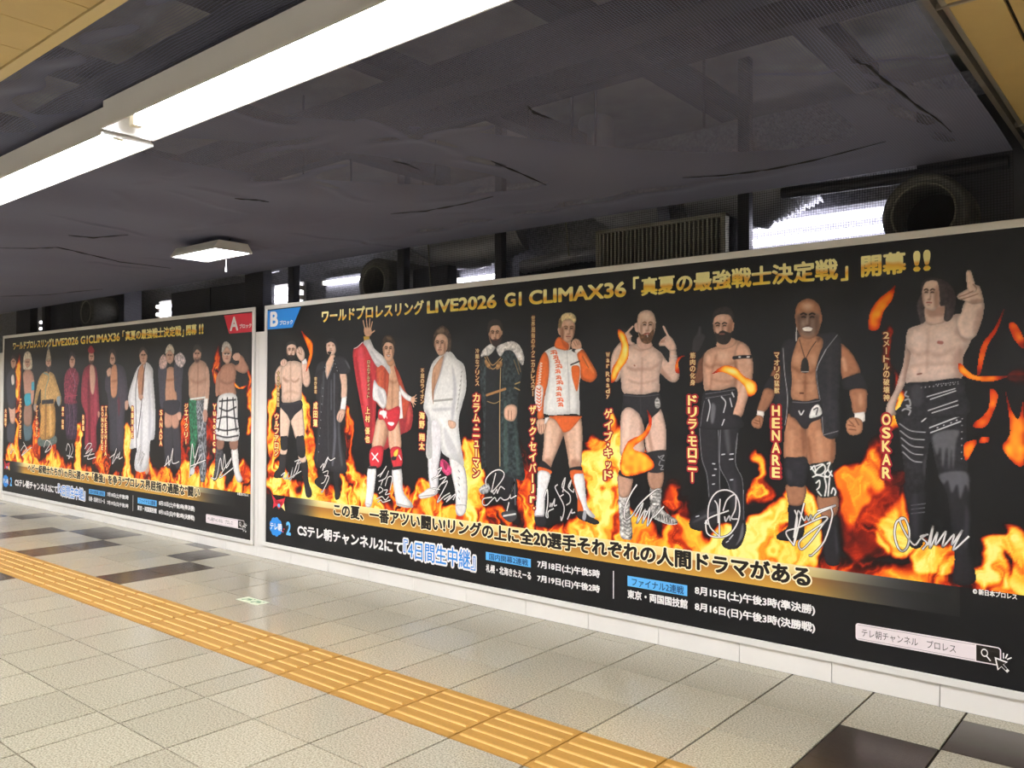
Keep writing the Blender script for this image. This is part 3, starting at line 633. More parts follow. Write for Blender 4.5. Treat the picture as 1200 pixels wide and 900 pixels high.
  ['s','8a5a40',0.4,9.8,'1653 1536 1668 1536 1665 1340 1650 1339'],
  ['s','f4cfae',0.4,13.1,'1657 1599 1653 1581 1641 1571 1626 1571 1614 1582 1609 1599 1613 1617 1625 1627 1640 1627 1653 1616'],
  ['p','c0533a',0.3,0.1,'1479 1655 1593 1689 1621 1586 1601 1405 1572 1330 1547 1325 1457 1404 1481 1538'],
  ['s','7c2d22',0.5,8.3,'1569 1636 1594 1636 1581 1405 1562 1372'],
  ['s','e08058',0.4,8.3,'1510 1604 1530 1604 1522 1438 1502 1438'],
  ['p','be5038',0.3,0.1,'1676 1647 1730 1597 1802 1462 1849 1406 1799 1261 1732 1300 1740 1470'],
  ['p','efecec',0.35,0.05,'1320 1838 1355 1867 1396 1869 1453 1789 1554 1726 1593 1689 1633 1635 1628 1589 1579 1636 1534 1660 1490 1646 1429 1706 1364 1792'],
  ['s','a8a4a8',0.5,8.4,'1402 1791 1479 1721 1542 1678 1517 1671 1441 1723'],
  ['p','edeaea',0.4,0.05,'1450 1545 1501 1504 1581 1463 1596 1372 1557 1327 1482 1379 1436 1411'],
  ['s','a8a4a8',0.5,8.3,'1506 1488 1571 1388 1547 1355 1494 1438'],
  ['p','efecec',0.4,0.05,'1740 1506 1785 1462 1844 1428 1881 1413 1863 1385 1797 1404 1745 1454'],
  ['q','ece8e6',0.3,0.05,'1731 1462 1754 1462 1777 1260 1737 1254'],
  ['p','dcae90',0.3,0.05,'1863 1409 1890 1422 1904 1398 1886 1371 1863 1380'],
  ['l','dcae90',8,'1886 1409 1918 1435'],
  ['l','dcae90',8,'1891 1400 1923 1410'],
  ['l','dcae90',8,'1891 1390 1918 1387'],
  ['l','dcae90',8,'1886 1381 1909 1362'],
  ['l','dcae90',8,'1877 1377 1891 1345'],
  ['p','dcae90',0.4,0.05,'1329 1950 1370 1954 1411 1945 1422 1905 1381 1879 1340 1898'],
  ['l','dcae90',11.9,'1342 1942 1318 2011'],
  ['l','dcae90',11.8,'1368 1948 1356 2023'],
  ['l','dcae90',11.8,'1391 1947 1398 2020'],
  ['l','dcae90',11.8,'1406 1939 1426 1995'],
  ['l','dcae90',11.8,'1411 1908 1452 1925'],
  ['q','c9a248',0.3,0.05,'1324 1887 1391 1887 1394 1862 1330 1856'],
  ['p','c4906e',0.3,0.05,'1598 1708 1656 1717 1676 1675 1633 1648 1593 1679'],
  ['p','dcae90',0.35,0.05,'1550 1819 1589 1837 1655 1828 1678 1782 1666 1716 1628 1681 1578 1699 1553 1753'],
  ['s','6b4434',0.55,7.3,'1605 1784 1602 1780 1593 1777 1582 1777 1574 1780 1570 1785 1573 1790 1582 1792 1593 1792 1601 1789'],
  ['s','6b4434',0.55,7.2,'1653 1782 1650 1778 1642 1775 1631 1776 1623 1779 1619 1784 1622 1788 1631 1791 1642 1790 1650 1787'],
  ['s','6b4434',0.5,8.7,'1571 1753 1569 1727 1564 1712 1558 1712 1553 1728 1551 1754 1553 1780 1557 1795 1563 1795 1568 1779'],
  ['s','6b4434',0.6,8.7,'1673 1750 1671 1725 1667 1709 1661 1709 1656 1725 1654 1751 1655 1776 1660 1792 1666 1791 1671 1776'],
  ['l','20140f',6.6,'1571 1795 1587 1799 1602 1793'],
  ['l','20140f',6.5,'1622 1792 1636 1797 1652 1793'],
  ['l','1a1210',5.1,'1578 1783 1587 1785 1599 1782'],
  ['l','1a1210',5.1,'1625 1781 1636 1784 1646 1781'],
  ['s','6b4434',0.5,4.3,'1627 1765 1626 1753 1623 1747 1619 1747 1616 1754 1615 1765 1616 1776 1619 1783 1623 1782 1625 1776'],
  ['s','6b4434',0.6,4.3,'1627 1749 1624 1746 1617 1745 1608 1745 1600 1747 1598 1749 1600 1752 1608 1753 1617 1753 1624 1751'],
  ['s','fff0e2',0.3,5.8,'1614 1769 1613 1759 1611 1753 1609 1753 1606 1759 1606 1769 1606 1780 1608 1786 1611 1786 1613 1779'],
  ['s','fff0e2',0.22,10.2,'1598 1758 1595 1752 1589 1749 1582 1749 1576 1753 1573 1759 1575 1765 1582 1768 1589 1768 1595 1764'],
  ['s','fff0e2',0.25,11.6,'1638 1821 1633 1812 1620 1807 1603 1808 1590 1814 1585 1823 1590 1831 1603 1836 1620 1835 1633 1829'],
  ['l','f4efe8',8.7,'1592 1737 1613 1729 1633 1735'],
  ['l','7a3830',4.4,'1589 1738 1612 1734 1636 1737'],
  ['l','7a3830',4.4,'1593 1731 1613 1722 1632 1729'],
  ['p','3a2c22',0.3,0.2,'1538 1786 1547 1856 1589 1884 1645 1876 1682 1831 1678 1778 1655 1818 1590 1831 1558 1806'],
  ['s','8a7258',0.5,6.6,'1589 1875 1638 1868 1646 1845 1597 1854'],
  ['p','c8303c',0.3,0.05,'1513 1325 1619 1319 1734 1349 1737 1259 1680 1177 1620 1165 1570 1239 1506 1248'],
  ['p','f0eaea',0.1,0.05,'1528 1312 1597 1306 1573 1253 1543 1279 1513 1285'],
  ['p','f0eaea',0.1,0.05,'1612 1227 1680 1225 1663 1201 1622 1208'],
  ['l','f0eaea',6.6,'1557 1319 1602 1257'],
 ]),
 ('printed man in long white robe and white trousers', [
  ['p','e2dee0',0.5,0.05,'2061 1236 2185 1239 2177 1061 2151 914 2143 768 2081 727 2045 908'],
  ['p','e6e2e0',0.5,0.05,'2263 1000 2394 944 2430 789 2418 643 2375 600 2323 609 2317 749 2281 873'],
  ['l','7a7880',6.3,'2342 909 2356 897'],
  ['l','7a7880',6.3,'2343 861 2356 850'],
  ['l','7a7880',6.3,'2343 814 2356 802'],
  ['l','7a7880',6.3,'2343 766 2357 755'],
  ['l','7a7880',6.3,'2344 719 2357 707'],
  ['p','d84a78',0.3,0.3,'2182 980 2263 936 2277 886 2228 867 2169 915'],
  ['p','8a2a4a',0.1,0.05,'2205 965 2239 935 2223 902 2196 932'],
  ['p','e4e0de',0.5,0.05,'2056 764 2143 761 2120 717 1981 680 1946 703 2000 732'],
  ['p','dedad8',0.5,0.05,'2318 661 2417 670 2405 611 2349 593'],
  ['l','8a8480',5,'1953 694 2111 720'],
  ['p','ebe9e6',0.3,0.04,'2095 1677 2199 1732 2266 1737 2322 1688 2398 1631 2414 1480 2378 1370 2342 1242 2370 1069 2396 944 2327 968 2205 1010 2173 1060 2158 1219 2078 1233 2084 995 2021 1005 2038 1252 1995 1333 2017 1482 2049 1596'],
  ['s','9a98a0',0.5,12.8,'2278 1641 2323 1481 2292 1257 2270 1257 2290 1481'],
  ['s','a4a2a8',0.5,13.1,'2088 1334 2269 1345 2269 1329 2111 1318'],
  ['s','a4a2a8',0.45,12.9,'2203 1207 2315 1066 2370 958 2338 964 2227 1063'],
  ['s','aaa8ae',0.5,11.5,'2019 1317 2066 1252 2056 1015 2040 1014'],
  ['p','cf9f80',0.3,0.05,'2109 1648 2199 1715 2162 1587 2103 1465 2093 1364 2076 1481 2082 1593'],
  ['s','8a5a40',0.5,8.2,'2100 1579 2114 1579 2097 1416 2083 1416'],
  ['s','b0aeb4',0.6,6.5,'2199 1723 2222 1726 2167 1578 2110 1449 2097 1452 2155 1592'],
  ['l','a6a49e',14.7,'2099 1390 2282 1404'],
  ['l','c0beb8',7.9,'2373 1599 2360 1481 2324 1321'],
  ['l','8e8c88',6.3,'2375 1599 2368 1591'],
  ['l','8e8c88',6.3,'2369 1568 2362 1560'],
  ['l','8e8c88',6.3,'2364 1536 2358 1528'],
  ['l','8e8c88',6.3,'2358 1504 2352 1496'],
  ['l','8e8c88',6.4,'2354 1473 2347 1465'],
  ['l','8e8c88',6.4,'2350 1441 2343 1433'],
  ['l','8e8c88',6.4,'2343 1409 2337 1401'],
  ['l','8e8c88',6.4,'2339 1377 2333 1369'],
  ['l','8e8c88',6.4,'2333 1345 2326 1337'],
  ['p','d8ae94',0.4,0.05,'2248 1256 2314 1242 2312 1206 2270 1197 2243 1224'],
  ['p','d6ac92',0.35,0.05,'2103 1844 2142 1872 2198 1869 2232 1835 2233 1771 2199 1723 2154 1715 2115 1755 2096 1805'],
  ['s','6b4434',0.55,7.5,'2149 1806 2146 1801 2137 1799 2127 1799 2119 1802 2115 1808 2119 1812 2127 1815 2137 1814 2146 1811'],
  ['s','6b4434',0.55,7.4,'2196 1804 2193 1800 2184 1797 2174 1797 2166 1801 2163 1806 2166 1810 2174 1813 2184 1813 2193 1809'],
  ['s','6b4434',0.5,9,'2116 1775 2114 1748 2109 1732 2104 1732 2099 1748 2097 1775 2098 1802 2103 1818 2109 1818 2114 1801'],
  ['s','6b4434',0.6,8.9,'2215 1771 2213 1745 2209 1729 2203 1729 2198 1745 2196 1772 2198 1798 2202 1814 2208 1814 2213 1797'],
  ['l','4a3428',6.8,'2116 1818 2132 1822 2146 1815'],
  ['l','4a3428',6.7,'2165 1815 2179 1820 2195 1815'],
  ['l','1a1210',5.3,'2122 1806 2132 1808 2143 1804'],
  ['l','1a1210',5.2,'2169 1803 2179 1806 2189 1803'],
  ['s','6b4434',0.5,4.5,'2170 1786 2169 1775 2166 1768 2162 1768 2159 1775 2158 1786 2159 1798 2162 1805 2166 1805 2169 1798'],
  ['s','6b4434',0.6,4.5,'2170 1770 2167 1767 2160 1766 2152 1766 2145 1768 2142 1771 2145 1773 2152 1774 2160 1774 2167 1772'],
  ['s','fff0e2',0.3,6,'2158 1791 2157 1780 2155 1774 2152 1774 2150 1781 2149 1791 2150 1802 2152 1808 2155 1808 2157 1802'],
  ['s','fff0e2',0.22,10.5,'2142 1779 2140 1774 2134 1770 2126 1770 2120 1774 2118 1780 2120 1786 2126 1790 2134 1790 2140 1786'],
  ['s','fff0e2',0.25,11.9,'2181 1844 2177 1835 2164 1830 2148 1831 2134 1837 2130 1846 2134 1855 2147 1859 2163 1859 2177 1853'],
  ['l','8a4a42',6.7,'2138 1755 2156 1756 2174 1754'],
  ['s','6b4434',0.45,4.5,'2170 1743 2168 1741 2161 1740 2152 1740 2145 1741 2142 1744 2145 1746 2152 1747 2161 1746 2168 1745'],
  ['p','57463a',0.4,0.35,'2087 1828 2094 1857 2116 1897 2175 1927 2232 1900 2266 1842 2262 1750 2231 1745 2235 1827 2189 1866 2133 1864 2105 1824 2097 1779'],
  ['s','a08870',0.5,8.2,'2130 1897 2187 1910 2198 1885 2142 1875'],
 ]),
 ('printed man in dark embroidered coat with white fur collar', [
  ['p','1d1d21',0.3,0.05,'2651 938 2858 894 2867 713 2809 641 2759 703'],
  ['p','8e8e90',0.3,0.4,'2536 791 2612 838 2639 791 2573 758'],
  ['p','3a3a3e',0.3,0.05,'2748 654 2857 677 2871 626 2816 593 2749 622'],
  ['l','d0d0d0',11.2,'2759 630 2859 652'],
  ['l','d0d0d0',8.2,'2547 787 2617 818'],
  ['l','7a7a80',4.8,'2850 886 2859 712'],
  ['l','55555a',4.9,'2666 923 2673 761'],
  ['p','283133',0.4,0.5,'2546 1691 2585 1731 2650 1753 2736 1783 2841 1755 2903 1681 2910 1570 2884 1459 2874 1268 2898 1095 2939 895 2856 883 2741 908 2707 925 2698 1022 2601 948 2555 949 2577 1213 2563 1394 2544 1526'],
  ['p','1c1d20',0.2,0.1,'2612 1714 2732 1726 2730 1346 2715 934 2603 951 2596 1344'],
  ['s','49605a',0.5,8.1,'2759 1379 2780 1379 2793 946 2762 936'],
  ['s','49605a',0.4,9.6,'2844 1252 2864 1252 2897 937 2870 927'],
  ['p','e4dfda',0.4,0.25,'2550 1694 2568 1740 2640 1780 2681 1752 2625 1702 2590 1703'],
  ['p','e4dfda',0.4,0.25,'2689 1752 2761 1782 2841 1788 2895 1753 2928 1688 2916 1630 2875 1669 2833 1723 2766 1730 2724 1692'],
  ['l','b08a58',6.6,'2585 1693 2656 1609 2741 1673'],
  ['l','b08a58',6.6,'2603 1696 2655 1636 2728 1683'],
  ['l','c0a070',6.5,'2728 1650 2721 1346 2724 958'],
  ['l','a9784a',16.4,'2604 1433 2769 1475'],
  ['l','a88a56',8,'2853 1507 2894 1519'],
  ['l','a88a56',8,'2849 1483 2892 1467'],
  ['l','a88a56',4.9,'2609 1391 2674 1378 2728 1398'],
  ['l','8a7048',4.8,'2842 1667 2887 1570'],
  ['l','8a7048',4.8,'2872 1674 2900 1586'],
  ['p','9a7248',0.2,0.3,'2586 1673 2629 1648 2638 1610 2595 1632'],
  ['p','9a7248',0.2,0.3,'2694 1651 2737 1661 2737 1624 2690 1606'],
  ['p','d4a88e',0.45,0.05,'2770 1355 2822 1373 2868 1356 2868 1300 2835 1261 2773 1273 2758 1314'],
  ['l','7a4c38',4.8,'2797 1331 2794 1276'],
  ['l','7a4c38',4.8,'2822 1328 2823 1271'],
  ['p','cfa68c',0.35,0.05,'2617 1878 2639 1909 2703 1917 2740 1872 2736 1815 2704 1776 2657 1771 2628 1810'],
  ['s','6b4434',0.55,6.9,'2670 1854 2667 1850 2660 1847 2651 1847 2643 1851 2641 1855 2643 1859 2651 1862 2660 1861 2667 1858'],
  ['s','6b4434',0.55,6.8,'2711 1852 2708 1848 2701 1845 2692 1846 2685 1849 2682 1853 2685 1857 2692 1860 2701 1860 2708 1856'],
  ['s','6b4434',0.5,8.3,'2641 1825 2639 1801 2635 1786 2630 1786 2626 1801 2624 1826 2625 1850 2630 1865 2635 1864 2639 1849'],
  ['s','6b4434',0.6,8.2,'2727 1821 2726 1797 2722 1783 2717 1783 2713 1798 2711 1822 2713 1846 2717 1861 2721 1860 2726 1845'],
  ['l','14100e',6.2,'2642 1865 2655 1868 2668 1862'],
  ['l','14100e',6.2,'2684 1861 2696 1866 2710 1862'],
  ['l','1a1210',4.8,'2647 1854 2655 1855 2664 1852'],
  ['l','1a1210',4.8,'2687 1851 2696 1853 2705 1851'],
  ['s','6b4434',0.5,4.1,'2688 1835 2687 1825 2685 1818 2682 1819 2679 1825 2678 1836 2679 1846 2681 1852 2685 1852 2687 1846'],
  ['s','6b4434',0.6,4.1,'2688 1820 2686 1818 2680 1816 2672 1817 2666 1819 2664 1821 2666 1823 2672 1825 2680 1824 2686 1823'],
  ['s','fff0e2',0.3,5.5,'2677 1840 2677 1830 2675 1824 2673 1824 2671 1830 2670 1840 2671 1850 2673 1856 2675 1856 2677 1849'],
  ['s','fff0e2',0.22,9.6,'2663 1829 2662 1824 2656 1821 2650 1821 2645 1824 2643 1830 2645 1836 2650 1839 2656 1839 2661 1835'],
  ['s','fff0e2',0.25,10.9,'2698 1888 2694 1880 2683 1876 2669 1877 2657 1882 2653 1890 2657 1898 2668 1902 2683 1902 2694 1896'],
  ['l','8a4a42',6.2,'2661 1807 2676 1808 2692 1806'],
  ['s','6b4434',0.45,4.1,'2689 1795 2686 1794 2680 1793 2672 1793 2666 1794 2664 1796 2666 1798 2672 1799 2680 1799 2686 1798'],
  ['p','372923',0.2,0.05,'2624 1836 2650 1809 2680 1814 2710 1811 2740 1838 2730 1791 2696 1762 2655 1770'],
  ['l','8a4a42',4.9,'2663 1807 2698 1807'],
  ['p','312c28',0.3,0.05,'2609 1866 2617 1927 2671 1947 2727 1929 2748 1876 2736 1864 2706 1901 2645 1897 2624 1856'],
 ]),
 ('printed blond man in orange and white track jacket and orange trunks', [
  ['p','d0a890',0.55,0.05,'3107 1271 3141 1294 3190 1279 3250 1205 3226 1134 3173 1027 3143 968 3098 981 3081 1018 3093 1113 3097 1208'],
  ['p','d0a890',0.55,0.05,'3249 1201 3300 1220 3375 1299 3393 1202 3391 1103 3378 986 3301 977 3286 1037 3263 1136'],
  ['s','7e5240',0.55,11,'3108 1027 3147 1022 3144 974 3104 984'],
  ['s','7e5240',0.5,10.7,'3306 1030 3367 1033 3367 987 3311 984'],
  ['s','f6d8c4',0.4,12.6,'3122 1225 3156 1225 3132 1052 3113 1051'],
  ['s','f6d8c4',0.35,12.2,'3338 1230 3366 1231 3367 1048 3348 1047'],
  ['s','7e5240',0.45,12.4,'3224 1204 3248 1197 3205 1102 3191 1102'],
  ['s','7e5240',0.4,10.8,'3253 1189 3274 1190 3296 1060 3287 1044'],
  ['p','212023',0.3,0.05,'3058 993 3086 1014 3149 975 3149 953 3098 953 3054 971'],
  ['p','212023',0.3,0.05,'3299 980 3382 994 3384 967 3303 961'],
  ['p','d8622c',0.2,0.05,'3055 973 3149 956 3145 932 3052 944'],
  ['p','eae6e6',0.4,0.05,'3052 945 3144 935 3124 848 3101 752 3095 659 3022 652 3033 730 3043 850'],
  ['p','eae6e6',0.4,0.05,'3311 942 3397 954 3419 824 3434 750 3490 695 3450 686 3412 701 3377 745 3332 863'],
  ['p','d8622c',0.2,0.05,'3301 961 3391 969 3395 951 3332 939 3341 864 3397 746 3397 712 3361 709 3358 804 3324 878'],
  ['p','242428',0.4,0.05,'3021 652 3096 661 3116 635 3102 597 3040 595'],
  ['p','242428',0.4,0.05,'3358 711 3406 719 3452 691 3500 677 3520 660 3487 647 3423 657 3362 673'],
  ['p','a8a8b0',0.3,0.05,'3405 722 3425 716 3416 666 3394 673'],
  ['q','8a8288',0.3,0.05,'3027 657 3095 666 3095 657 3026 649'],
  ['p','d8622c',0.25,0.05,'3139 1299 3377 1303 3375 1289 3302 1217 3253 1200 3232 1218 3185 1277'],
  ['p','d2a68c',0.45,0.05,'3037 1270 3092 1281 3114 1240 3093 1191 3057 1186 3041 1222'],
  ['l','7e5240',4,'3072 1239 3075 1193'],
  ['l','7e5240',3.9,'3089 1247 3093 1200'],
  ['l','7e5240',4,'3057 1247 3057 1199'],
  ['q','e4dede',0.3,0.05,'3103 1289 3138 1294 3113 1256 3097 1248'],
  ['p','caa088',0.3,0.05,'3227 1807 3299 1783 3291 1719 3242 1732'],
  ['p','edeae6',0.25,0.03,'3095 1709 3179 1744 3232 1723 3280 1715 3327 1723 3376 1706 3385 1628 3380 1552 3366 1483 3371 1314 3338 1319 3091 1317 3106 1445 3127 1555 3119 1681'],
  ['s','b0aca8',0.5,12.6,'3120 1665 3145 1665 3135 1508 3112 1334 3097 1334 3118 1508'],
  ['s','b4b0ac',0.45,10.8,'3280 1553 3299 1553 3295 1329 3272 1329'],
  ['s','b4b0ac',0.45,10.7,'3337 1476 3365 1475 3366 1330 3347 1330'],
  ['p','dd6a2e',0.4,0.05,'3089 1707 3121 1690 3136 1618 3123 1508 3098 1429 3089 1318 3093 1290 3041 1284 3045 1365 3020 1445 3026 1532 3045 1627'],
  ['l','efe4da',5.6,'3063 1643 3077 1637 3059 1632'],
  ['l','efe4da',5.6,'3061 1626 3076 1620 3057 1615'],
  ['l','efe4da',5.6,'3060 1608 3074 1602 3054 1597'],
  ['l','efe4da',5.6,'3058 1591 3072 1585 3051 1580'],
  ['l','efe4da',5.6,'3056 1573 3070 1567 3048 1562'],
  ['l','efe4da',5.6,'3054 1556 3068 1550 3045 1545'],
  ['l','efe4da',5.6,'3052 1538 3066 1533 3042 1527'],
  ['l','efe4da',5.6,'3050 1521 3064 1515 3039 1510'],
  ['l','efe4da',5.6,'3048 1503 3062 1498 3036 1492'],
  ['p','e9ddd6',0.3,0.1,'3028 1492 3086 1484 3075 1366 3067 1330 3055 1326 3020 1397'],
  ['l','dd5a2a',7.2,'3034 1480 3056 1469 3068 1482'],
  ['l','dd5a2a',7.2,'3034 1460 3056 1449 3068 1461'],
  ['l','dd5a2a',7.2,'3034 1439 3056 1428 3068 1441'],
  ['l','dd5a2a',7.2,'3034 1418 3056 1407 3068 1420'],
  ['l','dd5a2a',7.2,'3034 1398 3056 1387 3068 1400'],
  ['l','dd5a2a',7.2,'3034 1377 3057 1366 3069 1379'],
  ['l','dd5a2a',7.2,'3035 1356 3057 1346 3069 1358'],
  ['l','dd5a2a',7.2,'3035 1336 3057 1325 3069 1338'],
  ['p','dd6a2e',0.4,0.05,'3176 1744 3201 1801 3243 1789 3287 1754 3280 1717 3234 1720'],
  ['s','8e3a14',0.5,6.2,'3232 1779 3280 1746 3276 1723 3246 1740'],
  ['p','d0a48a',0.45,0.05,'3313 1772 3336 1786 3370 1774 3386 1735 3366 1699 3336 1707 3308 1736'],
  ['l','7e5240',3.8,'3325 1766 3342 1739'],
  ['l','7e5240',3.8,'3342 1773 3357 1746'],
  ['l','7e5240',3.8,'3357 1769 3368 1748'],
  ['p','262427',0.2,0.05,'3322 1725 3344 1717 3336 1700 3310 1713'],
  ['p','ece8e4',0.3,0.05,'3335 1715 3383 1723 3397 1711 3365 1686 3341 1696'],
  ['p','dd6a2e',0.45,0.05,'3372 1708 3398 1715 3448 1649 3497 1573 3490 1534 3448 1515 3384 1539 3375 1613 3351 1686'],
  ['s','8e3a14',0.6,7.6,'3383 1613 3393 1552 3448 1528 3434 1521 3384 1540'],
  ['s','f49a60',0.5,7.6,'3411 1673 3475 1581 3466 1573 3402 1658'],
  ['l','5a3a2a',3.8,'3392 1673 3437 1604'],
  ['p','dd6a2e',0.25,0.05,'3314 1616 3369 1610 3367 1521 3349 1457 3322 1522 3311 1568'],
  ['l','1d1a1c',8.5,'3303 1624 3370 1645'],
  ['l','b8b4b0',3.9,'3272 1716 3285 1553 3298 1323'],
  ['l','dd5a2a',7.1,'3148 1714 3184 1716 3195 1702'],
  ['l','dd5a2a',7.1,'3148 1698 3172 1705 3195 1695'],
  ['l','dd5a2a',5.5,'3164 1717 3168 1696'],
  ['l','dd5a2a',7.1,'3169 1682 3195 1684 3204 1670'],
  ['l','dd5a2a',7.1,'3169 1666 3187 1674 3204 1664'],
  ['l','dd5a2a',5.5,'3181 1685 3184 1664'],
  ['l','dd5a2a',7,'3182 1654 3208 1657 3217 1643'],
  ['l','dd5a2a',7,'3182 1639 3199 1646 3217 1636'],
  ['l','dd5a2a',5.5,'3194 1657 3197 1637'],
  ['l','dd5a2a',7,'3188 1624 3223 1627 3234 1613'],
  ['l','dd5a2a',7,'3188 1609 3211 1616 3234 1606'],
  ['l','dd5a2a',5.5,'3203 1627 3207 1607'],
  ['l','dd5a2a',7,'3186 1592 3212 1594 3221 1580'],
  ['l','dd5a2a',7,'3186 1576 3204 1584 3221 1574'],
  ['l','dd5a2a',5.5,'3198 1595 3201 1574'],
  ['l','dd5a2a',7,'3192 1553 3218 1555 3227 1541'],
  ['l','dd5a2a',7,'3192 1537 3209 1545 3227 1535'],
  ['l','dd5a2a',5.5,'3204 1555 3207 1535'],
  ['l','dd5a2a',7,'3196 1521 3231 1524 3242 1510'],
  ['l','dd5a2a',7,'3196 1506 3219 1513 3242 1504'],
  ['l','dd5a2a',5.5,'3211 1524 3215 1504'],
  ['l','dd5a2a',7,'3196 1482 3222 1485 3231 1471'],
  ['l','dd5a2a',7,'3196 1467 3214 1474 3231 1465'],
  ['l','dd5a2a',5.5,'3208 1485 3211 1465'],
  ['l','dd5a2a',7,'3192 1447 3219 1450 3227 1436'],
  ['l','dd5a2a',7,'3192 1432 3210 1439 3227 1430'],
  ['l','dd5a2a',5.5,'3204 1450 3207 1430'],
  ['l','dd5a2a',7,'3198 1412 3233 1415 3245 1401'],
  ['l','dd5a2a',7,'3198 1396 3222 1404 3245 1395'],
  ['l','dd5a2a',5.4,'3214 1415 3218 1395'],
  ['l','dd5a2a',7,'3208 1381 3234 1384 3243 1370'],
  ['l','dd5a2a',7,'3208 1365 3226 1373 3243 1364'],
  ['l','dd5a2a',5.4,'3220 1384 3223 1364'],
  ['p','d4aa92',0.3,0.05,'3202 1858 3220 1863 3224 1814 3207 1825'],
  ['p','d4aa92',0.35,0.05,'3218 1873 3231 1905 3298 1909 3332 1884 3333 1829 3319 1791 3285 1764 3246 1782 3222 1817 3214 1846'],
  ['s','6b4434',0.55,7.4,'3281 1853 3278 1848 3270 1846 3261 1846 3253 1850 3251 1854 3253 1859 3261 1862 3270 1861 3278 1858'],
  ['s','6b4434',0.55,7.3,'3323 1851 3320 1846 3313 1844 3304 1844 3296 1847 3293 1852 3296 1857 3304 1859 3313 1859 3320 1856'],
  ['s','6b4434',0.5,8.9,'3249 1822 3247 1796 3243 1780 3238 1780 3233 1797 3231 1823 3233 1849 3237 1865 3243 1864 3247 1848'],
  ['s','6b4434',0.6,8.8,'3338 1818 3336 1792 3332 1777 3327 1777 3323 1793 3321 1819 3323 1844 3327 1860 3332 1860 3336 1844'],
  ['l','6a5038',6.6,'3252 1865 3266 1868 3279 1862'],
  ['l','6a5038',6.6,'3296 1861 3309 1866 3322 1861'],
  ['l','1a1210',5.2,'3257 1853 3266 1854 3275 1851'],
  ['l','1a1210',5.1,'3298 1850 3308 1852 3317 1850'],
  ['s','6b4434',0.5,4.4,'3299 1833 3298 1822 3295 1815 3292 1815 3289 1822 3288 1833 3289 1845 3292 1851 3295 1851 3297 1844'],
  ['s','6b4434',0.6,4.4,'3298 1817 3295 1814 3289 1813 3281 1813 3274 1815 3272 1818 3274 1821 3281 1822 3289 1821 3295 1820'],
  ['s','fff0e2',0.3,5.9,'3288 1838 3287 1828 3285 1821 3283 1821 3281 1828 3280 1838 3281 1849 3283 1855 3285 1855 3287 1848'],
  ['s','fff0e2',0.22,10.3,'3273 1827 3271 1821 3265 1817 3259 1818 3253 1822 3251 1828 3253 1834 3259 1837 3265 1837 3271 1833'],
  ['s','fff0e2',0.25,11.7,'3312 1889 3308 1881 3296 1876 3282 1877 3270 1883 3266 1892 3270 1900 3282 1905 3296 1904 3308 1898'],
  ['l','8a4a42',6.6,'3268 1803 3284 1803 3300 1801'],
  ['s','6b4434',0.45,4.4,'3296 1791 3294 1788 3287 1787 3279 1788 3273 1789 3271 1792 3273 1794 3279 1795 3287 1794 3294 1793'],
  ['s','7e5240',0.55,9.4,'3220 1865 3246 1848 3246 1785 3224 1814'],
  ['p','d8c69a',0.35,0.25,'3220 1890 3223 1924 3246 1946 3298 1951 3338 1928 3341 1891 3326 1886 3293 1909 3246 1904 3231 1880'],
  ['p','8a7352',0.3,0.2,'3206 1864 3210 1909 3226 1921 3233 1888 3228 1863 3217 1859'],
 ]),
 ('printed bald bearded man with raised index fingers in black trunks', [
  ['p','b0aca8',0.5,0.5,'3659 836 3723 837 3734 763 3750 595 3674 590 3664 672'],
  ['p','b0aca8',0.5,0.5,'3872 899 3941 905 3943 798 3992 754 4043 730 4043 705 3992 700 3900 724 3876 775'],
  ['l','5c5a58',4.2,'3673 791 3701 778 3726 796'],
  ['l','5c5a58',4.2,'3676 769 3704 757 3729 774'],
  ['l','5c5a58',4.2,'3679 748 3707 735 3732 753'],
  ['l','5c5a58',4.2,'3682 726 3710 714 3735 731'],
  ['l','5c5a58',4.2,'3685 704 3713 692 3738 710'],
  ['l','5c5a58',4.2,'3688 683 3716 670 3741 688'],
  ['l','5c5a58',4.2,'3691 661 3719 649 3744 667'],
  ['l','5c5a58',4.2,'3694 640 3722 627 3747 645'],
  ['l','5c5a58',4.2,'3697 618 3725 606 3750 624'],
  ['l','5c5a58',4.1,'3881 875 3935 875'],
  ['l','5c5a58',4.1,'3884 855 3937 856'],
  ['l','5c5a58',4.1,'3887 836 3939 837'],
  ['l','5c5a58',4.1,'3890 816 3941 817'],
  ['l','5c5a58',4.1,'3892 797 3943 798'],
  ['l','5c5a58',4.1,'3895 777 3945 778'],
  ['l','2c2a2a',6.5,'3919 756 3922 731'],
  ['l','2c2a2a',6.5,'3935 751 3939 727'],
  ['l','2c2a2a',6.5,'3952 745 3956 722'],
  ['l','2c2a2a',6.5,'3968 739 3972 718'],
  ['l','2c2a2a',6.5,'3985 733 3989 714'],
  ['l','2c2a2a',6.5,'4001 728 4005 710'],
  ['l','2c2a2a',6.4,'4018 722 4021 706'],
  ['l','e6e4e2',5.9,'3661 834 3724 836'],
  ['l','e6e4e2',5.8,'3874 897 3939 902'],
  ['l','e6e4e2',4.1,'3900 722 3992 699 4043 707'],
  ['p','b88e78',0.5,0.05,'3654 960 3749 948 3747 896 3724 836 3663 831 3653 891'],
  ['p','a87e68',0.5,0.05,'3858 995 3955 1001 3943 902 3872 897'],
  ['p','d8b4a2',0.5,0.05,'3680 1341 3717 1364 3764 1355 3806 1309 3830 1243 3826 1177 3824 1094 3678 1070 3668 1171 3668 1264'],
  ['p','d8b4a2',0.5,0.05,'3880 1301 3933 1359 3965 1288 3975 1215 3973 1150 3966 1113 3900 1102 3852 1104 3836 1177 3843 1244'],
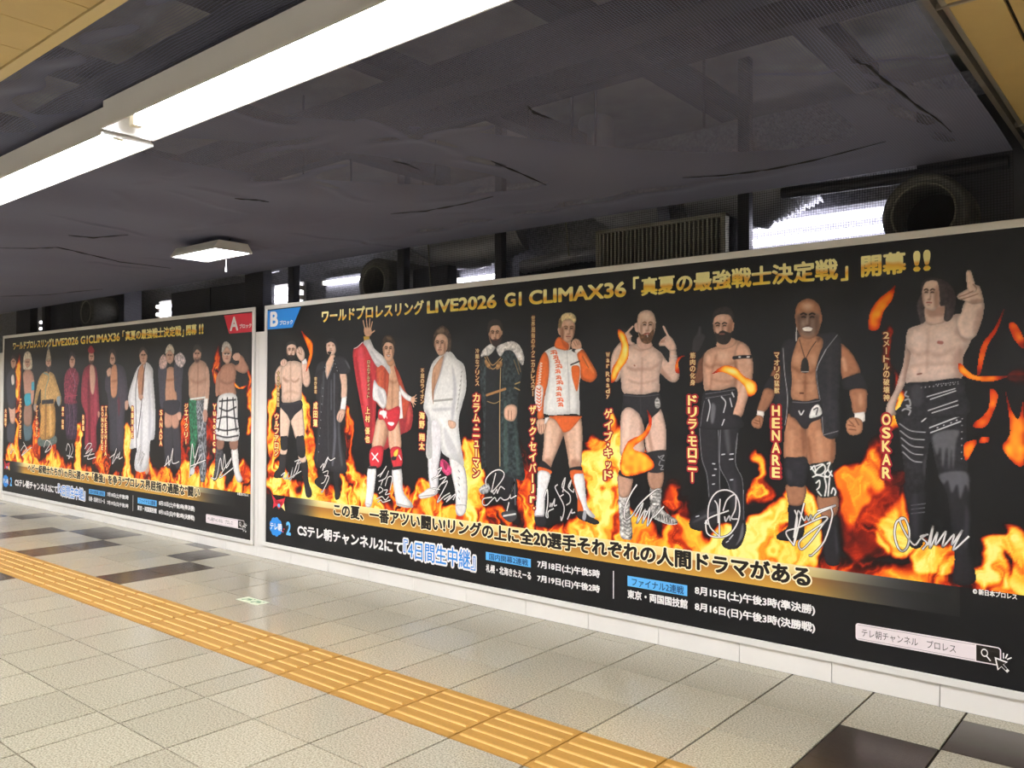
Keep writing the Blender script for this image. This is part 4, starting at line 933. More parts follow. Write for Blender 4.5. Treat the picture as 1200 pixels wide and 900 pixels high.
  ['s','8a5c4a',0.5,11.7,'3805 1284 3829 1235 3824 1144 3810 1143'],
  ['s','fbe4d6',0.4,11.8,'3707 1324 3737 1325 3722 1190 3698 1189'],
  ['s','8a5c4a',0.45,9.9,'3848 1227 3866 1228 3890 1122 3871 1113'],
  ['p','252427',0.35,0.05,'3657 961 3677 1007 3728 1068 3843 1103 3860 1054 3858 1017 3805 1008 3753 965 3743 941'],
  ['p','252427',0.35,0.05,'3848 1099 3970 1120 3971 1060 3953 996 3860 990 3856 1054'],
  ['p','9a6a55',0.1,0.05,'3858 1067 3886 1047 3860 1030'],
  ['l','8e8e90',4.9,'3927 1078 3961 1091 3944 1067 3963 1061'],
  ['l','8e8e90',4.9,'3937 1058 3929 1033 3955 1031 3939 1010 3957 1009'],
  ['l','8e8e90',4.9,'3923 1084 3937 1071'],
  ['p','d8b6a4',0.5,0.05,'3731 1699 3689 1730 3667 1752 3617 1699 3599 1631 3605 1541 3637 1517 3669 1544 3702 1628'],
  ['p','d8b6a4',0.45,0.05,'3695 1796 3718 1815 3742 1789 3742 1755 3767 1742 3761 1726 3726 1736 3695 1762'],
  ['l','dcbcaa',12.7,'3708 1801 3728 1820 3752 1841'],
  ['l','dcbcaa',10.1,'3718 1780 3744 1785'],
  ['l','dcbcaa',10.1,'3720 1761 3746 1742'],
  ['p','dab8a6',0.5,0.05,'3922 1685 3956 1662 3991 1622 3996 1691 4000 1701 4031 1711 4047 1636 4058 1548 4042 1514 4000 1514 3945 1556 3925 1582'],
  ['s','8a5c4a',0.5,9.8,'3936 1607 3964 1573 4009 1528 3991 1524 3945 1557'],
  ['l','c8bcb6',4.1,'4002 1660 4038 1659'],
  ['l','c8bcb6',4.1,'4004 1644 4040 1643'],
  ['p','dab8a6',0.4,0.05,'3936 1748 3973 1777 4005 1769 4035 1721 4036 1693 3993 1693 3964 1720 3936 1718 3927 1728'],
  ['l','dcbcaa',13,'3993 1765 3974 1797 3957 1830'],
  ['l','c49c88',9.8,'3967 1761 3941 1751'],
  ['l','c49c88',9.8,'3964 1743 3936 1738'],
  ['l','8a5c4a',3.3,'3964 1751 3941 1744'],
  ['p','dbb9a7',0.35,0.05,'3669 1612 3689 1713 3767 1733 3796 1745 3861 1734 3910 1702 3952 1668 3947 1614 3929 1541 3924 1449 3814 1441 3693 1445 3672 1527'],
  ['s','8a5c4a',0.55,11.8,'3712 1611 3756 1592 3814 1597 3816 1586 3756 1578 3712 1596'],
  ['s','8a5c4a',0.5,11.6,'3823 1592 3880 1595 3922 1619 3921 1607 3880 1583 3825 1582'],
  ['s','8a5c4a',0.45,8.3,'3812 1642 3819 1642 3816 1459 3808 1459'],
  ['s','8a5c4a',0.35,10.1,'3727 1527 3804 1509 3899 1525 3899 1515 3804 1499 3727 1517'],
  ['l','9a5c50',7.5,'3763 1612 3767 1608'],
  ['s','f8e0d2',0.4,16.7,'3799 1659 3791 1645 3769 1636 3742 1637 3720 1647 3712 1662 3720 1676 3742 1685 3769 1684 3791 1674'],
  ['s','f8e0d2',0.35,16.4,'3917 1652 3910 1639 3892 1631 3868 1631 3849 1640 3842 1654 3849 1668 3868 1675 3892 1675 3910 1666'],
  ['s','8a5c4a',0.5,10.1,'3760 1719 3804 1705 3866 1714 3863 1706 3804 1694 3760 1711'],
  ['p','cfa896',0.3,0.05,'3788 1777 3872 1748 3876 1711 3823 1700 3785 1723'],
  ['p','dcbcaa',0.35,0.05,'3784 1877 3794 1915 3832 1931 3879 1922 3904 1879 3904 1830 3890 1781 3851 1735 3811 1755 3788 1802'],
  ['p','d4ae9c',0.3,0.05,'3763 1853 3784 1858 3791 1810 3770 1814'],
  ['s','6b4434',0.55,7.5,'3846 1847 3843 1843 3836 1840 3828 1841 3821 1844 3819 1849 3821 1854 3828 1856 3836 1856 3843 1852'],
  ['s','6b4434',0.55,7.4,'3883 1845 3881 1841 3874 1838 3866 1839 3860 1842 3857 1847 3859 1852 3866 1854 3874 1854 3881 1850'],
  ['s','6b4434',0.5,9,'3818 1816 3816 1790 3813 1773 3808 1773 3804 1790 3802 1817 3804 1843 3808 1859 3812 1859 3816 1842'],
  ['s','6b4434',0.6,8.9,'3897 1812 3896 1786 3892 1770 3888 1770 3884 1787 3882 1813 3884 1839 3887 1855 3892 1855 3896 1838'],
  ['l','7a5a40',6.8,'3820 1859 3833 1863 3844 1857'],
  ['l','7a5a40',6.7,'3859 1856 3871 1861 3883 1856'],
  ['l','1a1210',5.2,'3825 1847 3832 1849 3841 1845'],
  ['l','1a1210',5.2,'3862 1844 3870 1847 3878 1844'],
  ['s','6b4434',0.5,4.5,'3862 1827 3861 1816 3859 1809 3856 1809 3853 1816 3853 1828 3853 1839 3856 1846 3859 1846 3861 1839'],
  ['s','6b4434',0.6,4.5,'3861 1811 3859 1808 3854 1807 3847 1807 3841 1809 3839 1812 3841 1814 3847 1816 3854 1815 3859 1814'],
  ['s','fff0e2',0.3,6,'3852 1832 3852 1822 3850 1815 3848 1815 3846 1822 3846 1832 3846 1843 3848 1849 3850 1849 3852 1843'],
  ['s','fff0e2',0.22,10.5,'3839 1821 3837 1815 3832 1811 3826 1811 3822 1816 3820 1822 3822 1828 3826 1831 3832 1831 3837 1827'],
  ['s','fff0e2',0.25,11.9,'3873 1885 3869 1876 3859 1871 3846 1872 3836 1878 3832 1887 3836 1896 3846 1901 3859 1900 3869 1894'],
  ['l','8a4a42',6.7,'3835 1796 3850 1797 3864 1795'],
  ['s','6b4434',0.45,4.5,'3861 1784 3858 1782 3853 1781 3846 1781 3840 1783 3838 1785 3840 1787 3846 1788 3853 1788 3858 1786'],
  ['s','fff2e6',0.4,14.9,'3865 1898 3860 1888 3846 1883 3828 1884 3814 1891 3808 1901 3814 1911 3828 1916 3846 1915 3860 1908'],
  ['p','6a4c38',0.3,0.3,'3790 1808 3811 1791 3837 1798 3853 1789 3870 1800 3892 1817 3890 1775 3872 1743 3842 1734 3809 1754'],
  ['l','a8655a',6.7,'3830 1790 3861 1790'],
  ['l','e8e0da',4.2,'3848 1789 3853 1776'],
  ['p','272629',0.3,0.05,'3693 1444 3814 1438 3927 1451 3938 1361 3888 1311 3852 1284 3824 1266 3805 1318 3746 1359 3707 1361 3678 1339 3687 1409'],
  ['l','55545a',3.4,'3693 1434 3814 1428 3927 1439'],
  ['l','3a393e',3.3,'3804 1426 3808 1326'],
  ['p','b4b0ac',0.2,0.3,'3901 1402 3918 1424 3933 1402 3935 1367 3908 1363'],
  ['l','2c2a2a',4.1,'3908 1402 3927 1402'],
  ['l','2c2a2a',4.1,'3910 1384 3931 1382'],
 ]),
 ('printed dark-bearded man in shiny black trousers with black armband', [
  ['p','222125',0.5,0.05,'4131 754 4176 786 4235 818 4304 839 4306 748 4212 687 4127 695'],
  ['p','242327',0.5,0.05,'4180 1317 4300 1319 4304 1186 4309 1062 4309 914 4303 814 4253 809 4235 891 4225 991 4193 1073 4184 1207'],
  ['p','252428',0.5,0.05,'4281 1319 4425 1321 4413 1215 4397 1067 4436 988 4444 827 4453 698 4382 735 4363 852 4354 950 4301 1054 4292 1186'],
  ['p','222125',0.5,0.05,'4378 747 4447 762 4453 698 4417 619 4356 602 4319 617 4324 651 4372 689'],
  ['l','8a8a90',3,'4185 1300 4187 1207 4199 1082 4228 999 4242 875'],
  ['l','8a8a90',2.9,'4294 1269 4299 1186 4303 1054 4349 966 4366 918'],
  ['l','8a8a90',2.9,'4408 1231 4396 1075 4434 988 4441 891 4442 770'],
  ['l','8a8a90',2.9,'4311 1303 4303 1062 4305 922'],
  ['l','e6e6ea',5,'4316 1112 4334 1115'],
  ['l','e6e6ea',4.9,'4363 1116 4384 1119'],
  ['l','e6e6ea',4.9,'4361 1088 4382 1091'],
  ['l','e6e6ea',5,'4262 1060 4276 1059'],
  ['l','e6e6ea',5,'4274 1031 4285 1030'],
  ['l','e6e6ea',5,'4262 995 4276 997'],
  ['l','e6e6ea',5,'4262 947 4274 949'],
  ['l','e6e6ea',4.9,'4366 977 4382 980'],
  ['l','e6e6ea',5.1,'4162 759 4180 765'],
  ['l','e6e6ea',4.9,'4343 637 4356 646'],
  ['l','e6e6ea',4.9,'4360 655 4382 682'],
  ['s','5a5a60',0.6,6.7,'4230 1301 4253 1276 4258 1302'],
  ['s','e0e0e4',0.7,4.1,'4307 1307 4334 1299 4327 1266 4313 1286'],
  ['s','66666c',0.5,8.3,'4329 1262 4356 1262 4365 1131 4347 1130'],
  ['s','4c4c52',0.5,8.2,'4382 968 4399 969 4408 807 4395 806'],
  ['s','9a9aa0',0.5,4.9,'4399 1190 4406 1190 4401 1084 4396 1084'],
  ['s','6a6a70',0.5,5.1,'4139 723 4212 772 4298 805 4212 755'],
  ['s','8a8a90',0.6,4.1,'4434 744 4442 745 4438 680 4399 627 4417 670'],
  ['p','6b4636',0.5,0.05,'4202 1652 4214 1672 4211 1601 4214 1528 4180 1505 4150 1513 4168 1578 4176 1625'],
  ['p','313032',0.3,0.05,'4140 1680 4145 1746 4169 1784 4180 1819 4195 1815 4194 1783 4219 1765 4204 1727 4178 1685'],
  ['l','3c3b3e',7.9,'4180 1768 4185 1811'],
  ['p','cc9d84',0.4,0.05,'4211 1658 4238 1688 4293 1706 4372 1736 4421 1728 4467 1698 4483 1654 4463 1618 4411 1528 4398 1480 4306 1465 4220 1457 4207 1530 4204 1601'],
  ['s','7a4a36',0.6,11,'4213 1617 4247 1596 4289 1611 4339 1598 4389 1620 4389 1609 4339 1586 4289 1599 4247 1584 4213 1605'],
  ['s','7a4a36',0.5,7.8,'4260 1592 4267 1592 4252 1467 4243 1467'],
  ['s','7a4a36',0.5,9.4,'4279 1654 4294 1661 4276 1615 4265 1600'],
  ['s','f2cdb4',0.45,13.9,'4356 1652 4349 1640 4333 1633 4312 1634 4295 1642 4289 1654 4295 1666 4312 1672 4333 1672 4349 1664'],
  ['s','f2cdb4',0.35,11,'4248 1639 4246 1627 4240 1620 4233 1620 4227 1628 4225 1640 4227 1652 4233 1659 4240 1659 4246 1651'],
  ['s','7a4a36',0.4,7.8,'4260 1529 4339 1513 4397 1528 4397 1520 4339 1504 4260 1520'],
  ['p','cfa087',0.5,0.05,'4420 1725 4461 1704 4485 1656 4496 1595 4491 1527 4479 1466 4455 1390 4427 1319 4372 1334 4395 1420 4392 1497 4400 1558 4387 1620 4395 1682'],
  ['s','7a4a36',0.55,9.2,'4390 1620 4405 1620 4409 1528 4398 1466 4392 1497'],
  ['s','f6d6c0',0.4,10.7,'4453 1687 4471 1656 4477 1603 4465 1611'],
  ['s','f6d6c0',0.35,7.6,'4437 1497 4453 1481 4429 1390 4417 1390'],
  ['l','141316',18.5,'4387 1639 4437 1643 4483 1642'],
  ['l','e8e4e0',7.7,'4416 1643 4423 1642'],
  ['l','e8e4e0',7.6,'4463 1642 4473 1642'],
  ['p','222124',0.4,0.05,'4375 1329 4427 1318 4428 1264 4376 1262'],
  ['p','c49880',0.3,0.05,'4296 1740 4372 1748 4400 1724 4364 1694 4292 1694'],
  ['p','d6ac96',0.35,0.05,'4265 1819 4267 1866 4297 1885 4356 1880 4380 1852 4378 1790 4364 1744 4331 1721 4297 1738 4275 1772'],
  ['p','c89a82',0.3,0.05,'4376 1827 4389 1828 4383 1788 4376 1786'],
  ['s','6b4434',0.55,7.8,'4307 1819 4304 1814 4297 1811 4288 1811 4281 1815 4278 1820 4281 1825 4288 1828 4297 1827 4304 1824'],
  ['s','6b4434',0.55,7.8,'4346 1817 4344 1812 4337 1809 4328 1809 4321 1813 4319 1818 4321 1823 4328 1826 4337 1825 4344 1822'],
  ['s','6b4434',0.5,9.4,'4279 1786 4277 1758 4273 1741 4268 1741 4264 1759 4263 1786 4264 1814 4268 1831 4273 1831 4277 1813'],
  ['s','6b4434',0.6,9.3,'4363 1782 4362 1754 4358 1738 4353 1738 4349 1755 4347 1782 4349 1810 4353 1826 4358 1826 4362 1809'],
  ['l','120e0c',7,'4279 1831 4292 1835 4304 1828'],
  ['l','120e0c',7,'4320 1827 4332 1833 4345 1827'],
  ['l','1a1210',5.5,'4284 1818 4292 1820 4302 1817'],
  ['l','1a1210',5.4,'4324 1815 4333 1818 4341 1815'],
  ['s','6b4434',0.5,4.7,'4325 1797 4324 1786 4322 1778 4318 1779 4316 1786 4315 1798 4316 1810 4318 1817 4322 1817 4324 1809'],
  ['s','6b4434',0.6,4.7,'4325 1780 4323 1778 4317 1776 4310 1777 4304 1779 4301 1781 4304 1784 4310 1785 4317 1785 4323 1783'],
  ['s','fff0e2',0.3,6.2,'4314 1803 4314 1792 4312 1785 4310 1785 4308 1792 4307 1803 4308 1814 4310 1821 4312 1821 4314 1814'],
  ['s','fff0e2',0.22,10.9,'4301 1791 4299 1784 4294 1781 4288 1781 4283 1785 4281 1792 4283 1798 4288 1802 4294 1802 4299 1797'],
  ['s','fff0e2',0.25,12.4,'4334 1858 4329 1849 4318 1844 4305 1844 4294 1851 4290 1860 4294 1869 4305 1874 4318 1873 4329 1867'],
  ['l','8a4a42',7,'4299 1765 4314 1766 4329 1764'],
  ['s','6b4434',0.45,4.7,'4326 1752 4324 1750 4318 1749 4310 1749 4304 1751 4302 1753 4304 1755 4310 1757 4318 1756 4324 1755'],
  ['s','7a4a36',0.5,9.3,'4360 1845 4379 1844 4376 1775 4362 1775'],
  ['p','25201c',0.25,0.2,'4275 1783 4293 1774 4308 1787 4327 1790 4343 1783 4368 1775 4377 1786 4371 1744 4347 1716 4314 1715 4287 1735'],
  ['l','8a564a',7,'4303 1772 4331 1771'],
  ['p','2f2a28',0.25,0.2,'4260 1851 4270 1900 4313 1920 4360 1913 4385 1876 4381 1843 4360 1873 4306 1879 4274 1864 4265 1835'],
  ['p','27262a',0.35,0.05,'4211 1455 4306 1463 4395 1480 4407 1420 4382 1328 4424 1315 4425 1260 4183 1253 4195 1356'],
  ['l','6e6e74',3.2,'4220 1443 4393 1466'],
  ['l','6e6e74',3.1,'4221 1419 4390 1445'],
  ['l','6e6e74',3.2,'4213 1404 4200 1340 4189 1261'],
  ['l','d8d8dc',5.4,'4314 1428 4339 1397 4327 1342'],
  ['l','d8d8dc',5.5,'4238 1412 4247 1372 4230 1294'],
  ['l','d8d8dc',5.4,'4331 1304 4318 1272'],
  ['l','d8d8dc',5.4,'4364 1420 4376 1374'],
  ['s','8a8a90',0.6,6.3,'4255 1388 4281 1373 4268 1287 4251 1294'],
  ['l','e0e0e4',6.2,'4376 1451 4387 1428'],
 ]),
 ('printed bald man in open black sleeveless vest with white wrist tape', [
  ['p','201f23',0.45,0.05,'4688 873 4757 881 4770 780 4761 717 4715 686 4634 685 4627 711 4685 763'],
  ['p','201f23',0.45,0.05,'4860 828 4928 841 4940 730 4948 646 4938 593 4879 594 4868 688'],
  ['s','3a3a40',0.6,6.8,'4922 796 4932 729 4938 662 4926 661'],
  ['p','9a6a50',0.5,0.05,'4677 972 4774 979 4761 882 4693 871 4680 921'],
  ['p','9a6a50',0.5,0.05,'4837 929 4932 939 4928 843 4859 825'],
  ['p','a97558',0.5,0.05,'4671 1345 4755 1285 4779 1259 4788 1190 4782 1112 4671 1101 4665 1221'],
  ['p','ad785a',0.5,0.05,'4777 1251 4804 1308 4859 1322 4870 1245 4919 1242 4914 1101 4799 1082 4782 1164'],
  ['s','5c3524',0.5,12.2,'4751 1267 4776 1242 4773 1129 4760 1128'],
  ['s','d8a888',0.4,12.3,'4693 1248 4716 1249 4711 1126 4696 1125'],
  ['s','d8a888',0.4,12.1,'4829 1244 4855 1244 4863 1124 4842 1123'],
  ['s','5c3524',0.5,8.7,'4783 1216 4798 1216 4812 1096 4800 1091'],
  ['s','5c3524',0.5,8.5,'4906 1229 4918 1229 4912 1118 4901 1118'],
  ['p','232227',0.4,0.1,'4667 1110 4724 1117 4783 1116 4783 1025 4766 970 4720 968 4687 969 4669 1026'],
  ['s','3a3a40',0.6,7.1,'4681 1053 4706 1037 4702 1002 4683 1010'],
  ['p','232725',0.2,0.05,'4797 1082 4846 1096 4903 1102 4916 1033 4933 958 4924 934 4846 924 4827 993 4807 1026'],
  ['l','e8e6e2',6.9,'4803 1061 4821 1079 4825 1045 4803 1074'],
  ['l','e8e6e2',6.9,'4829 1079 4863 1090 4876 1065 4855 1038 4825 1040 4838 1067 4863 1086'],
  ['l','e8e6e2',6.8,'4885 1093 4899 1099 4889 1066 4910 1033'],
  ['l','e8e6e2',6.9,'4812 1022 4838 1033 4889 1027 4906 1058'],
  ['l','e8e6e2',6.9,'4829 993 4846 1007 4846 977 4833 959'],
  ['l','e8e6e2',6.9,'4872 1022 4880 980 4873 932'],
  ['l','e8e6e2',6.8,'4897 1024 4893 981 4889 933'],
  ['l','e8e6e2',6.9,'4838 951 4855 931'],
  ['l','e8e6e2',6.8,'4905 947 4914 974 4926 958 4922 939'],
  ['l','e8e6e2',6.8,'4889 1066 4872 1039 4889 1027'],
  ['p','242327',0.3,0.05,'4716 1731 4736 1763 4856 1748 4928 1751 4953 1697 4864 1675 4743 1688'],
  ['p','242327',0.35,0.12,'4657 1707 4727 1729 4745 1703 4709 1618 4713 1451 4686 1345 4664 1244 4633 1289 4614 1415 4637 1567'],
  ['p','8a5a42',0.5,0.05,'4596 1554 4639 1586 4640 1487 4613 1449 4592 1476'],
  ['p','201f23',0.3,0.05,'4553 1476 4598 1540 4627 1487 4609 1449 4570 1460'],
  ['p','9a6a50',0.5,0.05,'4561 1473 4614 1458 4599 1406 4557 1346 4520 1355 4537 1415'],
  ['q','e6e0da',0.3,0.05,'4521 1357 4557 1350 4552 1318 4515 1332'],
  ['p','a97558',0.45,0.05,'4488 1299 4518 1329 4551 1319 4542 1269 4518 1261 4492 1272'],
  ['l','5c3524',3.6,'4504 1306 4531 1297'],
  ['l','5c3524',3.6,'4499 1292 4525 1283'],
  ['l','5c3524',3.6,'4531 1315 4536 1274'],
  ['p','ad7a5c',0.3,0.05,'4732 1714 4756 1740 4839 1736 4866 1701 4839 1589 4840 1468 4849 1415 4711 1414 4706 1521 4702 1610'],
  ['s','5c3524',0.6,12.3,'4707 1592 4747 1565 4771 1571 4771 1559 4747 1551 4707 1578'],
  ['s','5c3524',0.6,12.2,'4778 1564 4804 1557 4835 1585 4835 1572 4804 1545 4778 1552'],
  ['s','5c3524',0.5,7.9,'4771 1564 4780 1564 4778 1425 4769 1425'],
  ['s','e0b090',0.5,14,'4757 1626 4753 1609 4742 1598 4729 1598 4718 1609 4714 1627 4718 1645 4729 1655 4742 1655 4753 1644'],
  ['s','e0b090',0.45,13.8,'4832 1620 4828 1603 4820 1594 4809 1594 4800 1604 4797 1621 4800 1637 4809 1647 4820 1646 4828 1636'],
  ['s','5c3524',0.4,7.9,'4716 1504 4830 1503 4830 1494 4716 1495'],
  ['l','4a2818',7.9,'4748 1448 4764 1447'],
  ['s','e0b090',0.35,10.5,'4756 1486 4752 1465 4744 1453 4733 1453 4724 1465 4720 1486 4724 1507 4733 1519 4744 1519 4752 1507'],
  ['s','e0b090',0.3,10.4,'4824 1486 4821 1465 4813 1453 4803 1453 4795 1465 4793 1486 4796 1506 4803 1519 4813 1519 4821 1506'],
  ['p','a56f52',0.5,0.05,'4949 1685 4973 1681 5016 1628 5046 1551 5008 1538 4965 1513 4951 1587'],
  ['s','e8c0a4',0.6,10.2,'4957 1621 4973 1620 4981 1561 4970 1561'],
  ['p','201f23',0.35,0.05,'4959 1515 5006 1535 5047 1545 5072 1501 5076 1458 4999 1461 4963 1471'],
  ['p','a06c50',0.5,0.05,'4998 1463 5072 1466 5076 1409 5068 1349 5016 1348 5004 1400'],
  ['s','d8a888',0.5,8.3,'5056 1418 5054 1398 5049 1386 5043 1386 5038 1398 5036 1417 5038 1437 5043 1449 5049 1449 5054 1437'],
  ['q','efeae4',0.3,0.05,'5017 1350 5065 1357 5065 1308 5020 1312'],
  ['p','ae7a5c',0.45,0.05,'4981 1310 5014 1329 5054 1312 5051 1257 5013 1241 4983 1255'],
  ['l','5c3524',4.2,'4993 1312 5014 1291'],
  ['l','5c3524',4.2,'4987 1291 5022 1283'],
  ['l','5c3524',4.2,'5022 1321 5038 1292'],
  ['l','5c3524',4.2,'4991 1270 5025 1266'],
  ['p','262529',0.35,0.15,'4828 1563 4864 1683 4932 1739 4954 1697 4951 1536 4942 1417 4941 1239 4867 1234 4850 1365 4837 1468'],
  ['s','34343a',0.6,10.3,'4890 1605 4907 1605 4902 1365 4889 1365'],
  ['l','b0aeb2',4.3,'4832 1563 4843 1598 4881 1670'],
  ['l','9a989c',3.4,'4881 1670 4936 1739'],
  ['l','aaa8ac',3.6,'4659 1682 4667 1557 4682 1433 4678 1345 4669 1283'],
  ['l','8a888c',3.4,'4864 1236 4939 1259'],
  ['l','8a888c',3.5,'4830 1563 4838 1485 4857 1365 4865 1245'],
  ['p','242227',0.3,0.05,'4701 1409 4778 1406 4849 1416 4861 1330 4805 1298 4783 1266 4755 1274 4725 1317 4696 1334'],
  ['l','6a686e',4.4,'4709 1402 4778 1399 4847 1410'],
  ['p','e4e2de',0.2,0.2,'4797 1322 4811 1373 4842 1389 4858 1341'],
  ['l','17151a',5.2,'4817 1364 4838 1373 4830 1339'],
  ['l','e0dedc',6.1,'4742 1356 4753 1337 4767 1358'],
  ['p','a9765a',0.35,0.05,'4723 1838 4730 1895 4761 1925 4804 1928 4844 1896 4857 1839 4850 1779 4830 1739 4791 1723 4756 1738 4732 1783'],
  ['s','6e6058',0.7,12.3,'4736 1855 4848 1848 4844 1779 4828 1747 4791 1733 4756 1747 4739 1784'],
  ['s','e8bd9c',0.55,12.2,'4812 1894 4807 1885 4792 1880 4773 1882 4758 1888 4753 1898 4758 1907 4773 1911 4792 1910 4807 1903'],
  ['s','40281e',0.55,9.4,'4782 1838 4779 1832 4771 1829 4762 1830 4754 1834 4751 1840 4754 1846 4762 1849 4772 1849 4779 1845'],
  ['s','40281e',0.55,9.3,'4826 1836 4823 1830 4815 1827 4806 1827 4798 1831 4795 1837 4798 1843 4806 1847 4815 1846 4823 1842'],
  ['s','40281e',0.5,11.3,'4751 1799 4750 1765 4745 1745 4740 1745 4735 1766 4734 1799 4735 1833 4740 1853 4745 1853 4750 1832'],
  ['s','40281e',0.6,11.2,'4843 1794 4841 1761 4837 1741 4831 1741 4827 1762 4826 1795 4827 1827 4832 1847 4837 1847 4841 1827'],
  ['l','1c1210',8.5,'4753 1853 4767 1858 4780 1850'],
  ['l','1c1210',8.4,'4797 1849 4810 1855 4824 1849'],
  ['l','1a1210',6.6,'4758 1838 4767 1840 4777 1836'],
  ['l','1a1210',6.6,'4801 1834 4810 1838 4819 1834'],
  ['s','40281e',0.5,5.6,'4802 1813 4801 1798 4798 1790 4795 1790 4792 1799 4791 1813 4792 1828 4795 1836 4798 1836 4801 1827'],
  ['s','40281e',0.6,5.6,'4802 1792 4799 1789 4793 1787 4785 1788 4778 1790 4775 1794 4778 1797 4785 1798 4793 1798 4799 1796'],
  ['s','fff0e2',0.3,7.5,'4790 1819 4789 1806 4788 1798 4785 1798 4783 1806 4783 1819 4783 1833 4785 1841 4788 1841 4790 1832'],
  ['s','fff0e2',0.22,13.2,'4775 1805 4773 1797 4768 1793 4761 1793 4756 1798 4754 1806 4756 1814 4761 1818 4768 1818 4773 1813'],
  ['s','fff0e2',0.25,15,'4813 1885 4808 1874 4796 1868 4781 1869 4769 1877 4765 1888 4769 1899 4781 1905 4796 1904 4808 1896'],
  ['l','4a2a24',8.5,'4772 1774 4789 1775 4805 1772'],
  ['s','40281e',0.45,5.6,'4802 1758 4799 1756 4793 1754 4785 1755 4778 1757 4775 1760 4778 1762 4785 1764 4793 1763 4799 1761'],
  ['p','f2ece4',0.1,0.05,'4761 1782 4787 1787 4811 1779 4802 1764 4773 1765'],
  ['l','4a2a24',3.5,'4759 1784 4787 1790 4813 1781'],
  ['l','4a2a24',3.5,'4771 1763 4802 1761'],
  ['p','9a6a50',0.2,0.05,'4848 1840 4858 1848 4858 1804 4849 1801'],
  ['l','26201e',3.5,'4745 1723 4760 1670 4774 1624'],
  ['l','26201e',3.5,'4830 1711 4800 1668 4778 1624'],
  ['p','242222',0.2,0.05,'4760 1619 4785 1623 4793 1558 4753 1559'],
  ['l','e0dcd8',5.3,'4729 1785 4729 1718'],
  ['l','c0bcb8',3.5,'4755 1558 4791 1557'],
  ['s','3c2820',0.5,6.9,'4830 1728 4860 1735 4839 1702'],
 ]),
 ('printed tall long-haired man pointing a finger in black studded trousers', [
  ['p','1e1d21',0.45,0.05,'5246 1020 5337 1002 5328 865 5323 736 5269 730 5266 859 5256 937'],
  ['p','1e1d21',0.45,0.05,'5393 1083 5515 1100 5523 988 5527 884 5518 752 5539 661 5538 593 5455 581 5461 688 5447 839 5430 980'],
  ['p','242327',0.35,0.2,'5225 1381 5504 1422 5508 1317 5512 1095 5458 1078 5396 1077 5361 1222 5343 1129 5328 1000 5263 985 5243 1114 5225 1261'],
  ['s','88888c',0.5,5.8,'5372 1256 5476 1279 5467 1221 5454 1097 5448 1192 5437 1096 5429 1201 5411 1104 5402 1199 5387 1160'],
  ['s','7a7a80',0.55,5.8,'5399 1074 5509 1089 5517 997 5505 1033 5483 966 5471 1031 5449 991 5432 1047 5415 1027'],
  ['l','b0b0b4',4,'5225 1303 5273 1271 5338 1265'],
  ['l','b0b0b4',4,'5228 1269 5275 1235 5334 1230'],
  ['l','b0b0b4',4,'5232 1236 5278 1200 5330 1194'],
  ['l','b0b0b4',4,'5236 1202 5281 1165 5327 1159'],
  ['l','b0b0b4',4,'5239 1169 5283 1130 5323 1124'],
  ['l','d8d8da',4.9,'5323 1315 5372 1353 5475 1391'],
  ['l','d8d8da',4.9,'5354 1345 5372 1373 5472 1412'],
  ['l','d8d8da',4.9,'5357 1287 5485 1344'],
  ['l','d8d8da',4.9,'5361 1264 5486 1319'],
  ['l','e4e4e6',4.8,'5372 1361 5374 1361'],
  ['l','e4e4e6',4.8,'5398 1371 5400 1371'],
  ['l','e4e4e6',4.8,'5425 1381 5426 1381'],
  ['l','e4e4e6',4.8,'5451 1393 5452 1393'],
  ['l','e4e4e6',4.8,'5389 1288 5391 1288'],
  ['l','e4e4e6',4.8,'5416 1300 5417 1300'],
  ['l','e4e4e6',4.8,'5446 1312 5448 1312'],
  ['l','e4e4e6',4.8,'5469 1324 5471 1324'],
  ['l','d0d0d2',3.8,'5494 1393 5494 1392'],
  ['l','d0d0d2',3.8,'5493 1363 5493 1362'],
  ['l','d0d0d2',3.8,'5492 1332 5493 1331'],
  ['l','d0d0d2',3.8,'5491 1302 5492 1301'],
  ['l','d0d0d2',3.8,'5491 1272 5492 1271'],
  ['l','d0d0d2',3.8,'5490 1241 5491 1240'],
  ['l','d0d0d2',3.8,'5490 1211 5491 1210'],
  ['l','d0d0d2',3.8,'5489 1180 5490 1179'],
  ['l','d0d0d2',3.8,'5489 1150 5490 1149'],
  ['l','606066',3.9,'5277 919 5337 932'],
  ['l','606066',3.9,'5277 900 5337 913'],
  ['l','606066',3.9,'5277 880 5337 893'],
  ['s','3a3a40',0.6,7.6,'5505 939 5519 884 5510 760 5500 759'],
  ['s','34343a',0.5,9.8,'5281 959 5303 961 5303 785 5285 783'],
  ['s','55555a',0.5,5.8,'5327 1118 5345 1178 5333 1041'],
  ['p','d0b4a6',0.5,0.05,'5263 1734 5259 1673 5277 1636 5269 1576 5251 1495 5220 1431 5205 1374 5208 1345 5166 1344 5171 1398 5202 1455 5225 1528 5244 1593 5253 1674'],
  ['s','8a6354',0.5,9.7,'5261 1641 5274 1624 5257 1520 5242 1512'],
  ['p','3f3738',0.3,0.25,'5304 1869 5329 1915 5341 1838 5348 1788 5323 1774 5310 1816'],
  ['p','d6bbad',0.3,0.05,'5260 1738 5280 1759 5325 1773 5354 1791 5426 1791 5483 1811 5512 1742 5532 1697 5497 1610 5489 1516 5346 1504 5257 1495 5271 1600 5275 1641 5256 1674'],
  ['s','9a7260',0.55,14.6,'5268 1673 5302 1636 5353 1646 5353 1634 5302 1622 5272 1649'],
  ['s','9a7260',0.5,14.3,'5361 1638 5411 1632 5461 1666 5461 1654 5411 1619 5361 1625'],
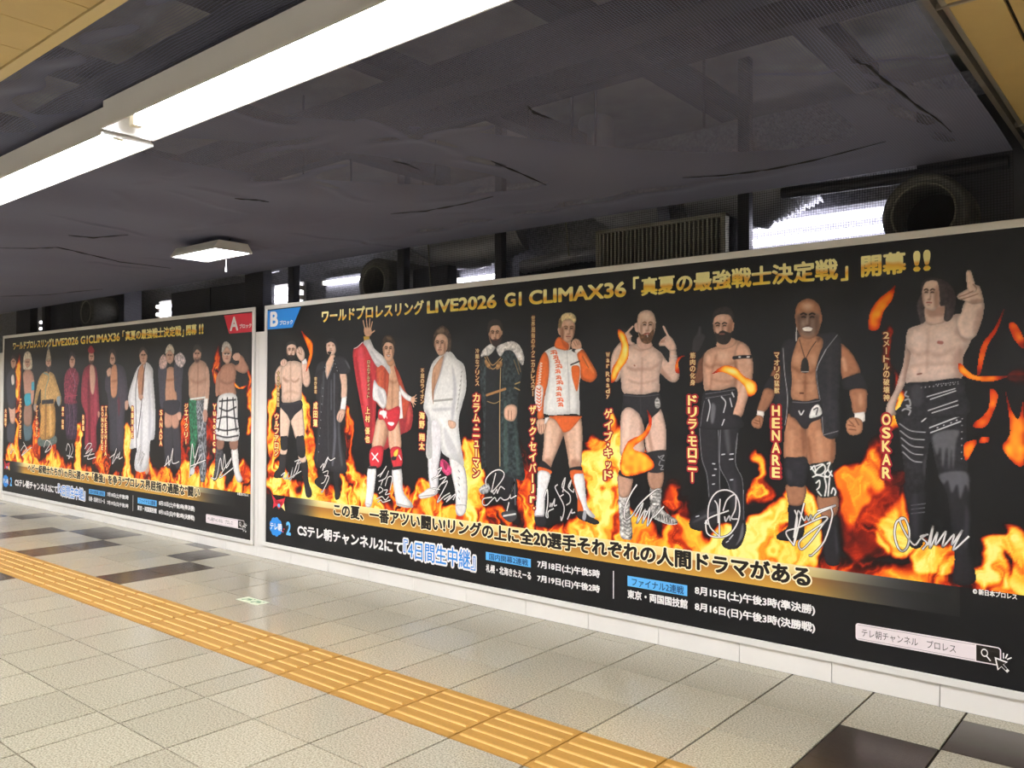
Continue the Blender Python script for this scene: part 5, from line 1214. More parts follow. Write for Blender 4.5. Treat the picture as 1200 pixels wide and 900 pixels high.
  ['s','9a7260',0.4,9.6,'5350 1734 5357 1734 5350 1559 5342 1559'],
  ['l','a0625a',15.8,'5397 1684 5409 1682'],
  ['l','7a4c40',7.2,'5305 1537 5322 1540'],
  ['s','f4e0d6',0.4,19.2,'5339 1703 5333 1684 5319 1673 5300 1674 5285 1686 5280 1705 5286 1724 5300 1735 5319 1734 5334 1722'],
  ['s','f4e0d6',0.35,17.3,'5454 1713 5447 1700 5430 1692 5408 1693 5390 1702 5383 1717 5390 1730 5408 1738 5430 1737 5448 1728'],
  ['s','9a7260',0.4,12.9,'5272 1576 5346 1591 5482 1587 5482 1578 5346 1579 5273 1563'],
  ['s','8a6354',0.4,15.7,'5454 1619 5496 1665 5489 1517 5468 1517'],
  ['p','d2b2a2',0.3,0.05,'5342 1858 5421 1853 5431 1787 5383 1766 5345 1777'],
  ['s','8a6354',0.55,9.6,'5347 1842 5419 1849 5426 1809 5383 1804 5354 1806'],
  ['p','3a3132',0.35,0.3,'5398 1977 5441 1952 5466 1901 5463 1823 5442 1782 5419 1788 5423 1849 5403 1857 5399 1938'],
  ['p','d8bdaf',0.3,0.05,'5325 1924 5331 1959 5355 1976 5391 1975 5407 1937 5403 1874 5380 1834 5350 1840 5331 1867'],
  ['s','7a5446',0.55,7.2,'5353 1921 5352 1916 5347 1914 5341 1914 5337 1917 5335 1922 5337 1927 5341 1929 5347 1929 5352 1925'],
  ['s','7a5446',0.55,7.2,'5380 1919 5378 1914 5373 1912 5368 1912 5363 1915 5361 1920 5363 1925 5368 1927 5373 1927 5378 1923'],
  ['s','7a5446',0.5,8.7,'5334 1890 5333 1865 5330 1849 5327 1850 5324 1866 5323 1891 5324 1917 5327 1932 5330 1932 5333 1916'],
  ['s','7a5446',0.6,8.6,'5389 1886 5388 1861 5385 1846 5382 1846 5380 1862 5379 1887 5380 1912 5382 1928 5386 1928 5388 1912'],
  ['l','3a2a24',6.5,'5336 1932 5345 1936 5352 1929'],
  ['l','3a2a24',6.5,'5363 1929 5371 1934 5379 1929'],
  ['l','1a1210',5,'5339 1920 5344 1922 5350 1919'],
  ['l','1a1210',5,'5364 1918 5370 1920 5376 1917'],
  ['s','7a5446',0.5,4.3,'5365 1901 5364 1890 5362 1883 5360 1884 5359 1891 5358 1902 5359 1913 5360 1919 5362 1919 5364 1912'],
  ['s','7a5446',0.6,4.3,'5364 1885 5363 1883 5359 1882 5354 1882 5350 1884 5348 1886 5350 1889 5354 1890 5359 1890 5363 1888'],
  ['s','fff0e2',0.3,5.7,'5358 1906 5357 1896 5356 1890 5355 1890 5354 1896 5353 1906 5354 1916 5355 1923 5356 1922 5357 1916'],
  ['s','fff0e2',0.22,10.1,'5349 1895 5347 1889 5344 1886 5340 1886 5337 1890 5335 1896 5337 1902 5340 1905 5344 1905 5347 1901'],
  ['s','fff0e2',0.25,11.5,'5373 1956 5370 1948 5363 1944 5354 1944 5347 1950 5344 1959 5347 1967 5354 1972 5363 1971 5370 1965'],
  ['l','9a5a54',6.5,'5346 1872 5356 1872 5366 1870'],
  ['s','7a5446',0.45,4.3,'5363 1860 5362 1858 5358 1857 5353 1857 5349 1858 5348 1861 5349 1863 5353 1864 5358 1863 5362 1862'],
  ['s','8a6354',0.5,9.5,'5384 1947 5404 1937 5401 1874 5382 1844 5380 1892'],
  ['p','3a3132',0.3,0.3,'5324 1916 5327 1968 5358 1987 5400 1979 5430 1955 5441 1879 5419 1855 5404 1874 5398 1938 5387 1970 5347 1971 5332 1950'],
  ['p','dcc2b4',0.45,0.05,'5469 1783 5490 1815 5500 1852 5525 1879 5577 1866 5581 1815 5567 1755 5546 1704 5517 1690 5481 1712'],
  ['s','8a6354',0.6,12.5,'5472 1752 5482 1712 5517 1690 5496 1688 5468 1721'],
  ['s','8a6354',0.45,12.3,'5552 1817 5576 1831 5569 1762 5546 1709 5538 1741'],
  ['p','dcc2b4',0.4,0.05,'5475 1896 5501 1914 5523 1925 5561 1934 5575 1893 5578 1860 5538 1851 5504 1869 5479 1880'],
  ['p','e0c6b8',0.4,0.05,'5519 1916 5511 1992 5520 2007 5533 1997 5547 1941 5555 1917 5539 1903'],
  ['l','8a6354',3.9,'5483 1890 5511 1898 5539 1911'],
  ['l','8a6354',3.9,'5490 1877 5525 1886 5559 1897'],
  ['l','8a6354',3.9,'5539 1942 5554 1921'],
  ['s','8a6354',0.5,6.2,'5525 1869 5566 1874 5572 1862 5538 1851'],
  ['p','242327',0.3,0.2,'5257 1494 5346 1501 5489 1516 5504 1463 5507 1346 5240 1342 5249 1431'],
  ['l','c8c8cc',4,'5321 1474 5322 1474'],
  ['l','c8c8cc',4,'5385 1488 5386 1488'],
  ['l','c8c8cc',4,'5338 1477 5340 1476'],
  ['l','c8c8cc',4,'5395 1490 5396 1490'],
  ['l','c8c8cc',4,'5356 1478 5357 1478'],
  ['l','c8c8cc',3.9,'5405 1491 5406 1491'],
  ['l','c8c8cc',4,'5373 1480 5375 1480'],
  ['l','c8c8cc',3.9,'5415 1492 5416 1492'],
  ['l','c8c8cc',4,'5391 1482 5392 1482'],
  ['l','c8c8cc',3.9,'5425 1493 5426 1493'],
  ['l','c8c8cc',3.9,'5408 1483 5409 1483'],
  ['l','c8c8cc',3.9,'5435 1494 5436 1494'],
  ['l','c8c8cc',3.9,'5425 1486 5426 1486'],
  ['l','c8c8cc',3.9,'5445 1496 5446 1496'],
  ['l','c8c8cc',3.9,'5442 1487 5444 1487'],
  ['l','c8c8cc',3.9,'5455 1497 5456 1497'],
  ['l','c8c8cc',3.9,'5459 1489 5460 1489'],
  ['l','c8c8cc',3.9,'5465 1498 5465 1498'],
  ['l','c8c8cc',3.9,'5476 1491 5477 1491'],
  ['l','c8c8cc',3.9,'5475 1499 5475 1499'],
  ['l','d8d8da',4,'5345 1431 5464 1469'],
  ['l','d8d8da',4,'5360 1419 5467 1459'],
  ['l','d8d8da',4,'5351 1367 5474 1414'],
  ['l','d8d8da',4,'5367 1356 5476 1394'],
  ['l','9a9a9e',7.3,'5256 1455 5249 1439 5264 1431'],
  ['l','9a9a9e',7.3,'5249 1415 5268 1419 5273 1390 5256 1390'],
  ['l','9a9a9e',7.3,'5238 1366 5252 1374 5273 1366 5267 1346'],
  ['l','9a9a9e',7.3,'5260 1382 5275 1378'],
  ['s','4a4a50',0.5,8.1,'5279 1479 5324 1479 5323 1399 5286 1391'],
 ]),
]
PEOPLE_A = [
 ('printed man in black singlet at the left end of the poster', [
  ['p','42424b',0.3,0.05,'173 989 290 1064 442 1067 416 814 204 806'],
  ['p','c79d88',0.4,0.05,'224 1264 436 1266 425 1058 290 1055 251 1170'],
  ['p','3b3b44',0.3,0.05,'138 1664 266 1752 360 1764 451 1682 451 1483 436 1257 224 1255 132 1483'],
  ['p','c79d88',0.3,0.05,'274 1875 349 1933 444 1882 435 1804 354 1768 294 1796'],
  ['p','42383c',0.2,0.05,'262 1868 319 1947 455 1904 444 1868 356 1902'],
  ['p','e8dcd4',0.3,0.05,'293 1662 375 1683 402 1572 320 1555'],
  ['s','6a4438',0.6,8.9,'415 1860 406 1855 380 1853 347 1853 320 1857 310 1863 320 1868 346 1870 379 1870 405 1866'],
  ['l','2a1c18',8.6,'320 1867 349 1866'],
  ['l','2a1c18',8.6,'377 1866 405 1865'],
  ['s','7a4a3c',0.6,6.4,'382 1847 380 1842 374 1839 367 1839 361 1842 359 1847 361 1852 367 1855 374 1855 380 1852'],
  ['l','8a4a42',5.4,'341 1833 386 1832'],
 ]),
 ('printed white-haired man in teal trunks', [
  ['p','50646c',0.4,0.05,'740 1052 983 1058 999 883 814 829 757 875'],
  ['p','94705f',0.4,0.05,'759 1298 974 1311 977 1049 751 1044'],
  ['p','b98a78',0.4,0.05,'690 1697 839 1757 1011 1696 1048 1568 998 1414 767 1409 711 1570'],
  ['p','3a9db0',0.2,0.05,'755 1422 976 1431 964 1311 788 1283'],
  ['p','c08f7c',0.4,0.05,'971 1600 1057 1600 1048 1397 997 1290 950 1396'],
  ['q','52a8c0',0.3,0.05,'966 1585 1058 1589 1061 1482 969 1474'],
  ['p','d8ccb8',0.3,0.2,'687 1799 716 1940 832 1980 944 1934 987 1783 928 1745 717 1749'],
  ['p','c79d88',0.3,0.05,'752 1874 901 1881 915 1805 828 1768 760 1809'],
  ['s','6a4438',0.5,8.6,'897 1845 885 1840 852 1838 811 1838 777 1842 764 1848 777 1853 810 1855 851 1854 884 1850'],
  ['l','2a1c18',9,'788 1843 817 1842'],
  ['l','2a1c18',9,'845 1842 874 1841'],
  ['s','7a4a3c',0.6,6.8,'850 1822 848 1817 842 1813 836 1813 830 1817 827 1822 829 1827 835 1831 842 1831 848 1827'],
  ['l','8a4a42',5.6,'809 1807 855 1806'],
 ]),
 ('printed man in golden robe and tall pointed hat', [
  ['p','5a6864',0.3,0.2,'1234 891 1705 924 1718 823 1238 782'],
  ['p','b8894c',0.35,0.2,'1253 1313 1654 1317 1712 1031 1636 901 1267 878 1274 1145'],
  ['p','c39b62',0.35,0.15,'1160 1567 1273 1676 1429 1711 1633 1681 1746 1563 1874 1380 1823 1294 1702 1375 1647 1543 1674 1309 1301 1305 1253 1499 1106 1265 1051 1290'],
  ['q','23232c',0.3,0.05,'1299 1356 1652 1370 1654 1317 1301 1303'],
  ['l','4f9a98',12.6,'1351 1696 1502 1652 1414 1503 1397 1377'],
  ['p','c79d88',0.3,0.05,'1409 1848 1485 1887 1557 1844 1555 1772 1489 1737 1421 1774'],
  ['p','423a3c',0.2,0.05,'1416 1791 1489 1765 1549 1788 1511 1696 1460 1703'],
  ['p','b0a08a',0.3,0.2,'1399 1842 1466 1992 1502 1991 1573 1837 1486 1860'],
  ['p','7e8890',0.1,0.05,'1451 1993 1474 2086 1497 1991'],
  ['p','9c8a80',0.3,0.05,'1051 1301 1148 1295 1139 1223 1058 1226'],
  ['s','6a4a2a',0.5,12.5,'1400 1294 1451 1294 1443 909 1391 907'],
  ['s','e8c890',0.4,12.4,'1519 1274 1574 1275 1605 946 1544 944'],
  ['p','8a9498',0.2,0.05,'1741 1389 1849 1400 1833 1294 1774 1298'],
  ['l','2a1c18',8,'1449 1840 1474 1840'],
  ['l','2a1c18',8,'1499 1839 1523 1839'],
  ['s','7a4a3c',0.6,6,'1503 1822 1501 1817 1496 1814 1490 1814 1485 1817 1483 1822 1485 1827 1490 1830 1496 1829 1501 1826'],
  ['l','8a4a42',5,'1468 1809 1507 1808'],
 ]),
 ('printed man in red and dark patterned kimono', [
  ['p','3b2a3c',0.3,0.5,'2000 1370 2287 1372 2321 1166 2291 919 2037 910 1992 1159'],
  ['p','7a2e40',0.3,0.4,'1950 1618 2071 1735 2240 1732 2363 1638 2321 1500 2278 1382 2298 1323 1978 1320 1966 1401'],
  ['p','c79d88',0.3,0.05,'2096 1861 2151 1920 2237 1857 2235 1778 2166 1740 2103 1771'],
  ['p','3c3438',0.2,0.05,'2073 1852 2132 1940 2255 1887 2242 1847 2157 1887 2101 1841'],
  ['l','a04050',10.1,'1985 1401 2314 1418'],
  ['l','8a6a7a',8,'2083 1321 2125 1162 2084 961'],
  ['l','8a6a7a',7.9,'2201 1322 2239 1124 2188 945'],
  ['l','b06070',10,'2095 1731 2178 1640 2259 1728'],
  ['s','6a4438',0.6,8,'2214 1838 2206 1834 2182 1831 2153 1832 2129 1835 2120 1840 2129 1845 2153 1847 2182 1847 2205 1843'],
  ['l','8a7a8a',8,'2177 1680 2254 1560 2220 1461'],
  ['l','2a1c18',9,'2128 1844 2154 1844'],
  ['l','2a1c18',8.9,'2180 1843 2207 1842'],
  ['s','7a4a3c',0.6,6.7,'2185 1823 2183 1818 2178 1815 2171 1815 2166 1819 2164 1824 2166 1829 2171 1832 2177 1832 2183 1829'],
  ['l','8a4a42',5.6,'2147 1809 2189 1808'],
 ]),
 ('printed man in long red robe and red cap', [
  ['p','8c2f3f',0.35,0.15,'2457 1672 2598 1765 2739 1762 2828 1671 2882 1366 2899 1211 2822 1057 2820 791 2548 798 2547 1170 2421 1359'],
  ['p','c79d88',0.3,0.05,'2638 1745 2739 1752 2786 1614 2747 1438 2667 1476'],
  ['p','c79a86',0.3,0.05,'2612 1896 2669 1916 2735 1893 2742 1816 2682 1775 2619 1809'],
  ['p','9a2f3a',0.3,0.05,'2585 1926 2606 1964 2658 1989 2716 1964 2756 1917 2670 1896'],
  ['s','4e1822',0.6,11.6,'2602 1635 2650 1461 2689 808 2637 806 2587 1364'],
  ['s','b85060',0.4,11.5,'2779 1557 2841 1328 2792 1060 2754 1327'],
  ['s','5a3024',0.5,7.7,'2727 1868 2718 1863 2694 1861 2664 1862 2640 1866 2631 1870 2640 1875 2664 1877 2694 1876 2718 1873'],
  ['s','2a1c1c',0.75,7.7,'2632 1820 2681 1811 2729 1818 2716 1780 2682 1769 2646 1781'],
  ['p','b98a78',0.2,0.05,'2852 1233 2903 1230 2896 1177 2862 1176'],
  ['l','2a1c18',7.7,'2646 1866 2668 1866'],
  ['l','2a1c18',7.7,'2690 1865 2712 1864'],
  ['s','7a4a3c',0.6,5.8,'2694 1848 2693 1844 2688 1841 2683 1841 2678 1844 2677 1849 2678 1853 2682 1856 2688 1856 2692 1853'],
  ['l','8a4a42',4.8,'2662 1836 2698 1835'],
 ]),
 ('printed man in open black long coat over bare chest', [
  ['p','35343c',0.3,0.1,'3153 1428 3352 1428 3401 1004 3366 834 3188 826'],
  ['p','423d48',0.3,0.1,'3044 1630 3154 1735 3344 1759 3504 1679 3581 1371 3513 1294 3480 1007 3465 839 3350 834 3309 1185 3311 1443 3296 1719 3175 1694 3174 1405 3196 827 3164 825 3138 1182 3092 1405 3027 1499'],
  ['p','c48a68',0.3,0.05,'3167 1703 3304 1738 3315 1439 3182 1416'],
  ['p','c79d88',0.3,0.05,'3127 1834 3182 1907 3265 1868 3266 1794 3206 1754 3140 1784'],
  ['p','3c3230',0.2,0.05,'3108 1760 3129 1909 3210 1931 3284 1886 3287 1760 3249 1846 3183 1891 3147 1849 3132 1760'],
  ['p','c79d88',0.3,0.05,'3064 1695 3154 1726 3176 1654 3094 1626'],
  ['p','c79d88',0.3,0.05,'3504 1352 3581 1362 3571 1277 3513 1267'],
  ['s','6a4438',0.6,7.4,'3237 1822 3230 1818 3209 1816 3184 1817 3164 1820 3156 1824 3163 1829 3184 1831 3209 1830 3229 1827'],
  ['l','7a3040',9.2,'3329 1369 3368 1223'],
  ['s','7a4a34',0.5,9.3,'3178 1582 3308 1590 3308 1572 3178 1563'],
  ['p','5a2a38',0.2,0.05,'3344 1406 3394 1333 3373 1186 3340 1259'],
  ['l','2a1c18',8.4,'3162 1834 3185 1833'],
  ['l','2a1c18',8.3,'3208 1832 3231 1832'],
  ['s','7a4a3c',0.6,6.2,'3211 1814 3210 1809 3206 1806 3200 1806 3195 1810 3194 1814 3195 1819 3199 1822 3205 1822 3210 1819'],
  ['l','8a4a42',5.2,'3179 1801 3215 1800'],
 ]),
 ('printed man in white hooded robe with black lapels', [
  ['p','c79d88',0.3,0.05,'3736 718 3877 725 3854 661 3763 644'],
  ['p','c79d88',0.3,0.05,'3943 729 4040 734 4050 634 3978 600'],
  ['p','e4e2e4',0.3,0.04,'3699 1620 3805 1728 3969 1768 4103 1693 4117 1587 4168 1259 4154 990 4067 944 4040 730 3953 628 3763 626 3736 718 3775 858 3649 848 3626 891 3709 1173 3572 1371'],
  ['p','c08a6c',0.3,0.05,'3786 1659 3888 1750 3927 1628 3891 1389 3812 1408'],
  ['l','26222a',13.7,'3945 1749 3900 1569 3865 1294 3789 977'],
  ['l','26222a',11.9,'3798 1688 3744 1491 3754 1213 3776 819'],
  ['p','c79d88',0.3,0.05,'3819 1866 3884 1913 3970 1881 3980 1793 3908 1738 3833 1787'],
  ['p','423a38',0.2,0.05,'3811 1852 3830 1915 3904 1930 3978 1890 3975 1846 3897 1897'],
  ['s','6a4438',0.6,7.8,'3955 1842 3945 1837 3919 1834 3886 1835 3859 1839 3848 1845 3859 1851 3885 1854 3918 1853 3945 1848'],
  ['s','a8a6ae',0.5,15.6,'4013 1607 4081 1258 4066 987 4026 985 4028 1296'],
  ['s','a8a6ae',0.5,11.8,'3858 1215 3899 1216 3891 667 3850 665'],
  ['p','c79d88',0.3,0.05,'3804 1422 3878 1432 3912 1393 3830 1380'],
  ['s','6a4438',0.5,7.8,'3936 1780 3930 1777 3914 1775 3893 1775 3877 1778 3870 1782 3876 1785 3893 1787 3913 1786 3930 1784'],
  ['l','2a1c18',10.7,'3860 1849 3888 1848'],
  ['l','2a1c18',10.7,'3916 1847 3944 1847'],
  ['s','7a4a3c',0.6,8,'3920 1824 3918 1818 3913 1814 3906 1814 3900 1818 3898 1824 3900 1831 3906 1834 3912 1834 3918 1830'],
  ['l','8a4a42',6.7,'3880 1807 3925 1806'],
 ]),
 ('printed silver-haired man in dark fur-shouldered jacket and black trunks', [
  ['p','35333a',0.4,0.05,'4354 1114 4513 1119 4513 737 4384 730'],
  ['p','35333a',0.4,0.05,'4520 1119 4649 1122 4690 747 4591 705 4548 855'],
  ['p','b98a74',0.4,0.05,'4374 1259 4499 1231 4498 1111 4369 1107'],
  ['p','b98a74',0.4,0.05,'4503 1227 4636 1263 4631 1114 4520 1102'],
  ['p','b98a70',0.35,0.05,'4376 1679 4542 1689 4572 1489 4615 1355 4372 1353 4369 1490'],
  ['p','3f3d48',0.3,0.1,'4221 1706 4325 1775 4395 1698 4369 1490 4365 1319 4277 1295 4238 1490'],
  ['p','3f3d48',0.3,0.1,'4534 1714 4589 1778 4707 1710 4693 1507 4687 1245 4611 1229 4596 1433 4550 1489'],
  ['p','c9a9a2',0.3,0.3,'4239 1777 4323 1840 4401 1773 4372 1704 4264 1696'],
  ['p','c9b9b8',0.3,0.3,'4544 1807 4668 1845 4760 1765 4689 1698 4590 1728'],
  ['p','2e2c34',0.2,0.05,'4345 1361 4641 1370 4628 1263 4507 1223 4366 1259'],
  ['p','c79d88',0.3,0.05,'4377 1849 4444 1885 4524 1845 4518 1770 4459 1740 4390 1773'],
  ['p','cfc4b4',0.3,0.2,'4358 1854 4398 1924 4481 1933 4539 1873 4524 1838 4445 1879 4385 1845'],
  ['s','6a4438',0.6,7.5,'4495 1827 4486 1823 4464 1821 4436 1822 4413 1825 4404 1830 4413 1834 4435 1836 4463 1835 4486 1832'],
  ['p','c79d88',0.3,0.05,'4607 1247 4680 1252 4681 1190 4623 1183'],
  ['s','7a4a34',0.5,11.4,'4386 1584 4555 1592 4556 1573 4386 1565'],
  ['l','2a1c18',10.3,'4411 1830 4437 1829'],
  ['l','2a1c18',10.2,'4462 1828 4488 1827'],
  ['s','7a4a3c',0.6,7.7,'4466 1806 4465 1800 4460 1796 4453 1796 4448 1800 4446 1806 4448 1812 4453 1816 4459 1816 4464 1812'],
  ['l','8a4a42',6.4,'4430 1789 4471 1788'],
 ]),
 ('printed bare-chested man in green and grey patterned trousers', [
  ['p','2f6a4c',0.4,0.4,'4841 1396 5025 1397 5023 1121 4961 892 4935 697 4855 654 4864 964 4837 1212'],
  ['p','6b6d72',0.4,0.7,'4974 1389 5132 1413 5146 1218 5158 976 5146 636 5054 611 5012 894 4986 1120'],
  ['p','b8917c',0.35,0.05,'4821 1672 4927 1751 5025 1764 5152 1714 5190 1573 5136 1401 4856 1390 4827 1538'],
  ['p','b8917c',0.45,0.05,'5134 1709 5195 1648 5202 1461 5163 1284 5102 1292 5123 1536'],
  ['p','c79d88',0.3,0.05,'4903 1833 4961 1898 5042 1848 5036 1782 4975 1742 4915 1772'],
  ['p','363030',0.2,0.05,'4892 1849 4938 1918 5041 1888 5046 1835 4972 1869 4914 1835'],
  ['s','2a1c1a',0.7,9.5,'4922 1789 4974 1776 5025 1790 5011 1753 4975 1738 4938 1754'],
  ['q','e4ded8',0.3,0.05,'5108 1396 5179 1396 5167 1278 5103 1277'],
  ['p','b98a78',0.3,0.05,'5095 1277 5167 1275 5158 1177 5090 1185'],
  ['s','6a4438',0.6,9.5,'5024 1830 5014 1826 4989 1824 4957 1825 4932 1828 4922 1833 4932 1837 4957 1839 4989 1838 5014 1835'],
  ['s','7a5040',0.5,15.3,'4860 1586 4985 1556 5147 1588 5147 1570 4986 1533 4860 1565'],
  ['l','cfcfd0',7.5,'5026 1310 5100 1198 5049 1047'],
  ['l','cfcfd0',7.5,'5076 972 5125 825 5074 672'],
  ['l','1c241e',9.5,'4883 1118 4941 967'],
  ['s','7a5040',0.4,11.4,'4983 1708 5001 1707 4996 1404 4977 1404'],
  ['p','d0d0d2',0.2,0.05,'4883 717 4942 721 4936 663 4855 651'],
  ['l','d8dcd8',15.3,'4856 1385 5125 1405'],
  ['l','2a1c18',10.4,'4936 1831 4961 1830'],
  ['l','2a1c18',10.3,'4986 1829 5010 1828'],
  ['s','7a4a3c',0.6,7.7,'4990 1806 4988 1800 4983 1797 4977 1797 4972 1801 4970 1807 4972 1813 4977 1817 4982 1816 4988 1813'],
  ['l','8a4a42',6.5,'4954 1790 4994 1789'],
 ]),
 ('printed man flexing an arm in black and white graphic shorts', [
  ['p','a97a64',0.4,0.05,'5325 1600 5393 1648 5390 1461 5322 1415 5306 1498'],
  ['p','424246',0.4,0.5,'5323 931 5439 936 5429 764 5362 650 5280 626 5312 761'],
  ['p','dcd8d4',0.4,0.05,'5587 935 5685 946 5720 749 5776 664 5696 637 5629 740'],
  ['p','8a6454',0.3,0.05,'5343 1005 5458 1009 5443 929 5344 924'],
  ['p','8a6454',0.3,0.05,'5562 1013 5690 1018 5675 935 5573 934'],
  ['p','a97a64',0.35,0.05,'5383 1654 5457 1711 5597 1717 5651 1641 5633 1515 5644 1422 5387 1412 5364 1535'],
  ['p','ad7e68',0.45,0.05,'5584 1705 5673 1646 5787 1626 5856 1661 5807 1727 5742 1786 5665 1777 5705 1726 5656 1702'],
  ['p','c79d88',0.3,0.05,'5589 1777 5638 1810 5716 1801 5711 1752 5639 1745'],
  ['p','c79d88',0.3,0.05,'5417 1827 5488 1880 5569 1832 5563 1760 5507 1716 5436 1750'],
  ['p','b9b2aa',0.3,0.2,'5407 1833 5430 1909 5504 1921 5571 1868 5572 1819 5498 1876 5434 1831'],
  ['s','5a3a30',0.6,9.1,'5546 1816 5536 1811 5511 1809 5480 1810 5455 1814 5445 1819 5454 1824 5480 1827 5511 1826 5536 1822'],
  ['l','e6dcd4',9.1,'5445 1805 5546 1802'],
  ['s','6a4438',0.5,12.8,'5391 1571 5510 1543 5635 1573 5636 1551 5510 1523 5391 1549'],
  ['p','e0ddda',0.25,0.05,'5373 1415 5651 1429 5680 1229 5706 1029 5502 1004 5308 1033 5335 1222'],
  ['l','1c1a1e',20.1,'5428 1388 5407 1242 5365 1094'],
  ['l','1c1a1e',20,'5512 1398 5508 1280 5518 1062'],
  ['l','1c1a1e',19.8,'5605 1398 5631 1246 5666 1103'],
  ['l','1c1a1e',14.7,'5346 1204 5482 1225 5680 1211'],
  ['l','1c1a1e',14.7,'5334 1111 5491 1098 5695 1122'],
  ['l','1c1a1e',14.7,'5328 1052 5502 1035 5699 1059'],
  ['l','1c1a1e',14.7,'5377 1369 5652 1386'],
  ['l','1c1a1e',14.7,'5379 1305 5514 1280 5659 1318'],
  ['l','2a1c18',11.7,'5455 1812 5482 1811'],
  ['l','2a1c18',11.6,'5509 1810 5536 1809'],
  ['s','7a4a3c',0.6,8.7,'5513 1785 5511 1778 5506 1774 5499 1774 5494 1778 5492 1785 5494 1792 5499 1796 5506 1796 5511 1792'],
  ['l','8a4a42',7.3,'5475 1766 5518 1765'],
 ]),
]
FLAMES_B = [
 [0.75,37,'60 1316 159 1488 243 1708 186 1377 113 1154 265 1011 119 709 68 706'],
 [0.85,43,'536 1522 620 1380 693 1028 788 684 767 543 581 740 529 1165'],
 [0.95,52,'68 706 268 829 512 628 742 750 1072 636 1279 786 1481 539 1766 590 1859 461 1074 474 69 617'],
 [0.8,34,'1117 1349 1212 1250 1195 981 1320 788 1260 651 1134 776 1089 1044'],
 [0.9,41,'1091 875 1279 819 1530 608 1482 500 1074 501'],
 [0.7,32,'1625 680 1765 818 1839 634 1946 767 2036 590 1859 461'],
 [0.95,30,'2378 1095 2490 1076 2553 1067 2577 871 2625 586 2533 508 2373 514 2355 856'],
 [0.8,37,'1893 732 2034 835 2207 666 2412 713 2533 519 1859 498'],
 [0.6,35,'2555 638 2760 713 2835 551 2610 481'],
 [0.55,34,'2854 1114 2919 1172 2991 1009 3034 682 2964 532 2863 666'],
 [0.8,33,'2920 894 2991 898 3034 682 2993 524 2907 614'],
 [0.95,32,'3386 1082 3494 1113 3580 1111 3628 1246 3776 1150 3918 1107 3759 1024 3659 866 3581 527 3317 528 3356 658 3507 725 3444 876'],
 [0.7,26,'3393 1188 3506 1160 3604 1194 3580 1271 3537 1306 3579 1317 3640 1267 3652 1171 3506 1062'],
 [1,42,'3330 709 3444 824 3599 938 3606 530 3304 537'],
 [0.7,36,'3606 530 3629 787 3718 745 3863 659 3891 544'],
 [0.6,39,'3974 914 4055 968 4082 884 4055 776 3985 818'],
 [0.35,44,'3974 963 4082 970 4161 785 4082 586 3919 543'],
 [0.6,34,'3919 592 4055 776 4161 738 4239 605 4082 538'],
 [0.95,28,'4161 572 4289 741 4369 731 4437 697 4602 826 4737 969 4803 931 4846 805 4824 579 4485 566'],
 [0.75,23,'4504 998 4485 1110 4532 1135 4546 1001 4593 914 4560 858 4514 885 4456 894'],
 [1,36,'4447 584 4509 772 4648 874 4693 834 4602 648 4579 574'],
 [0.6,30,'4951 1027 5053 1096 5133 1204 5152 1040 5053 867 4971 607 4951 571 4992 778'],
 [0.38,51,'4931 983 5093 1161 5180 1287 5255 1047 5209 720 5012 613 4972 776'],
 [0.42,25,'5134 1781 5197 1778 5211 1614 5242 1532 5250 1694 5241 1451 5195 1288 5172 1410 5142 1616'],
 [0.8,24,'5203 1410 5249 1451 5271 1370 5226 1248 5203 1288'],
 [0.75,29,'5092 706 5152 876 5229 1005 5255 926 5303 810 5247 724 5170 674'],
 [1,28,'5247 724 5303 791 5394 741 5458 788 5464 594 5284 600'],
 [0.45,19,'5723 1563 5739 1563 5739 1414 5723 1470'],
 [0.95,23,'5534 700 5568 800 5651 734 5683 589 5533 585'],
 [0.85,19,'5602 903 5685 869 5732 744 5744 561 5683 589 5668 755 5568 762 5534 720 5568 819 5652 847'],
]
FRONT_FLAMES_B = [
 [0.5,'638 1791 530 1966 578 1935 683 1860 673 1733 593 1621 627 1734'],
 [0.5,'5095 1846 5135 1905 5193 1950 5212 1969 5197 1901 5158 1842 5134 1761 5087 1763'],
 [0.9,'5485 1591 5537 1536 5605 1527 5678 1526 5611 1501 5530 1513 5482 1552'],
 [0.6,'5669 1840 5639 1736 5599 1661 5571 1543 5554 1543 5572 1662 5622 1737'],
 [0.5,'5605 1470 5638 1443 5624 1375 5587 1298 5536 1304 5597 1375'],
 [0.55,'5664 1470 5690 1376 5716 1339 5735 1414 5734 1134 5653 1205 5683 1282'],
 [0.5,'5679 1753 5705 1759 5737 1694 5736 1645 5698 1691'],
 [0.7,'5501 1218 5553 1240 5543 1201 5508 1141'],
 [0.5,'5570 1252 5604 1253 5597 1230 5563 1225'],
 [0.9,'3657 1834 3704 1796 3728 1729 3722 1653 3669 1588 3639 1533 3603 1512 3609 1594 3651 1655 3675 1731 3651 1798'],
 [0.8,'4103 1662 4065 1644 4055 1606 4065 1562 4038 1567 4033 1606 4054 1654'],
 [0.62,'3850 1352 3884 1303 3879 1253 3845 1192 3759 1124 3851 1094 3896 1017 3718 956 3665 1019 3718 1158 3816 1211 3862 1277'],
 [0.9,'4259 1554 4329 1600 4398 1589 4447 1542 4504 1514 4523 1478 4504 1442 4471 1433 4447 1488 4389 1534 4319 1563'],
]
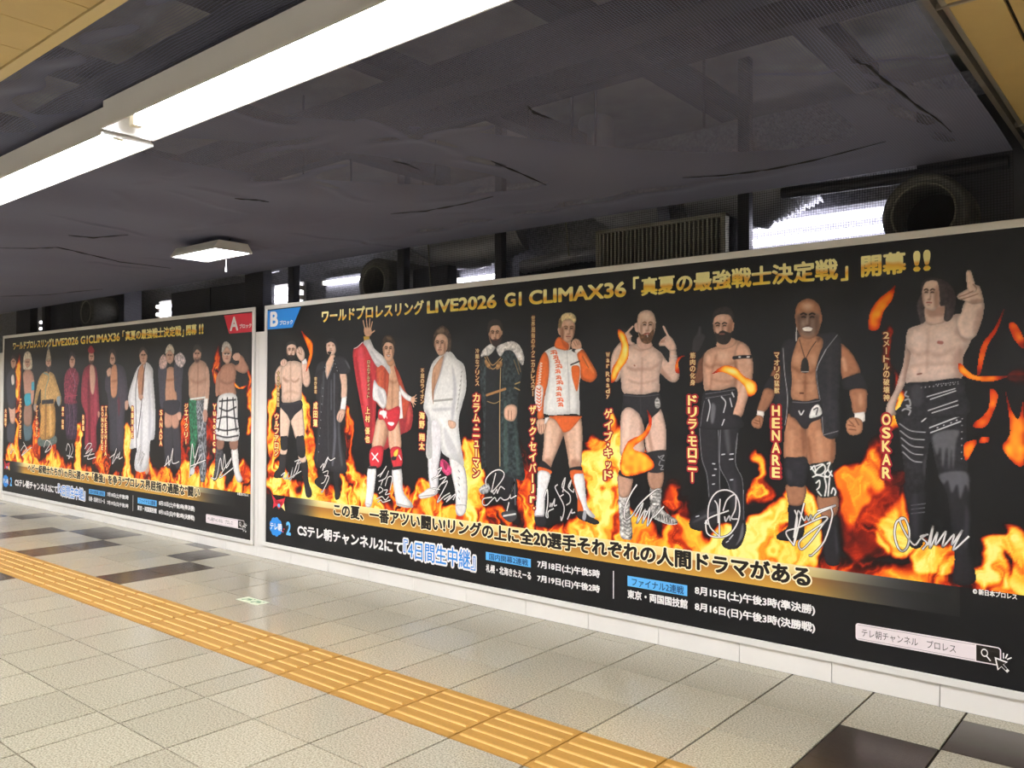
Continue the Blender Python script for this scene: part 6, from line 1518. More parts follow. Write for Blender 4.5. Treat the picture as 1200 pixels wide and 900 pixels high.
SIGNATURES_B = [
 ['258 738 310 767 287 723 324 717 361 770 344 718 395 738 422 816 384 704 451 784 483 853 423 732 492 795 511 846','390 730 539 793','449 868 518 888 477 852 533 864'],
 ['796 837 839 872 827 815 865 890 898 927 853 841','898 921 929 903 985 925','832 799 899 814 854 728 813 709','853 776 910 764 829 645 813 647'],
 ['1500 814 1549 842 1598 894 1525 808','1513 774 1587 803 1623 860','1538 746 1562 793','1587 746 1616 810 1664 813 1641 717','1508 707 1526 733 1563 711 1519 683','1575 712 1612 715 1588 680 1641 692','1489 639 1551 661 1588 639 1625 667','1502 615 1539 635 1564 620 1642 643'],
 ['2137 897 2183 916 2126 847 2172 867 2081 828','2161 833 2228 854 2161 785 2116 733','2183 803 2239 820 2139 670 2207 716 2262 744','2207 692 2273 729 2229 678 2317 741 2296 699','2093 764 2161 761'],
 ['2608 805 2601 861 2655 914 2719 934 2762 912 2741 863 2660 784 2656 800 2688 908','2645 783 2660 792 2673 769 2699 803 2703 776 2731 822 2767 808','2656 746 2580 729 2574 692 2613 691 2678 745 2699 722 2731 749 2763 736 2809 759 2850 862 2815 756 2867 773','2805 723 2788 666'],
 ['3099 783 3123 832 3127 746 3114 667 3129 656 3131 692 3173 715','3148 748 3144 724 3163 749 3160 726 3182 778 3178 735 3197 740','3204 869 3185 852 3206 815 3250 749 3255 703 3236 647 3231 670','3226 797 3250 811','3245 826 3264 916 3240 856 3297 814 3302 769 3274 747','3297 860 3311 904 3288 860 3325 832 3330 851','3282 659 3302 700 3316 724 3312 701 3338 707'],
 ['3781 909 3743 856 3704 777 3697 717 3714 700 3753 731 3805 802 3900 884 3932 895','3772 725 3825 808 3782 684 3839 772 3820 688 3872 787 3853 675 3919 796 3891 728 3960 798','3834 755 3848 761'],
 ['4233 724 4222 740 4231 674 4285 659 4356 679 4408 750 4420 833 4399 896 4347 921 4285 903 4244 842 4235 766 4249 709 4303 665','4276 857 4292 829 4296 739','4307 868 4303 797 4303 665','4217 727 4249 763 4356 810','4325 808 4347 867 4386 899 4399 888 4395 822 4373 771 4408 770','4334 775 4340 751 4360 782 4366 758'],
 ['4720 845 4733 794 4715 665 4768 885','4715 705 4731 820 4742 843 4768 798 4781 821 4790 800 4803 827 4811 806 4837 839 4926 888 4837 852','4715 665 4679 710 4681 736 4742 760 4863 824 4880 809 4785 730 4741 682 4755 648 4803 697 4871 799','4905 871 4909 829 4871 705 4811 629 4794 623'],
 ['5244 855 5211 834 5202 774 5216 716 5239 699 5262 731 5267 800 5248 853 5225 845 5253 779 5289 734 5316 767 5343 789','5348 790 5316 776 5343 750 5325 719','5348 741 5370 831 5356 728 5388 804 5380 745 5423 812 5409 739 5457 802 5448 753 5491 824 5453 730 5517 799'],
]
FLAMES_A = [
 [0.7,66,'493 1958 614 1790 628 1351 589 803 828 381 486 447 456 1350'],
 [0.85,90,'70 501 299 792 653 587 979 818 1308 569 1659 793 1916 451 1622 350 103 424'],
 [0.6,64,'1074 1248 1240 1039 1254 619 1037 714'],
 [0.95,39,'2277 1086 2438 1051 2448 681 2498 489 2250 394 2285 771'],
 [0.6,67,'2736 695 3071 900 3163 532 2915 422'],
 [0.8,72,'1615 586 1910 653 2247 473 2783 555 2915 403 1722 357'],
 [0.95,36,'3471 1079 3645 1102 3634 742 3754 481 3486 444 3518 736'],
 [0.7,62,'3788 661 4077 852 4154 596 4430 741 4587 457 3793 440'],
 [0.5,58,'4735 1296 4851 1133 4793 802 4895 481 4604 417 4630 794'],
 [0.9,58,'4584 624 4825 804 5141 660 5294 473 4588 416'],
 [0.6,32,'5242 1780 5372 1950 5330 1841 5391 1736 5335 1540 5397 1383 5245 1620'],
 [0.45,72,'5132 1140 5369 1304 5462 993 5291 670 5110 658'],
 [0.95,56,'5113 498 5289 788 5467 681 5585 458 5413 428'],
 [0.8,46,'5609 691 5746 852 5912 710 5917 374 5471 417'],
 [0.6,30,'5815 1727 5870 1688 5899 1537 5905 1160 5825 1083 5847 1386'],
]
FRONT_FLAMES_A = [
 [0.9,'5624 1554 5708 1507 5832 1522 5764 1484 5652 1500'],
]
SIGNATURES_A = [
 ['243 700 329 771 305 636 390 707 450 665'],
 ['650 696 760 766 817 725 680 632 927 730 1008 755','731 809 873 706'],
 ['1380 771 1454 858 1558 820 1418 710 1609 781 1556 861'],
 ['2027 759 2073 841 2145 784 2101 663 2216 767 2190 846','2053 700 2218 688'],
 ['2535 801 2622 863 2710 857 2559 744 2733 810 2604 689 2822 719','2515 713 2778 755'],
 ['3158 727 3279 779 3318 836 3221 665 3359 783','3300 734 3360 746 3398 803 3380 729 3459 751'],
 ['3786 740 3825 860 3866 882 3807 702 3887 824 3929 787 3849 685 3949 807'],
 ['4385 715 4440 812 4460 719 4532 891 4516 760 4572 744 4653 767','4366 705 4497 778'],
 ['4855 620 4888 889 4905 947 4944 816 5015 932 4928 720 5071 860','4872 735 5143 807'],
 ['5252 646 5338 652 5404 839 5439 732 5471 879 5506 754 5588 849 5390 656 5622 761'],
]
TEXT_B = [
 ['ワールドプロレスリング', 802, 1993, 2020, 2126, 'headline'],
 ['LIVE2026', 2024, 2690, 2020, 2115, 'headline'],
 ['G1', 2760, 2907, 2020, 2115, 'headline'],
 ['CLIMAX36', 2968, 3707, 2020, 2115, 'headline'],
 ['「', 3754, 3795, 2060, 2135, 'headline'],
 ['真夏の最強戦士決定戦', 3809, 4941, 2015, 2125, 'headline'],
 ['」', 4953, 4990, 2005, 2080, 'headline'],
 ['開幕', 5051, 5258, 2015, 2125, 'headline'],
 ['!!', 5288, 5364, 2020, 2120, 'headline'],
 ['B', 78, 196, 2023, 2157, 'white'],
 ['ブロック', 219, 410, 2031, 2072, 'white'],
 ['この夏、一番アツい闘い!リングの上に全20選手それぞれの人間ドラマがある', 972, 4802, 460, 567, 'band'],
 ['CSテレ朝チャンネル2にて', 496, 1784, 249, 349, 'white'],
 ['『4日間生中継』', 1793, 2510, 231, 367, 'blue'],
 ['国内開幕2連戦', 2634, 2969, 325, 367, 'dark'],
 ['札幌・北海きたえーる', 2606, 2994, 237, 292, 'white'],
 ['7月18日(土)午後5時', 3045, 3525, 319, 375, 'white'],
 ['7月19日(日)午後2時', 3045, 3525, 230, 283, 'white'],
 ['ファイナル2連戦', 3749, 4088, 315, 362, 'dark'],
 ['東京・両国国技館', 3719, 4112, 237, 290, 'white'],
 ['8月15日(土)午後3時(準決勝)', 4156, 4824, 320, 377, 'white'],
 ['8月16日(日)午後3時(決勝戦)', 4156, 4824, 231, 287, 'white'],
 ['テレ朝チャンネル\u3000プロレス', 5050, 5463, 261, 300, 'thin'],
 ['© 新日本プロレス', 5533, 5705, 542, 569, 'white'],
 ['テレ朝', 102, 272, 261, 327, 'logowhite'],
 ['2', 336, 403, 238, 354, 'logoblue'],
]
COLUMN_B = [
 ['ウルフアロン', 187, 31, 898, 1274, 'name'],
 ['成田蓮', 727, 28, 1166, 1377, 'name'],
 ['上村 優也', 1379, 28, 1059, 1345, 'name'],
 ['海野 翔太', 1979, 29, 1030, 1314, 'name'],
 ['カラム・ニューマン', 2511, 32, 864, 1451, 'name'],
 ['ザック・セイバーJr.', 3003, 30, 695, 1373, 'name'],
 ['ゲイブ・キッド', 3582, 29, 917, 1358, 'name'],
 ['ドリラ・モロニー', 4140, 28, 945, 1441, 'name'],
 ['HENARE', 4621, 22, 1001, 1388, 'name'],
 ['OSKAR', 5166, 20, 1033, 1353, 'name'],
 ['令和の怪物柔道', 203, 20, 1325, 1639, 'sub'],
 ['若き暴君', 727, 18, 1440, 1581, 'sub'],
 ['日本のアルティメット', 1387, 16, 1405, 1701, 'sub'],
 ['不屈のライオン', 1981, 18, 1367, 1627, 'sub'],
 ['冷酷なプリンス', 2518, 17, 1495, 1755, 'sub'],
 ['世界屈指のテクニカルレスラー', 3004, 15, 1426, 1952, 'sub'],
 ['War Ready', 3579, 14, 1410, 1696, 'sub'],
 ['筋肉の化身', 4142, 16, 1489, 1678, 'sub'],
 ['マオリの猛獣', 4626, 14, 1444, 1663, 'sub'],
 ['2メートルの破壊神', 5167, 14, 1408, 1745, 'sub'],
]
TEXT_A = [
 ['ワールドプロレスリング', 346, 1586, 2012, 2118, 'headline'],
 ['LIVE2026', 1599, 2334, 2012, 2107, 'headline'],
 ['G1', 2391, 2582, 2012, 2107, 'headline'],
 ['CLIMAX36', 2604, 3372, 2012, 2107, 'headline'],
 ['「', 3431, 3481, 2055, 2125, 'headline'],
 ['真夏の最強戦士決定戦', 3500, 4675, 2010, 2117, 'headline'],
 ['」', 4685, 4724, 2000, 2075, 'headline'],
 ['開幕', 4765, 4964, 2010, 2117, 'headline'],
 ['!!', 5003, 5088, 2012, 2112, 'headline'],
 ['A', 5544, 5685, 2017, 2149, 'white'],
 ['ブロック', 5704, 5895, 2032, 2074, 'white'],
 ['ヘビー級戦士たちが1ヵ月に渡って「最強」を争う“プロレス界屈指の過酷な”闘い', 890, 5048, 438, 543, 'band'],
]
COLUMN_A = [
 ['大岩陵平', 118, 36, 988, 1235, 'name'],
 ['エル・ファンタズモ', 619, 34, 848, 1373, 'name'],
 ['グレート-O-カーン', 1154, 32, 889, 1291, 'name'],
 ['鷹木 信悟', 1925, 31, 1007, 1284, 'name'],
 ['矢野通', 2486, 29, 1004, 1198, 'name'],
 ['KONOSUKE', 2975, 27, 802, 1301, 'name'],
 ['TAKESHITA', 3060, 27, 741, 1302, 'name'],
 ['後藤洋央紀', 3678, 30, 959, 1313, 'name'],
 ['SANADA', 4290, 28, 905, 1277, 'name'],
 ['ジェイク・リー', 4783, 34, 942, 1346, 'name'],
 ['Yuto-Ice', 5295, 30, 876, 1346, 'name'],
]
# ---------------------------------------------------------------- printed posters
def ink_material(name, rough=.45):
    m = bpy.data.materials.new(name); m.use_nodes = True; nt = m.node_tree; b = nt.nodes['Principled BSDF']; b.inputs['Roughness'].default_value = rough; b.inputs['Specular IOR Level'].default_value = .2
    a = nt.nodes.new('ShaderNodeAttribute'); a.attribute_name = 'ink'; nt.links.new(a.outputs['Color'], b.inputs['Base Color']); return m
INK = ink_material('printed_ink'); PR = .45
SHEET = mat('printed_black', '101012', .42, spec=.2); FRAME = mat('white_frame', 'd8d5cf', .35); EDGE = mat('board_edge', '8b8880', .6)
INK_W = mat('ink_white', 'e9e6e4', PR, spec=.2); INK_K = mat('ink_black', '1c1712', PR, spec=.2); INK_BLUE = mat('ink_blue', '2f86d6', PR, spec=.2); INK_SKY = mat('ink_sky', '5fb0ea', PR, spec=.2); INK_RED = mat('ink_red', 'cc2f40', PR, spec=.2); INK_PALE = mat('ink_pale', 'f5e6bd', PR, spec=.2); INK_YEL = mat('ink_yellow', 'f3dc8c', PR, spec=.2); INK_WINE = mat('ink_wine', '9c1c28', PR, spec=.2); INK_BROWN = mat('ink_brown', '6a3014', PR, spec=.2); INK_CREAM = mat('ink_cream', 'dcc28c', PR, spec=.2); INK_NAVY = mat('ink_navy', '173a68', PR, spec=.2); INK_PINK = mat('ink_pinkish', 'e6dadc', PR, spec=.2); INK_GREY = mat('ink_grey', '46423e', PR, spec=.2)
def gold_ink():
    m = mat('ink_gold', 'e8c040', PR, spec=.2); nt = m.node_tree; b = nt.nodes['Principled BSDF']; tc = nt.nodes.new('ShaderNodeTexCoord'); sp = nt.nodes.new('ShaderNodeSeparateXYZ')
    nt.links.new(tc.outputs['Object'], sp.inputs[0]); w_ = nt.nodes.new('ShaderNodeMath'); w_.operation = 'MULTIPLY_ADD'; w_.inputs[1].default_value = 9.5; w_.inputs[2].default_value = -19.2; nt.links.new(sp.outputs[2], w_.inputs[0])
    n = nt.nodes.new('ShaderNodeTexNoise'); n.inputs['Scale'].default_value = 7; nt.links.new(tc.outputs['Object'], n.inputs['Vector'])
    a = nt.nodes.new('ShaderNodeMath'); a.operation = 'MULTIPLY_ADD'; a.inputs[1].default_value = .9; nt.links.new(n.outputs['Fac'], a.inputs[0]); nt.links.new(w_.outputs[0], a.inputs[2])
    r_ = nt.nodes.new('ShaderNodeValToRGB'); e = r_.color_ramp.elements; e[0].position = .25; e[0].color = lin('fbf0a0'); e[1].position = 1; e[1].color = lin('fdf4b0'); k = e.new(.55); k.color = lin('fbdc5c'); k = e.new(.8); k.color = lin('ecb044')
    nt.links.new(a.outputs[0], r_.inputs[0]); nt.links.new(r_.outputs[0], b.inputs['Base Color']); return m
INK_GOLD = gold_ink()
def s2l(c): return np.where(c <= .04045, c/12.92, ((c+.055)/1.055)**2.4)
def ink_mesh(name, x0, z0, C, A, r, parent, y, thr=.5, label=None):
    """a flat printed patch: grid of pitch r (mm), one ink colour per vertex; cells whose mean coverage passes thr"""
    h, w = A.shape; ok = (A[:-1, :-1]+A[1:, :-1]+A[:-1, 1:]+A[1:, 1:])/4 > thr
    jj, ii = np.nonzero(ok); q = np.stack([jj*w+ii, jj*w+ii+1, (jj+1)*w+ii+1, (jj+1)*w+ii], 1)
    u, inv = np.unique(q, return_inverse=True); inv = inv.reshape(q.shape)
    V = np.stack([(x0+(u % w)*r)/1000, np.full(len(u), y), (z0+(u//w)*r)/1000], 1).astype(np.float32)
    me = bpy.data.meshes.new(name); me.vertices.add(len(u)); me.vertices.foreach_set('co', V.ravel())
    me.loops.add(inv.size); me.loops.foreach_set('vertex_index', inv.ravel().astype(np.int32)); me.polygons.add(len(q)); me.polygons.foreach_set('loop_start', np.arange(0, inv.size, 4, dtype=np.int32)); me.update(calc_edges=True)
    a = me.color_attributes.new('ink', 'FLOAT_COLOR', 'POINT'); col = np.ones((len(u), 4), np.float32); col[:, :3] = s2l(C.reshape(-1, 3)[u]); a.data.foreach_set('color', col.ravel())
    me.materials.append(INK); o = bpy.data.objects.new(name, me); COL.objects.link(o); o.parent = parent
    if label: o['label'] = label
    return o
# lettering: every glyph string becomes a flat mesh fitted to its printed box
GLYPH = {}
def want(text, fat): GLYPH.setdefault((text, fat), None)
def make_glyphs():
    tmp = []
    for (text, fat) in GLYPH:
        cu = bpy.data.curves.new('lettering', 'FONT'); cu.body = text; cu.size = 1; cu.offset = 0; cu.fill_mode = 'BOTH'; cu.resolution_u = 4
        o = bpy.data.objects.new('lettering', cu); COL.objects.link(o); tmp.append((text, fat, o, cu))
    bpy.context.view_layer.update(); dg = bpy.context.evaluated_depsgraph_get()
    for text, fat, o, cu in tmp:
        me = o.evaluated_get(dg).to_mesh(); n = len(me.vertices); V = np.empty(n*3, np.float32); me.vertices.foreach_get('co', V)
        F = [tuple(p_.vertices) for p_ in me.polygons]; GLYPH[(text, fat)] = (V.reshape(-1, 3)[:, :2].copy(), F); o.evaluated_get(dg).to_mesh_clear()
    for text, fat, o, cu in tmp: bpy.data.objects.remove(o); bpy.data.curves.remove(cu)
BOLD = .036
STYLE = {  # fill, weight, outline ink, outline weight
 'headline': (INK_GOLD, .040, None, 0), 'white': (INK_W, BOLD, None, 0), 'band': (INK_K, .045, INK_PALE, .11), 'blue': (INK_BLUE, .012, INK_W, .11), 'dark': (INK_NAVY, .012, None, 0), 'thin': (INK_GREY, 0, None, 0), 'logowhite': (INK_W, .03, None, 0), 'logoblue': (INK_SKY, .04, None, 0),
 'name': (INK_YEL, .035, INK_WINE, .17), 'sub': (INK_CREAM, .02, INK_BROWN, .13)}
def place(text, fat, ref, box):
    """vertices of text at weight fat, mapped so that the text at weight ref exactly fills box (x0, x1, z0, z1) in mm"""
    V, F = GLYPH[(text, fat)]
    lo, hi = V.min(0)-ref, V.max(0)+ref; d = np.maximum(hi-lo, 1e-4)
    s = np.array([(box[1]-box[0]), (box[3]-box[2])])/d
    P = np.array([box[0], box[2]])+(V-lo)*s
    if fat <= 0: return P, F
    # heavier strokes: the same outline laid down several times, shifted around a small circle
    em = (box[3]-box[2])/max(d[1], .55) if len(text) > 1 else s[1]
    n = 6 if fat < .05 else 14; out = [P]; fs = list(F); rad = np.minimum(s*fat, em*fat*2.2)
    if fat >= .05: out.append(P)
    for k in range(n): out.append(P+rad*np.array([math.cos(2*math.pi*k/n), math.sin(2*math.pi*k/n)]))
    m = len(P); FF = []
    for k in range(len(out)): FF += [tuple(i+k*m for i in f) for f in F]
    return np.vstack([np.column_stack([o_, np.full(m, 3e-5*k)]) for k, o_ in enumerate(out)]), FF
def text_obj(name, jobs, ink, parent, y, label=None):
    V = []; F = []
    for P, f in jobs:
        k = len(V); V += [(c[0]/1000, y-(c[2] if len(c) > 2 else 0), c[1]/1000) for c in P]; F += [tuple(k+i for i in q) for q in f]
    me = bpy.data.meshes.new(name); me.from_pydata(V, [], F); me.materials.append(ink); o = bpy.data.objects.new(name, me); COL.objects.link(o); o.parent = parent
    if label: o['label'] = label
    return o
def char_boxes(text, xc, hw, z0, z1):
    """cells of a vertical column, top to bottom"""
    n = sum(.45 if c in ' ・.' else (.55 if c == '-' else 1) for c in text); z = z1; out = []; step = (z1-z0)/n
    for c in text:
        k = .45 if c in ' ・.' else (.55 if c == '-' else 1); cell = (z-step*k, z); z -= step*k
        if c == ' ': continue
        m = step*k*.07
        if c == '・': b = (xc-hw*.28, xc+hw*.28, (cell[0]+cell[1])/2-step*.12, (cell[0]+cell[1])/2+step*.12)
        elif c == '.': b = (xc+hw*.2, xc+hw*.7, cell[0]+m, cell[0]+m+step*.2)
        elif c in 'ー': b = (xc-hw*.17, xc+hw*.17, cell[0]+m, cell[1]-m)
        elif c == '-': b = (xc-hw*.5, xc+hw*.5, (cell[0]+cell[1])/2-step*.06, (cell[0]+cell[1])/2+step*.06)
        elif c in 'ッャュョ': b = (xc-hw*.62, xc+hw*.75, cell[0]+m, cell[1]-step*.28)
        elif c in 'aeornyuct': b = (xc-hw*.75, xc+hw*.75, cell[0]+m*2, cell[1]-step*.2)
        elif c in 'rIiJ1t': b = (xc-hw*.45, xc+hw*.45, cell[0]+m, cell[1]-m)
        else: b = (xc-hw, xc+hw, cell[0]+m, cell[1]-m)
        out.append((c, b))
    return out
SPECS = []
for L_ in (TEXT_B, TEXT_A):
    for t in L_:
        f, wt, oi, ow = STYLE[t[5]]; want(t[0], wt)
        if oi: want(t[0], ow)
for L_ in (COLUMN_B, COLUMN_A):
    for t in L_:
        f, wt, oi, ow = STYLE[t[5]]
        for c in t[0]:
            if c != ' ':
                c = 'l' if c == 'ー' else c
                want(c, wt); want(c, ow)
make_glyphs()
def flat(name, polys, ink, parent, y, label=None):
    m = MB()
    for k, P in enumerate(polys): m.poly([(a/1000, y-1.2e-5*min(k, 12), b/1000) for a, b in P])
    o = m.build(name, ink, parent)
    if label: o['label'] = label
    return o
def stroke_polys(P, wd):
    P = smooth_open(np.array(P, float), 4); out = []
    for i in range(len(P)-1):
        d = P[i+1]-P[i]; L = np.hypot(*d)
        if L < 1e-6: continue
        nrm = np.array([-d[1], d[0]])/L*wd/2; e = d/L*wd*.25; a, b = P[i]-e, P[i+1]+e
        out.append([a+nrm, b+nrm, b-nrm, a-nrm])
    return out
def circle(cx, cz, rx, rz, n=24): return [(cx+rx*math.cos(2*math.pi*i/n), cz+rz*math.sin(2*math.pi*i/n)) for i in range(n)]
def ring(cx, cz, rx, rz, wx, wz, n=28):
    o = circle(cx, cz, rx, rz, n); i_ = circle(cx, cz, rx-wx, rz-wz, n)
    return [[o[k], o[(k+1) % n], i_[(k+1) % n], i_[k]] for k in range(n)]
def gold_band(x0, x1, z0, z1, zs, parent, y):
    w_, h_ = 130, 24; xs = np.linspace(0, 1, w_); zz = np.linspace(0, 1, h_); sp = (zs-z0)/(z1-z0)
    C = np.zeros((h_, w_, 3), np.float32); up = zz > sp
    lo = np.stack([np.interp(zz/sp, [0, .5, 1], [v0, v1, v2]) for v0, v1, v2 in ((.78, .72, .66), (.60, .52, .44), (.25, .22, .22))], 1)
    hi = np.stack([np.interp((zz-sp)/(1-sp), [0, 1], [v0, v1]) for v0, v1 in ((.88, .95), (.78, .86), (.50, .60))], 1)
    row = np.where(up[:, None], hi, lo); fade = np.clip(np.minimum(xs/.10, (1-xs)/.17), 0, 1); fade = fade*fade*(3-2*fade)
    grey = row.mean(1, keepdims=True)*.75; wgt = np.clip(fade*1.4-.3, 0, 1)[None, :, None]
    C = (row[:, None]*wgt+grey[:, None]*np.ones(3)*(1-wgt))*fade[None, :, None]+.105*(1-fade)[None, :, None]
    # non-square cells: build directly
    me = bpy.data.meshes.new('printed_band'); V = [(x0/1000+(x1-x0)/1000*a, y, z0/1000+(z1-z0)/1000*b) for b in zz for a in xs]
    F = [(j*w_+i, j*w_+i+1, (j+1)*w_+i+1, (j+1)*w_+i) for j in range(h_-1) for i in range(w_-1)]
    me.from_pydata(V, [], F); at = me.color_attributes.new('ink', 'FLOAT_COLOR', 'POINT'); col = np.ones((len(V), 4), np.float32); col[:, :3] = s2l(np.clip(C, 0, 1).reshape(-1, 3)); at.data.foreach_set('color', col.ravel())
    me.materials.append(INK); o = bpy.data.objects.new('printed_band', me); COL.objects.link(o); o.parent = parent; o['label'] = 'gold band fading out at both ends'
def poster(name, label, X0, wid, z0, z1, people, flames, front, signs, texts, columns, tx, r, rf, badge, bandx, is_a, sgw):
    root = empty(name, (X0, 0, 0)); tag(root, label, 'poster')
    yb = -.010; fwid = .037
    b = MB(); b.box(.004, wid-.004, -.009, .026 if False else -.001, z0+.004, z1-.004); b.build('backing_board', EDGE, root)
    f = MB()
    for bx in ((0, wid, z1-fwid, z1), (0, wid, z0, z0+fwid), (0, fwid, z0+fwid, z1-fwid), (wid-fwid, wid, z0+fwid, z1-fwid)):
        f.box(bx[0], bx[1], -.019, -.0005, bx[2], bx[3])
    f.build('frame', FRAME, root, bevel=.004)
    s_ = MB(); s_.poly([(fwid, yb, z0+fwid), (wid-fwid, yb, z0+fwid), (wid-fwid, yb, z1-fwid), (fwid, yb, z1-fwid)]); s_.build('printed_sheet', SHEET, root)
    # flames fill the sheet above the gold band
    bz0, bz1, bs = 430, 566, 514
    if is_a: bz0, bz1, bs = 408, 543, 492
    fx0, fx1 = 40, int(wid*1000)-40; fz0, fz1 = bz1, 2050; w_, h_ = (fx1-fx0)//rf, (fz1-fz0)//rf
    xs = fx0+np.arange(w_)*rf; zs = fz0+np.arange(h_)*rf
    hn = np.interp(xs, np.linspace(fx0, fx1, 40), np.random.RandomState(5 if is_a else 2).uniform(40, 210, 40))
    base = .62*np.clip(1-(zs[:, None]-fz0)/hn[None], 0, 1)
    I = flame_field(flames, fx0, fz0, w_, h_, rf, 21 if is_a else 3, base.astype(np.float32))
    ink_mesh('printed_flames', fx0, fz0, ramp(I).astype(np.float32), I, rf, root, yb-.0004, .10, 'orange and yellow flames')
    # copyright side of the sheet stays black under the band
    gold_band(bandx[0], bandx[1], bz0, bz1, bs, root, yb-.0006)
    for i, (lab_, pcs) in enumerate(people):
        x_, z_, C, A = paint_figure(pcs, r); A[:, xs_out(x_, A.shape[1], r, wid)] = 0
        ink_mesh('printed_person', x_, z_, C.astype(np.float32), A, r, root, yb-.0008-.00003*i, .5, lab_)
    for lv, s in front:
        P = smooth_closed(pts_of(s)); a0 = P.min(0)-12; a1 = P.max(0)+12; ww, hh = int((a1[0]-a0[0])/rf*1.5), int((a1[1]-a0[1])/rf*1.5); rr = rf/1.5
        Mk = fill_mask(P, a0[0], a0[1], ww, hh, rr); sft = blur(Mk, 26/rr); n_ = value_noise(hh, ww, 30/rr, 4); I2 = np.clip(.40+.58*np.clip((sft-.3)/.6, 0, 1)*lv+.18*(n_-.5), 0, 1)
        ink_mesh('printed_flame', a0[0], a0[1], ramp(I2).astype(np.float32), Mk, rr, root, yb-.0013, .5, 'flame tongue printed in front of the figures')
    for st in signs:
        polys = []; out = []
        for s in st: polys += stroke_polys(pts_of(s), sgw); out += stroke_polys(pts_of(s), sgw*1.9)
        sg_ = flat('signature', polys, INK_W, root, yb-.0016, 'white handwritten signature'); flat('outline', out, INK_GREY, sg_, yb-.00135)
    # lettering
    for t in texts:
        ink, wt, oi, ow = STYLE[t[5]]; box = t[1:5]
        nm = {'headline': 'headline_lettering', 'band': 'slogan_lettering', 'blue': 'highlight_lettering', 'thin': 'search_lettering'}.get(t[5], 'lettering')
        lt = text_obj(nm, [place(t[0], wt, wt, box)], ink, root, yb-.0024)
        if oi: text_obj('outline', [place(t[0], ow, wt, box)], oi, lt, yb-.0016)
    for t in columns:
        ink, wt, oi, ow = STYLE[t[5]]; bx = char_boxes(*t[:5]); A_ = []; B_ = []
        for c, b_ in bx:
            c = 'l' if c == 'ー' else c; A_.append(place(c, wt, wt, b_)); B_.append(place(c, ow, wt, b_))
        nm = 'name_lettering' if t[5] == 'name' else 'epithet_lettering'
        lt = text_obj(nm, A_, ink, root, yb-.0022); text_obj('outline', B_, oi, lt, yb-.0014)
    # lower information block; tx maps the layout of the right-hand sheet onto this one
    mp = lambda P: [tx(a, b) for a, b in P]
    flat('date_box', [mp([(2603, 373), (2991, 373), (2991, 319), (2603, 319)])], INK_SKY, root, yb-.0012); flat('date_box', [mp([(3719, 369), (4109, 369), (4109, 309), (3719, 309)])], INK_SKY, root, yb-.0012)
    flat('divider', [mp([(3618, 384), (3624, 384), (3624, 218), (3618, 218)])], INK_W, root, yb-.0012)
    def rounded(x0, x1, z0, z1, q):
        out = []
        for cx, cz, a0 in ((x1-q, z1-q, 0), (x0+q, z1-q, 90), (x0+q, z0+q, 180), (x1-q, z0+q, 270)):
            for k in range(5): a = R(a0+22.5*k); out.append((cx+q*math.cos(a), cz+q*math.sin(a)))
        return out
    sb_ = flat('search_box', [mp(rounded(5021, 5643, 240, 322, 14))], INK_PINK, root, yb-.0011); flat('search_button', [mp([(5545, 317)]+[(5632, 317), (5638, 311), (5638, 251), (5632, 245), (5545, 245)])], INK_K, sb_, yb-.0013)
    flat('search_rule', [mp([(5031, 315), (5540, 315), (5540, 313.5), (5031, 313.5)]), mp([(5031, 248.5), (5540, 248.5), (5540, 247), (5031, 247)])], INK_GREY, sb_, yb-.0013)
    flat('magnifier_icon', [mp(q) for q in ring(5578, 287, 14, 18, 4, 5.5)]+[mp(q) for q in stroke_polys([(5587, 273), (5601, 257)], 5.5)], INK_W, sb_, yb-.0016)
    arrow = [(5621, 272), (5665, 262), (5651, 250), (5670, 231), (5663, 222), (5644, 240), (5631, 224)]
    big = [(5644+(a-5644)*1.16, 248+(b-248)*1.2) for a, b in arrow]
    flat('cursor_outline', [mp(big)], INK_W, sb_, yb-.0016); flat('cursor_icon', [mp([(5644+(a-5644)*.86, 248+(b-248)*.84) for a, b in arrow])], INK_K, sb_, yb-.0019)
    flat('click_rays', [mp(q) for s in (((5652, 300), (5652, 278)), ((5667, 298), (5660, 280)), ((5682, 286), (5667, 276))) for q in stroke_polys(s, 5)], INK_W, sb_, yb-.0016)
    # broadcaster logo: blue cloud, and the small winged emblem
    cl = [circle(185+62*math.cos(2*math.pi*k/9), 292+54*math.sin(2*math.pi*k/9), 34, 30, 16) for k in range(9)]+[circle(185, 292, 70, 62, 24), [(240, 262), (296, 250), (250, 290)]]
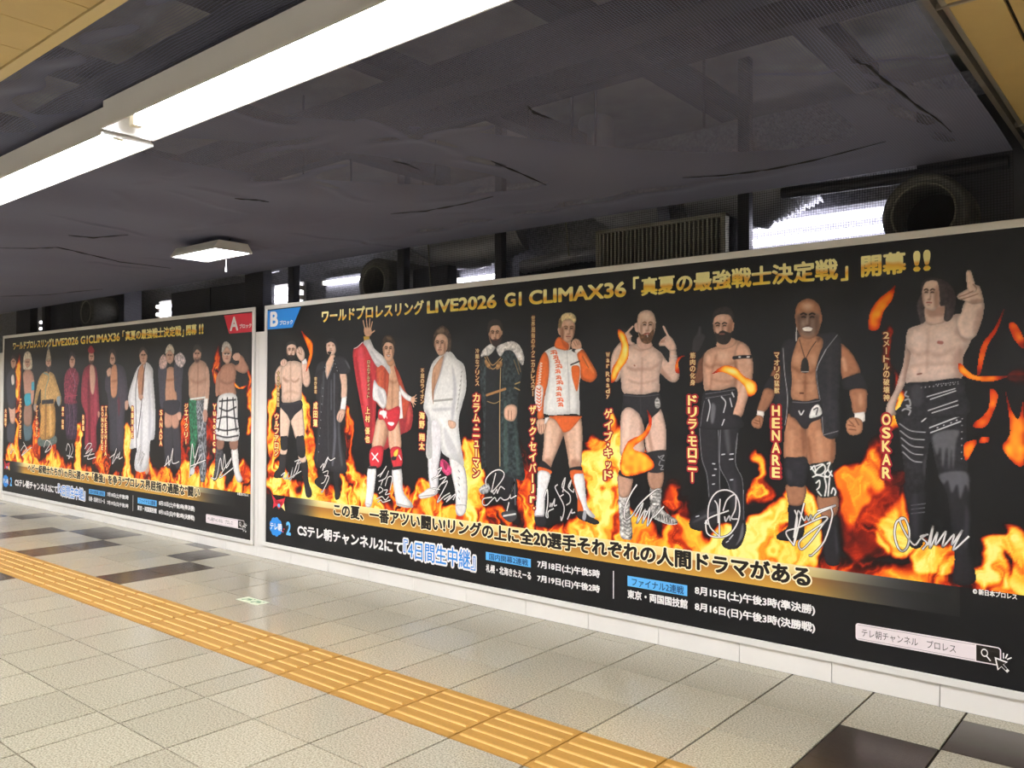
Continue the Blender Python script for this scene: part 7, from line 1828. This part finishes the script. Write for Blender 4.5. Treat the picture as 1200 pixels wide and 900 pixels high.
    cl_ = flat('cloud_logo', [mp(q) for q in cl], INK_BLUE, root, yb-.0011)
    flat('logo_mark', [mp(circle(304, 284, 10, 8, 10)), mp([(270, 262), (300, 256), (300, 264), (272, 268)])], INK_RED, cl_, yb-.0014)
    em = [[(120, 568), (190, 520), (300, 545), (320, 560), (300, 505), (316, 440), (262, 470), (226, 446), (190, 475), (140, 446), (150, 500)]]
    em_ = flat('emblem', [mp(em[0])], INK_RED, root, yb-.0011); flat('emblem_mark', [mp([(160, 528), (250, 512), (280, 522), (268, 488), (180, 494)])], INK_WINE, em_, yb-.0013); flat('emblem_gem', [mp(circle(228, 478, 22, 18, 6))], INK_SKY, em_, yb-.0015); flat('emblem_tail', [mp([(262, 470), (300, 505), (316, 440)])], INK_YEL, em_, yb-.0014)
    flat('corner_badge', [badge], INK_RED if is_a else INK_BLUE, root, yb-.0012)
    return root
def xs_out(x_, n, r, wid):
    x = x_+np.arange(n)*r; return (x < 40) | (x > wid*1000-38)
def tx_b(a, b): return (a, b)
def tx_a(a, b): return (462+(a-492)*1.0377, b-25)
LOWER = [t for t in TEXT_B if t[4] < 700 and t[5] != 'band']
TEXT_A2 = TEXT_A+[[t[0], tx_a(t[1], 0)[0], tx_a(t[2], 0)[0], t[3]-25, t[4]-25, t[5]] for t in LOWER]
poster('wrestling_poster', 'right and larger black poster with ten printed wrestlers, flames and a blue corner badge', -5.505, 5.79, .108, 2.215, PEOPLE_B, FLAMES_B, FRONT_FLAMES_B, SIGNATURES_B, TEXT_B, COLUMN_B, tx_b, 3.5, 6,
       [(38, 2170), (516, 2170), (399, 2003), (38, 2003)], (340, 5480), False, 7)
poster('wrestling_poster', 'left black poster with ten printed wrestlers, flames and a red corner badge', -11.61, 5.95, .094, 2.215, PEOPLE_A, FLAMES_A, FRONT_FLAMES_A, SIGNATURES_A, TEXT_A2, COLUMN_A, tx_a, 7, 10,
       [(5442, 2168), (5913, 2168), (5913, 1995), (5531, 1995)], (305, 5650), True, 9)
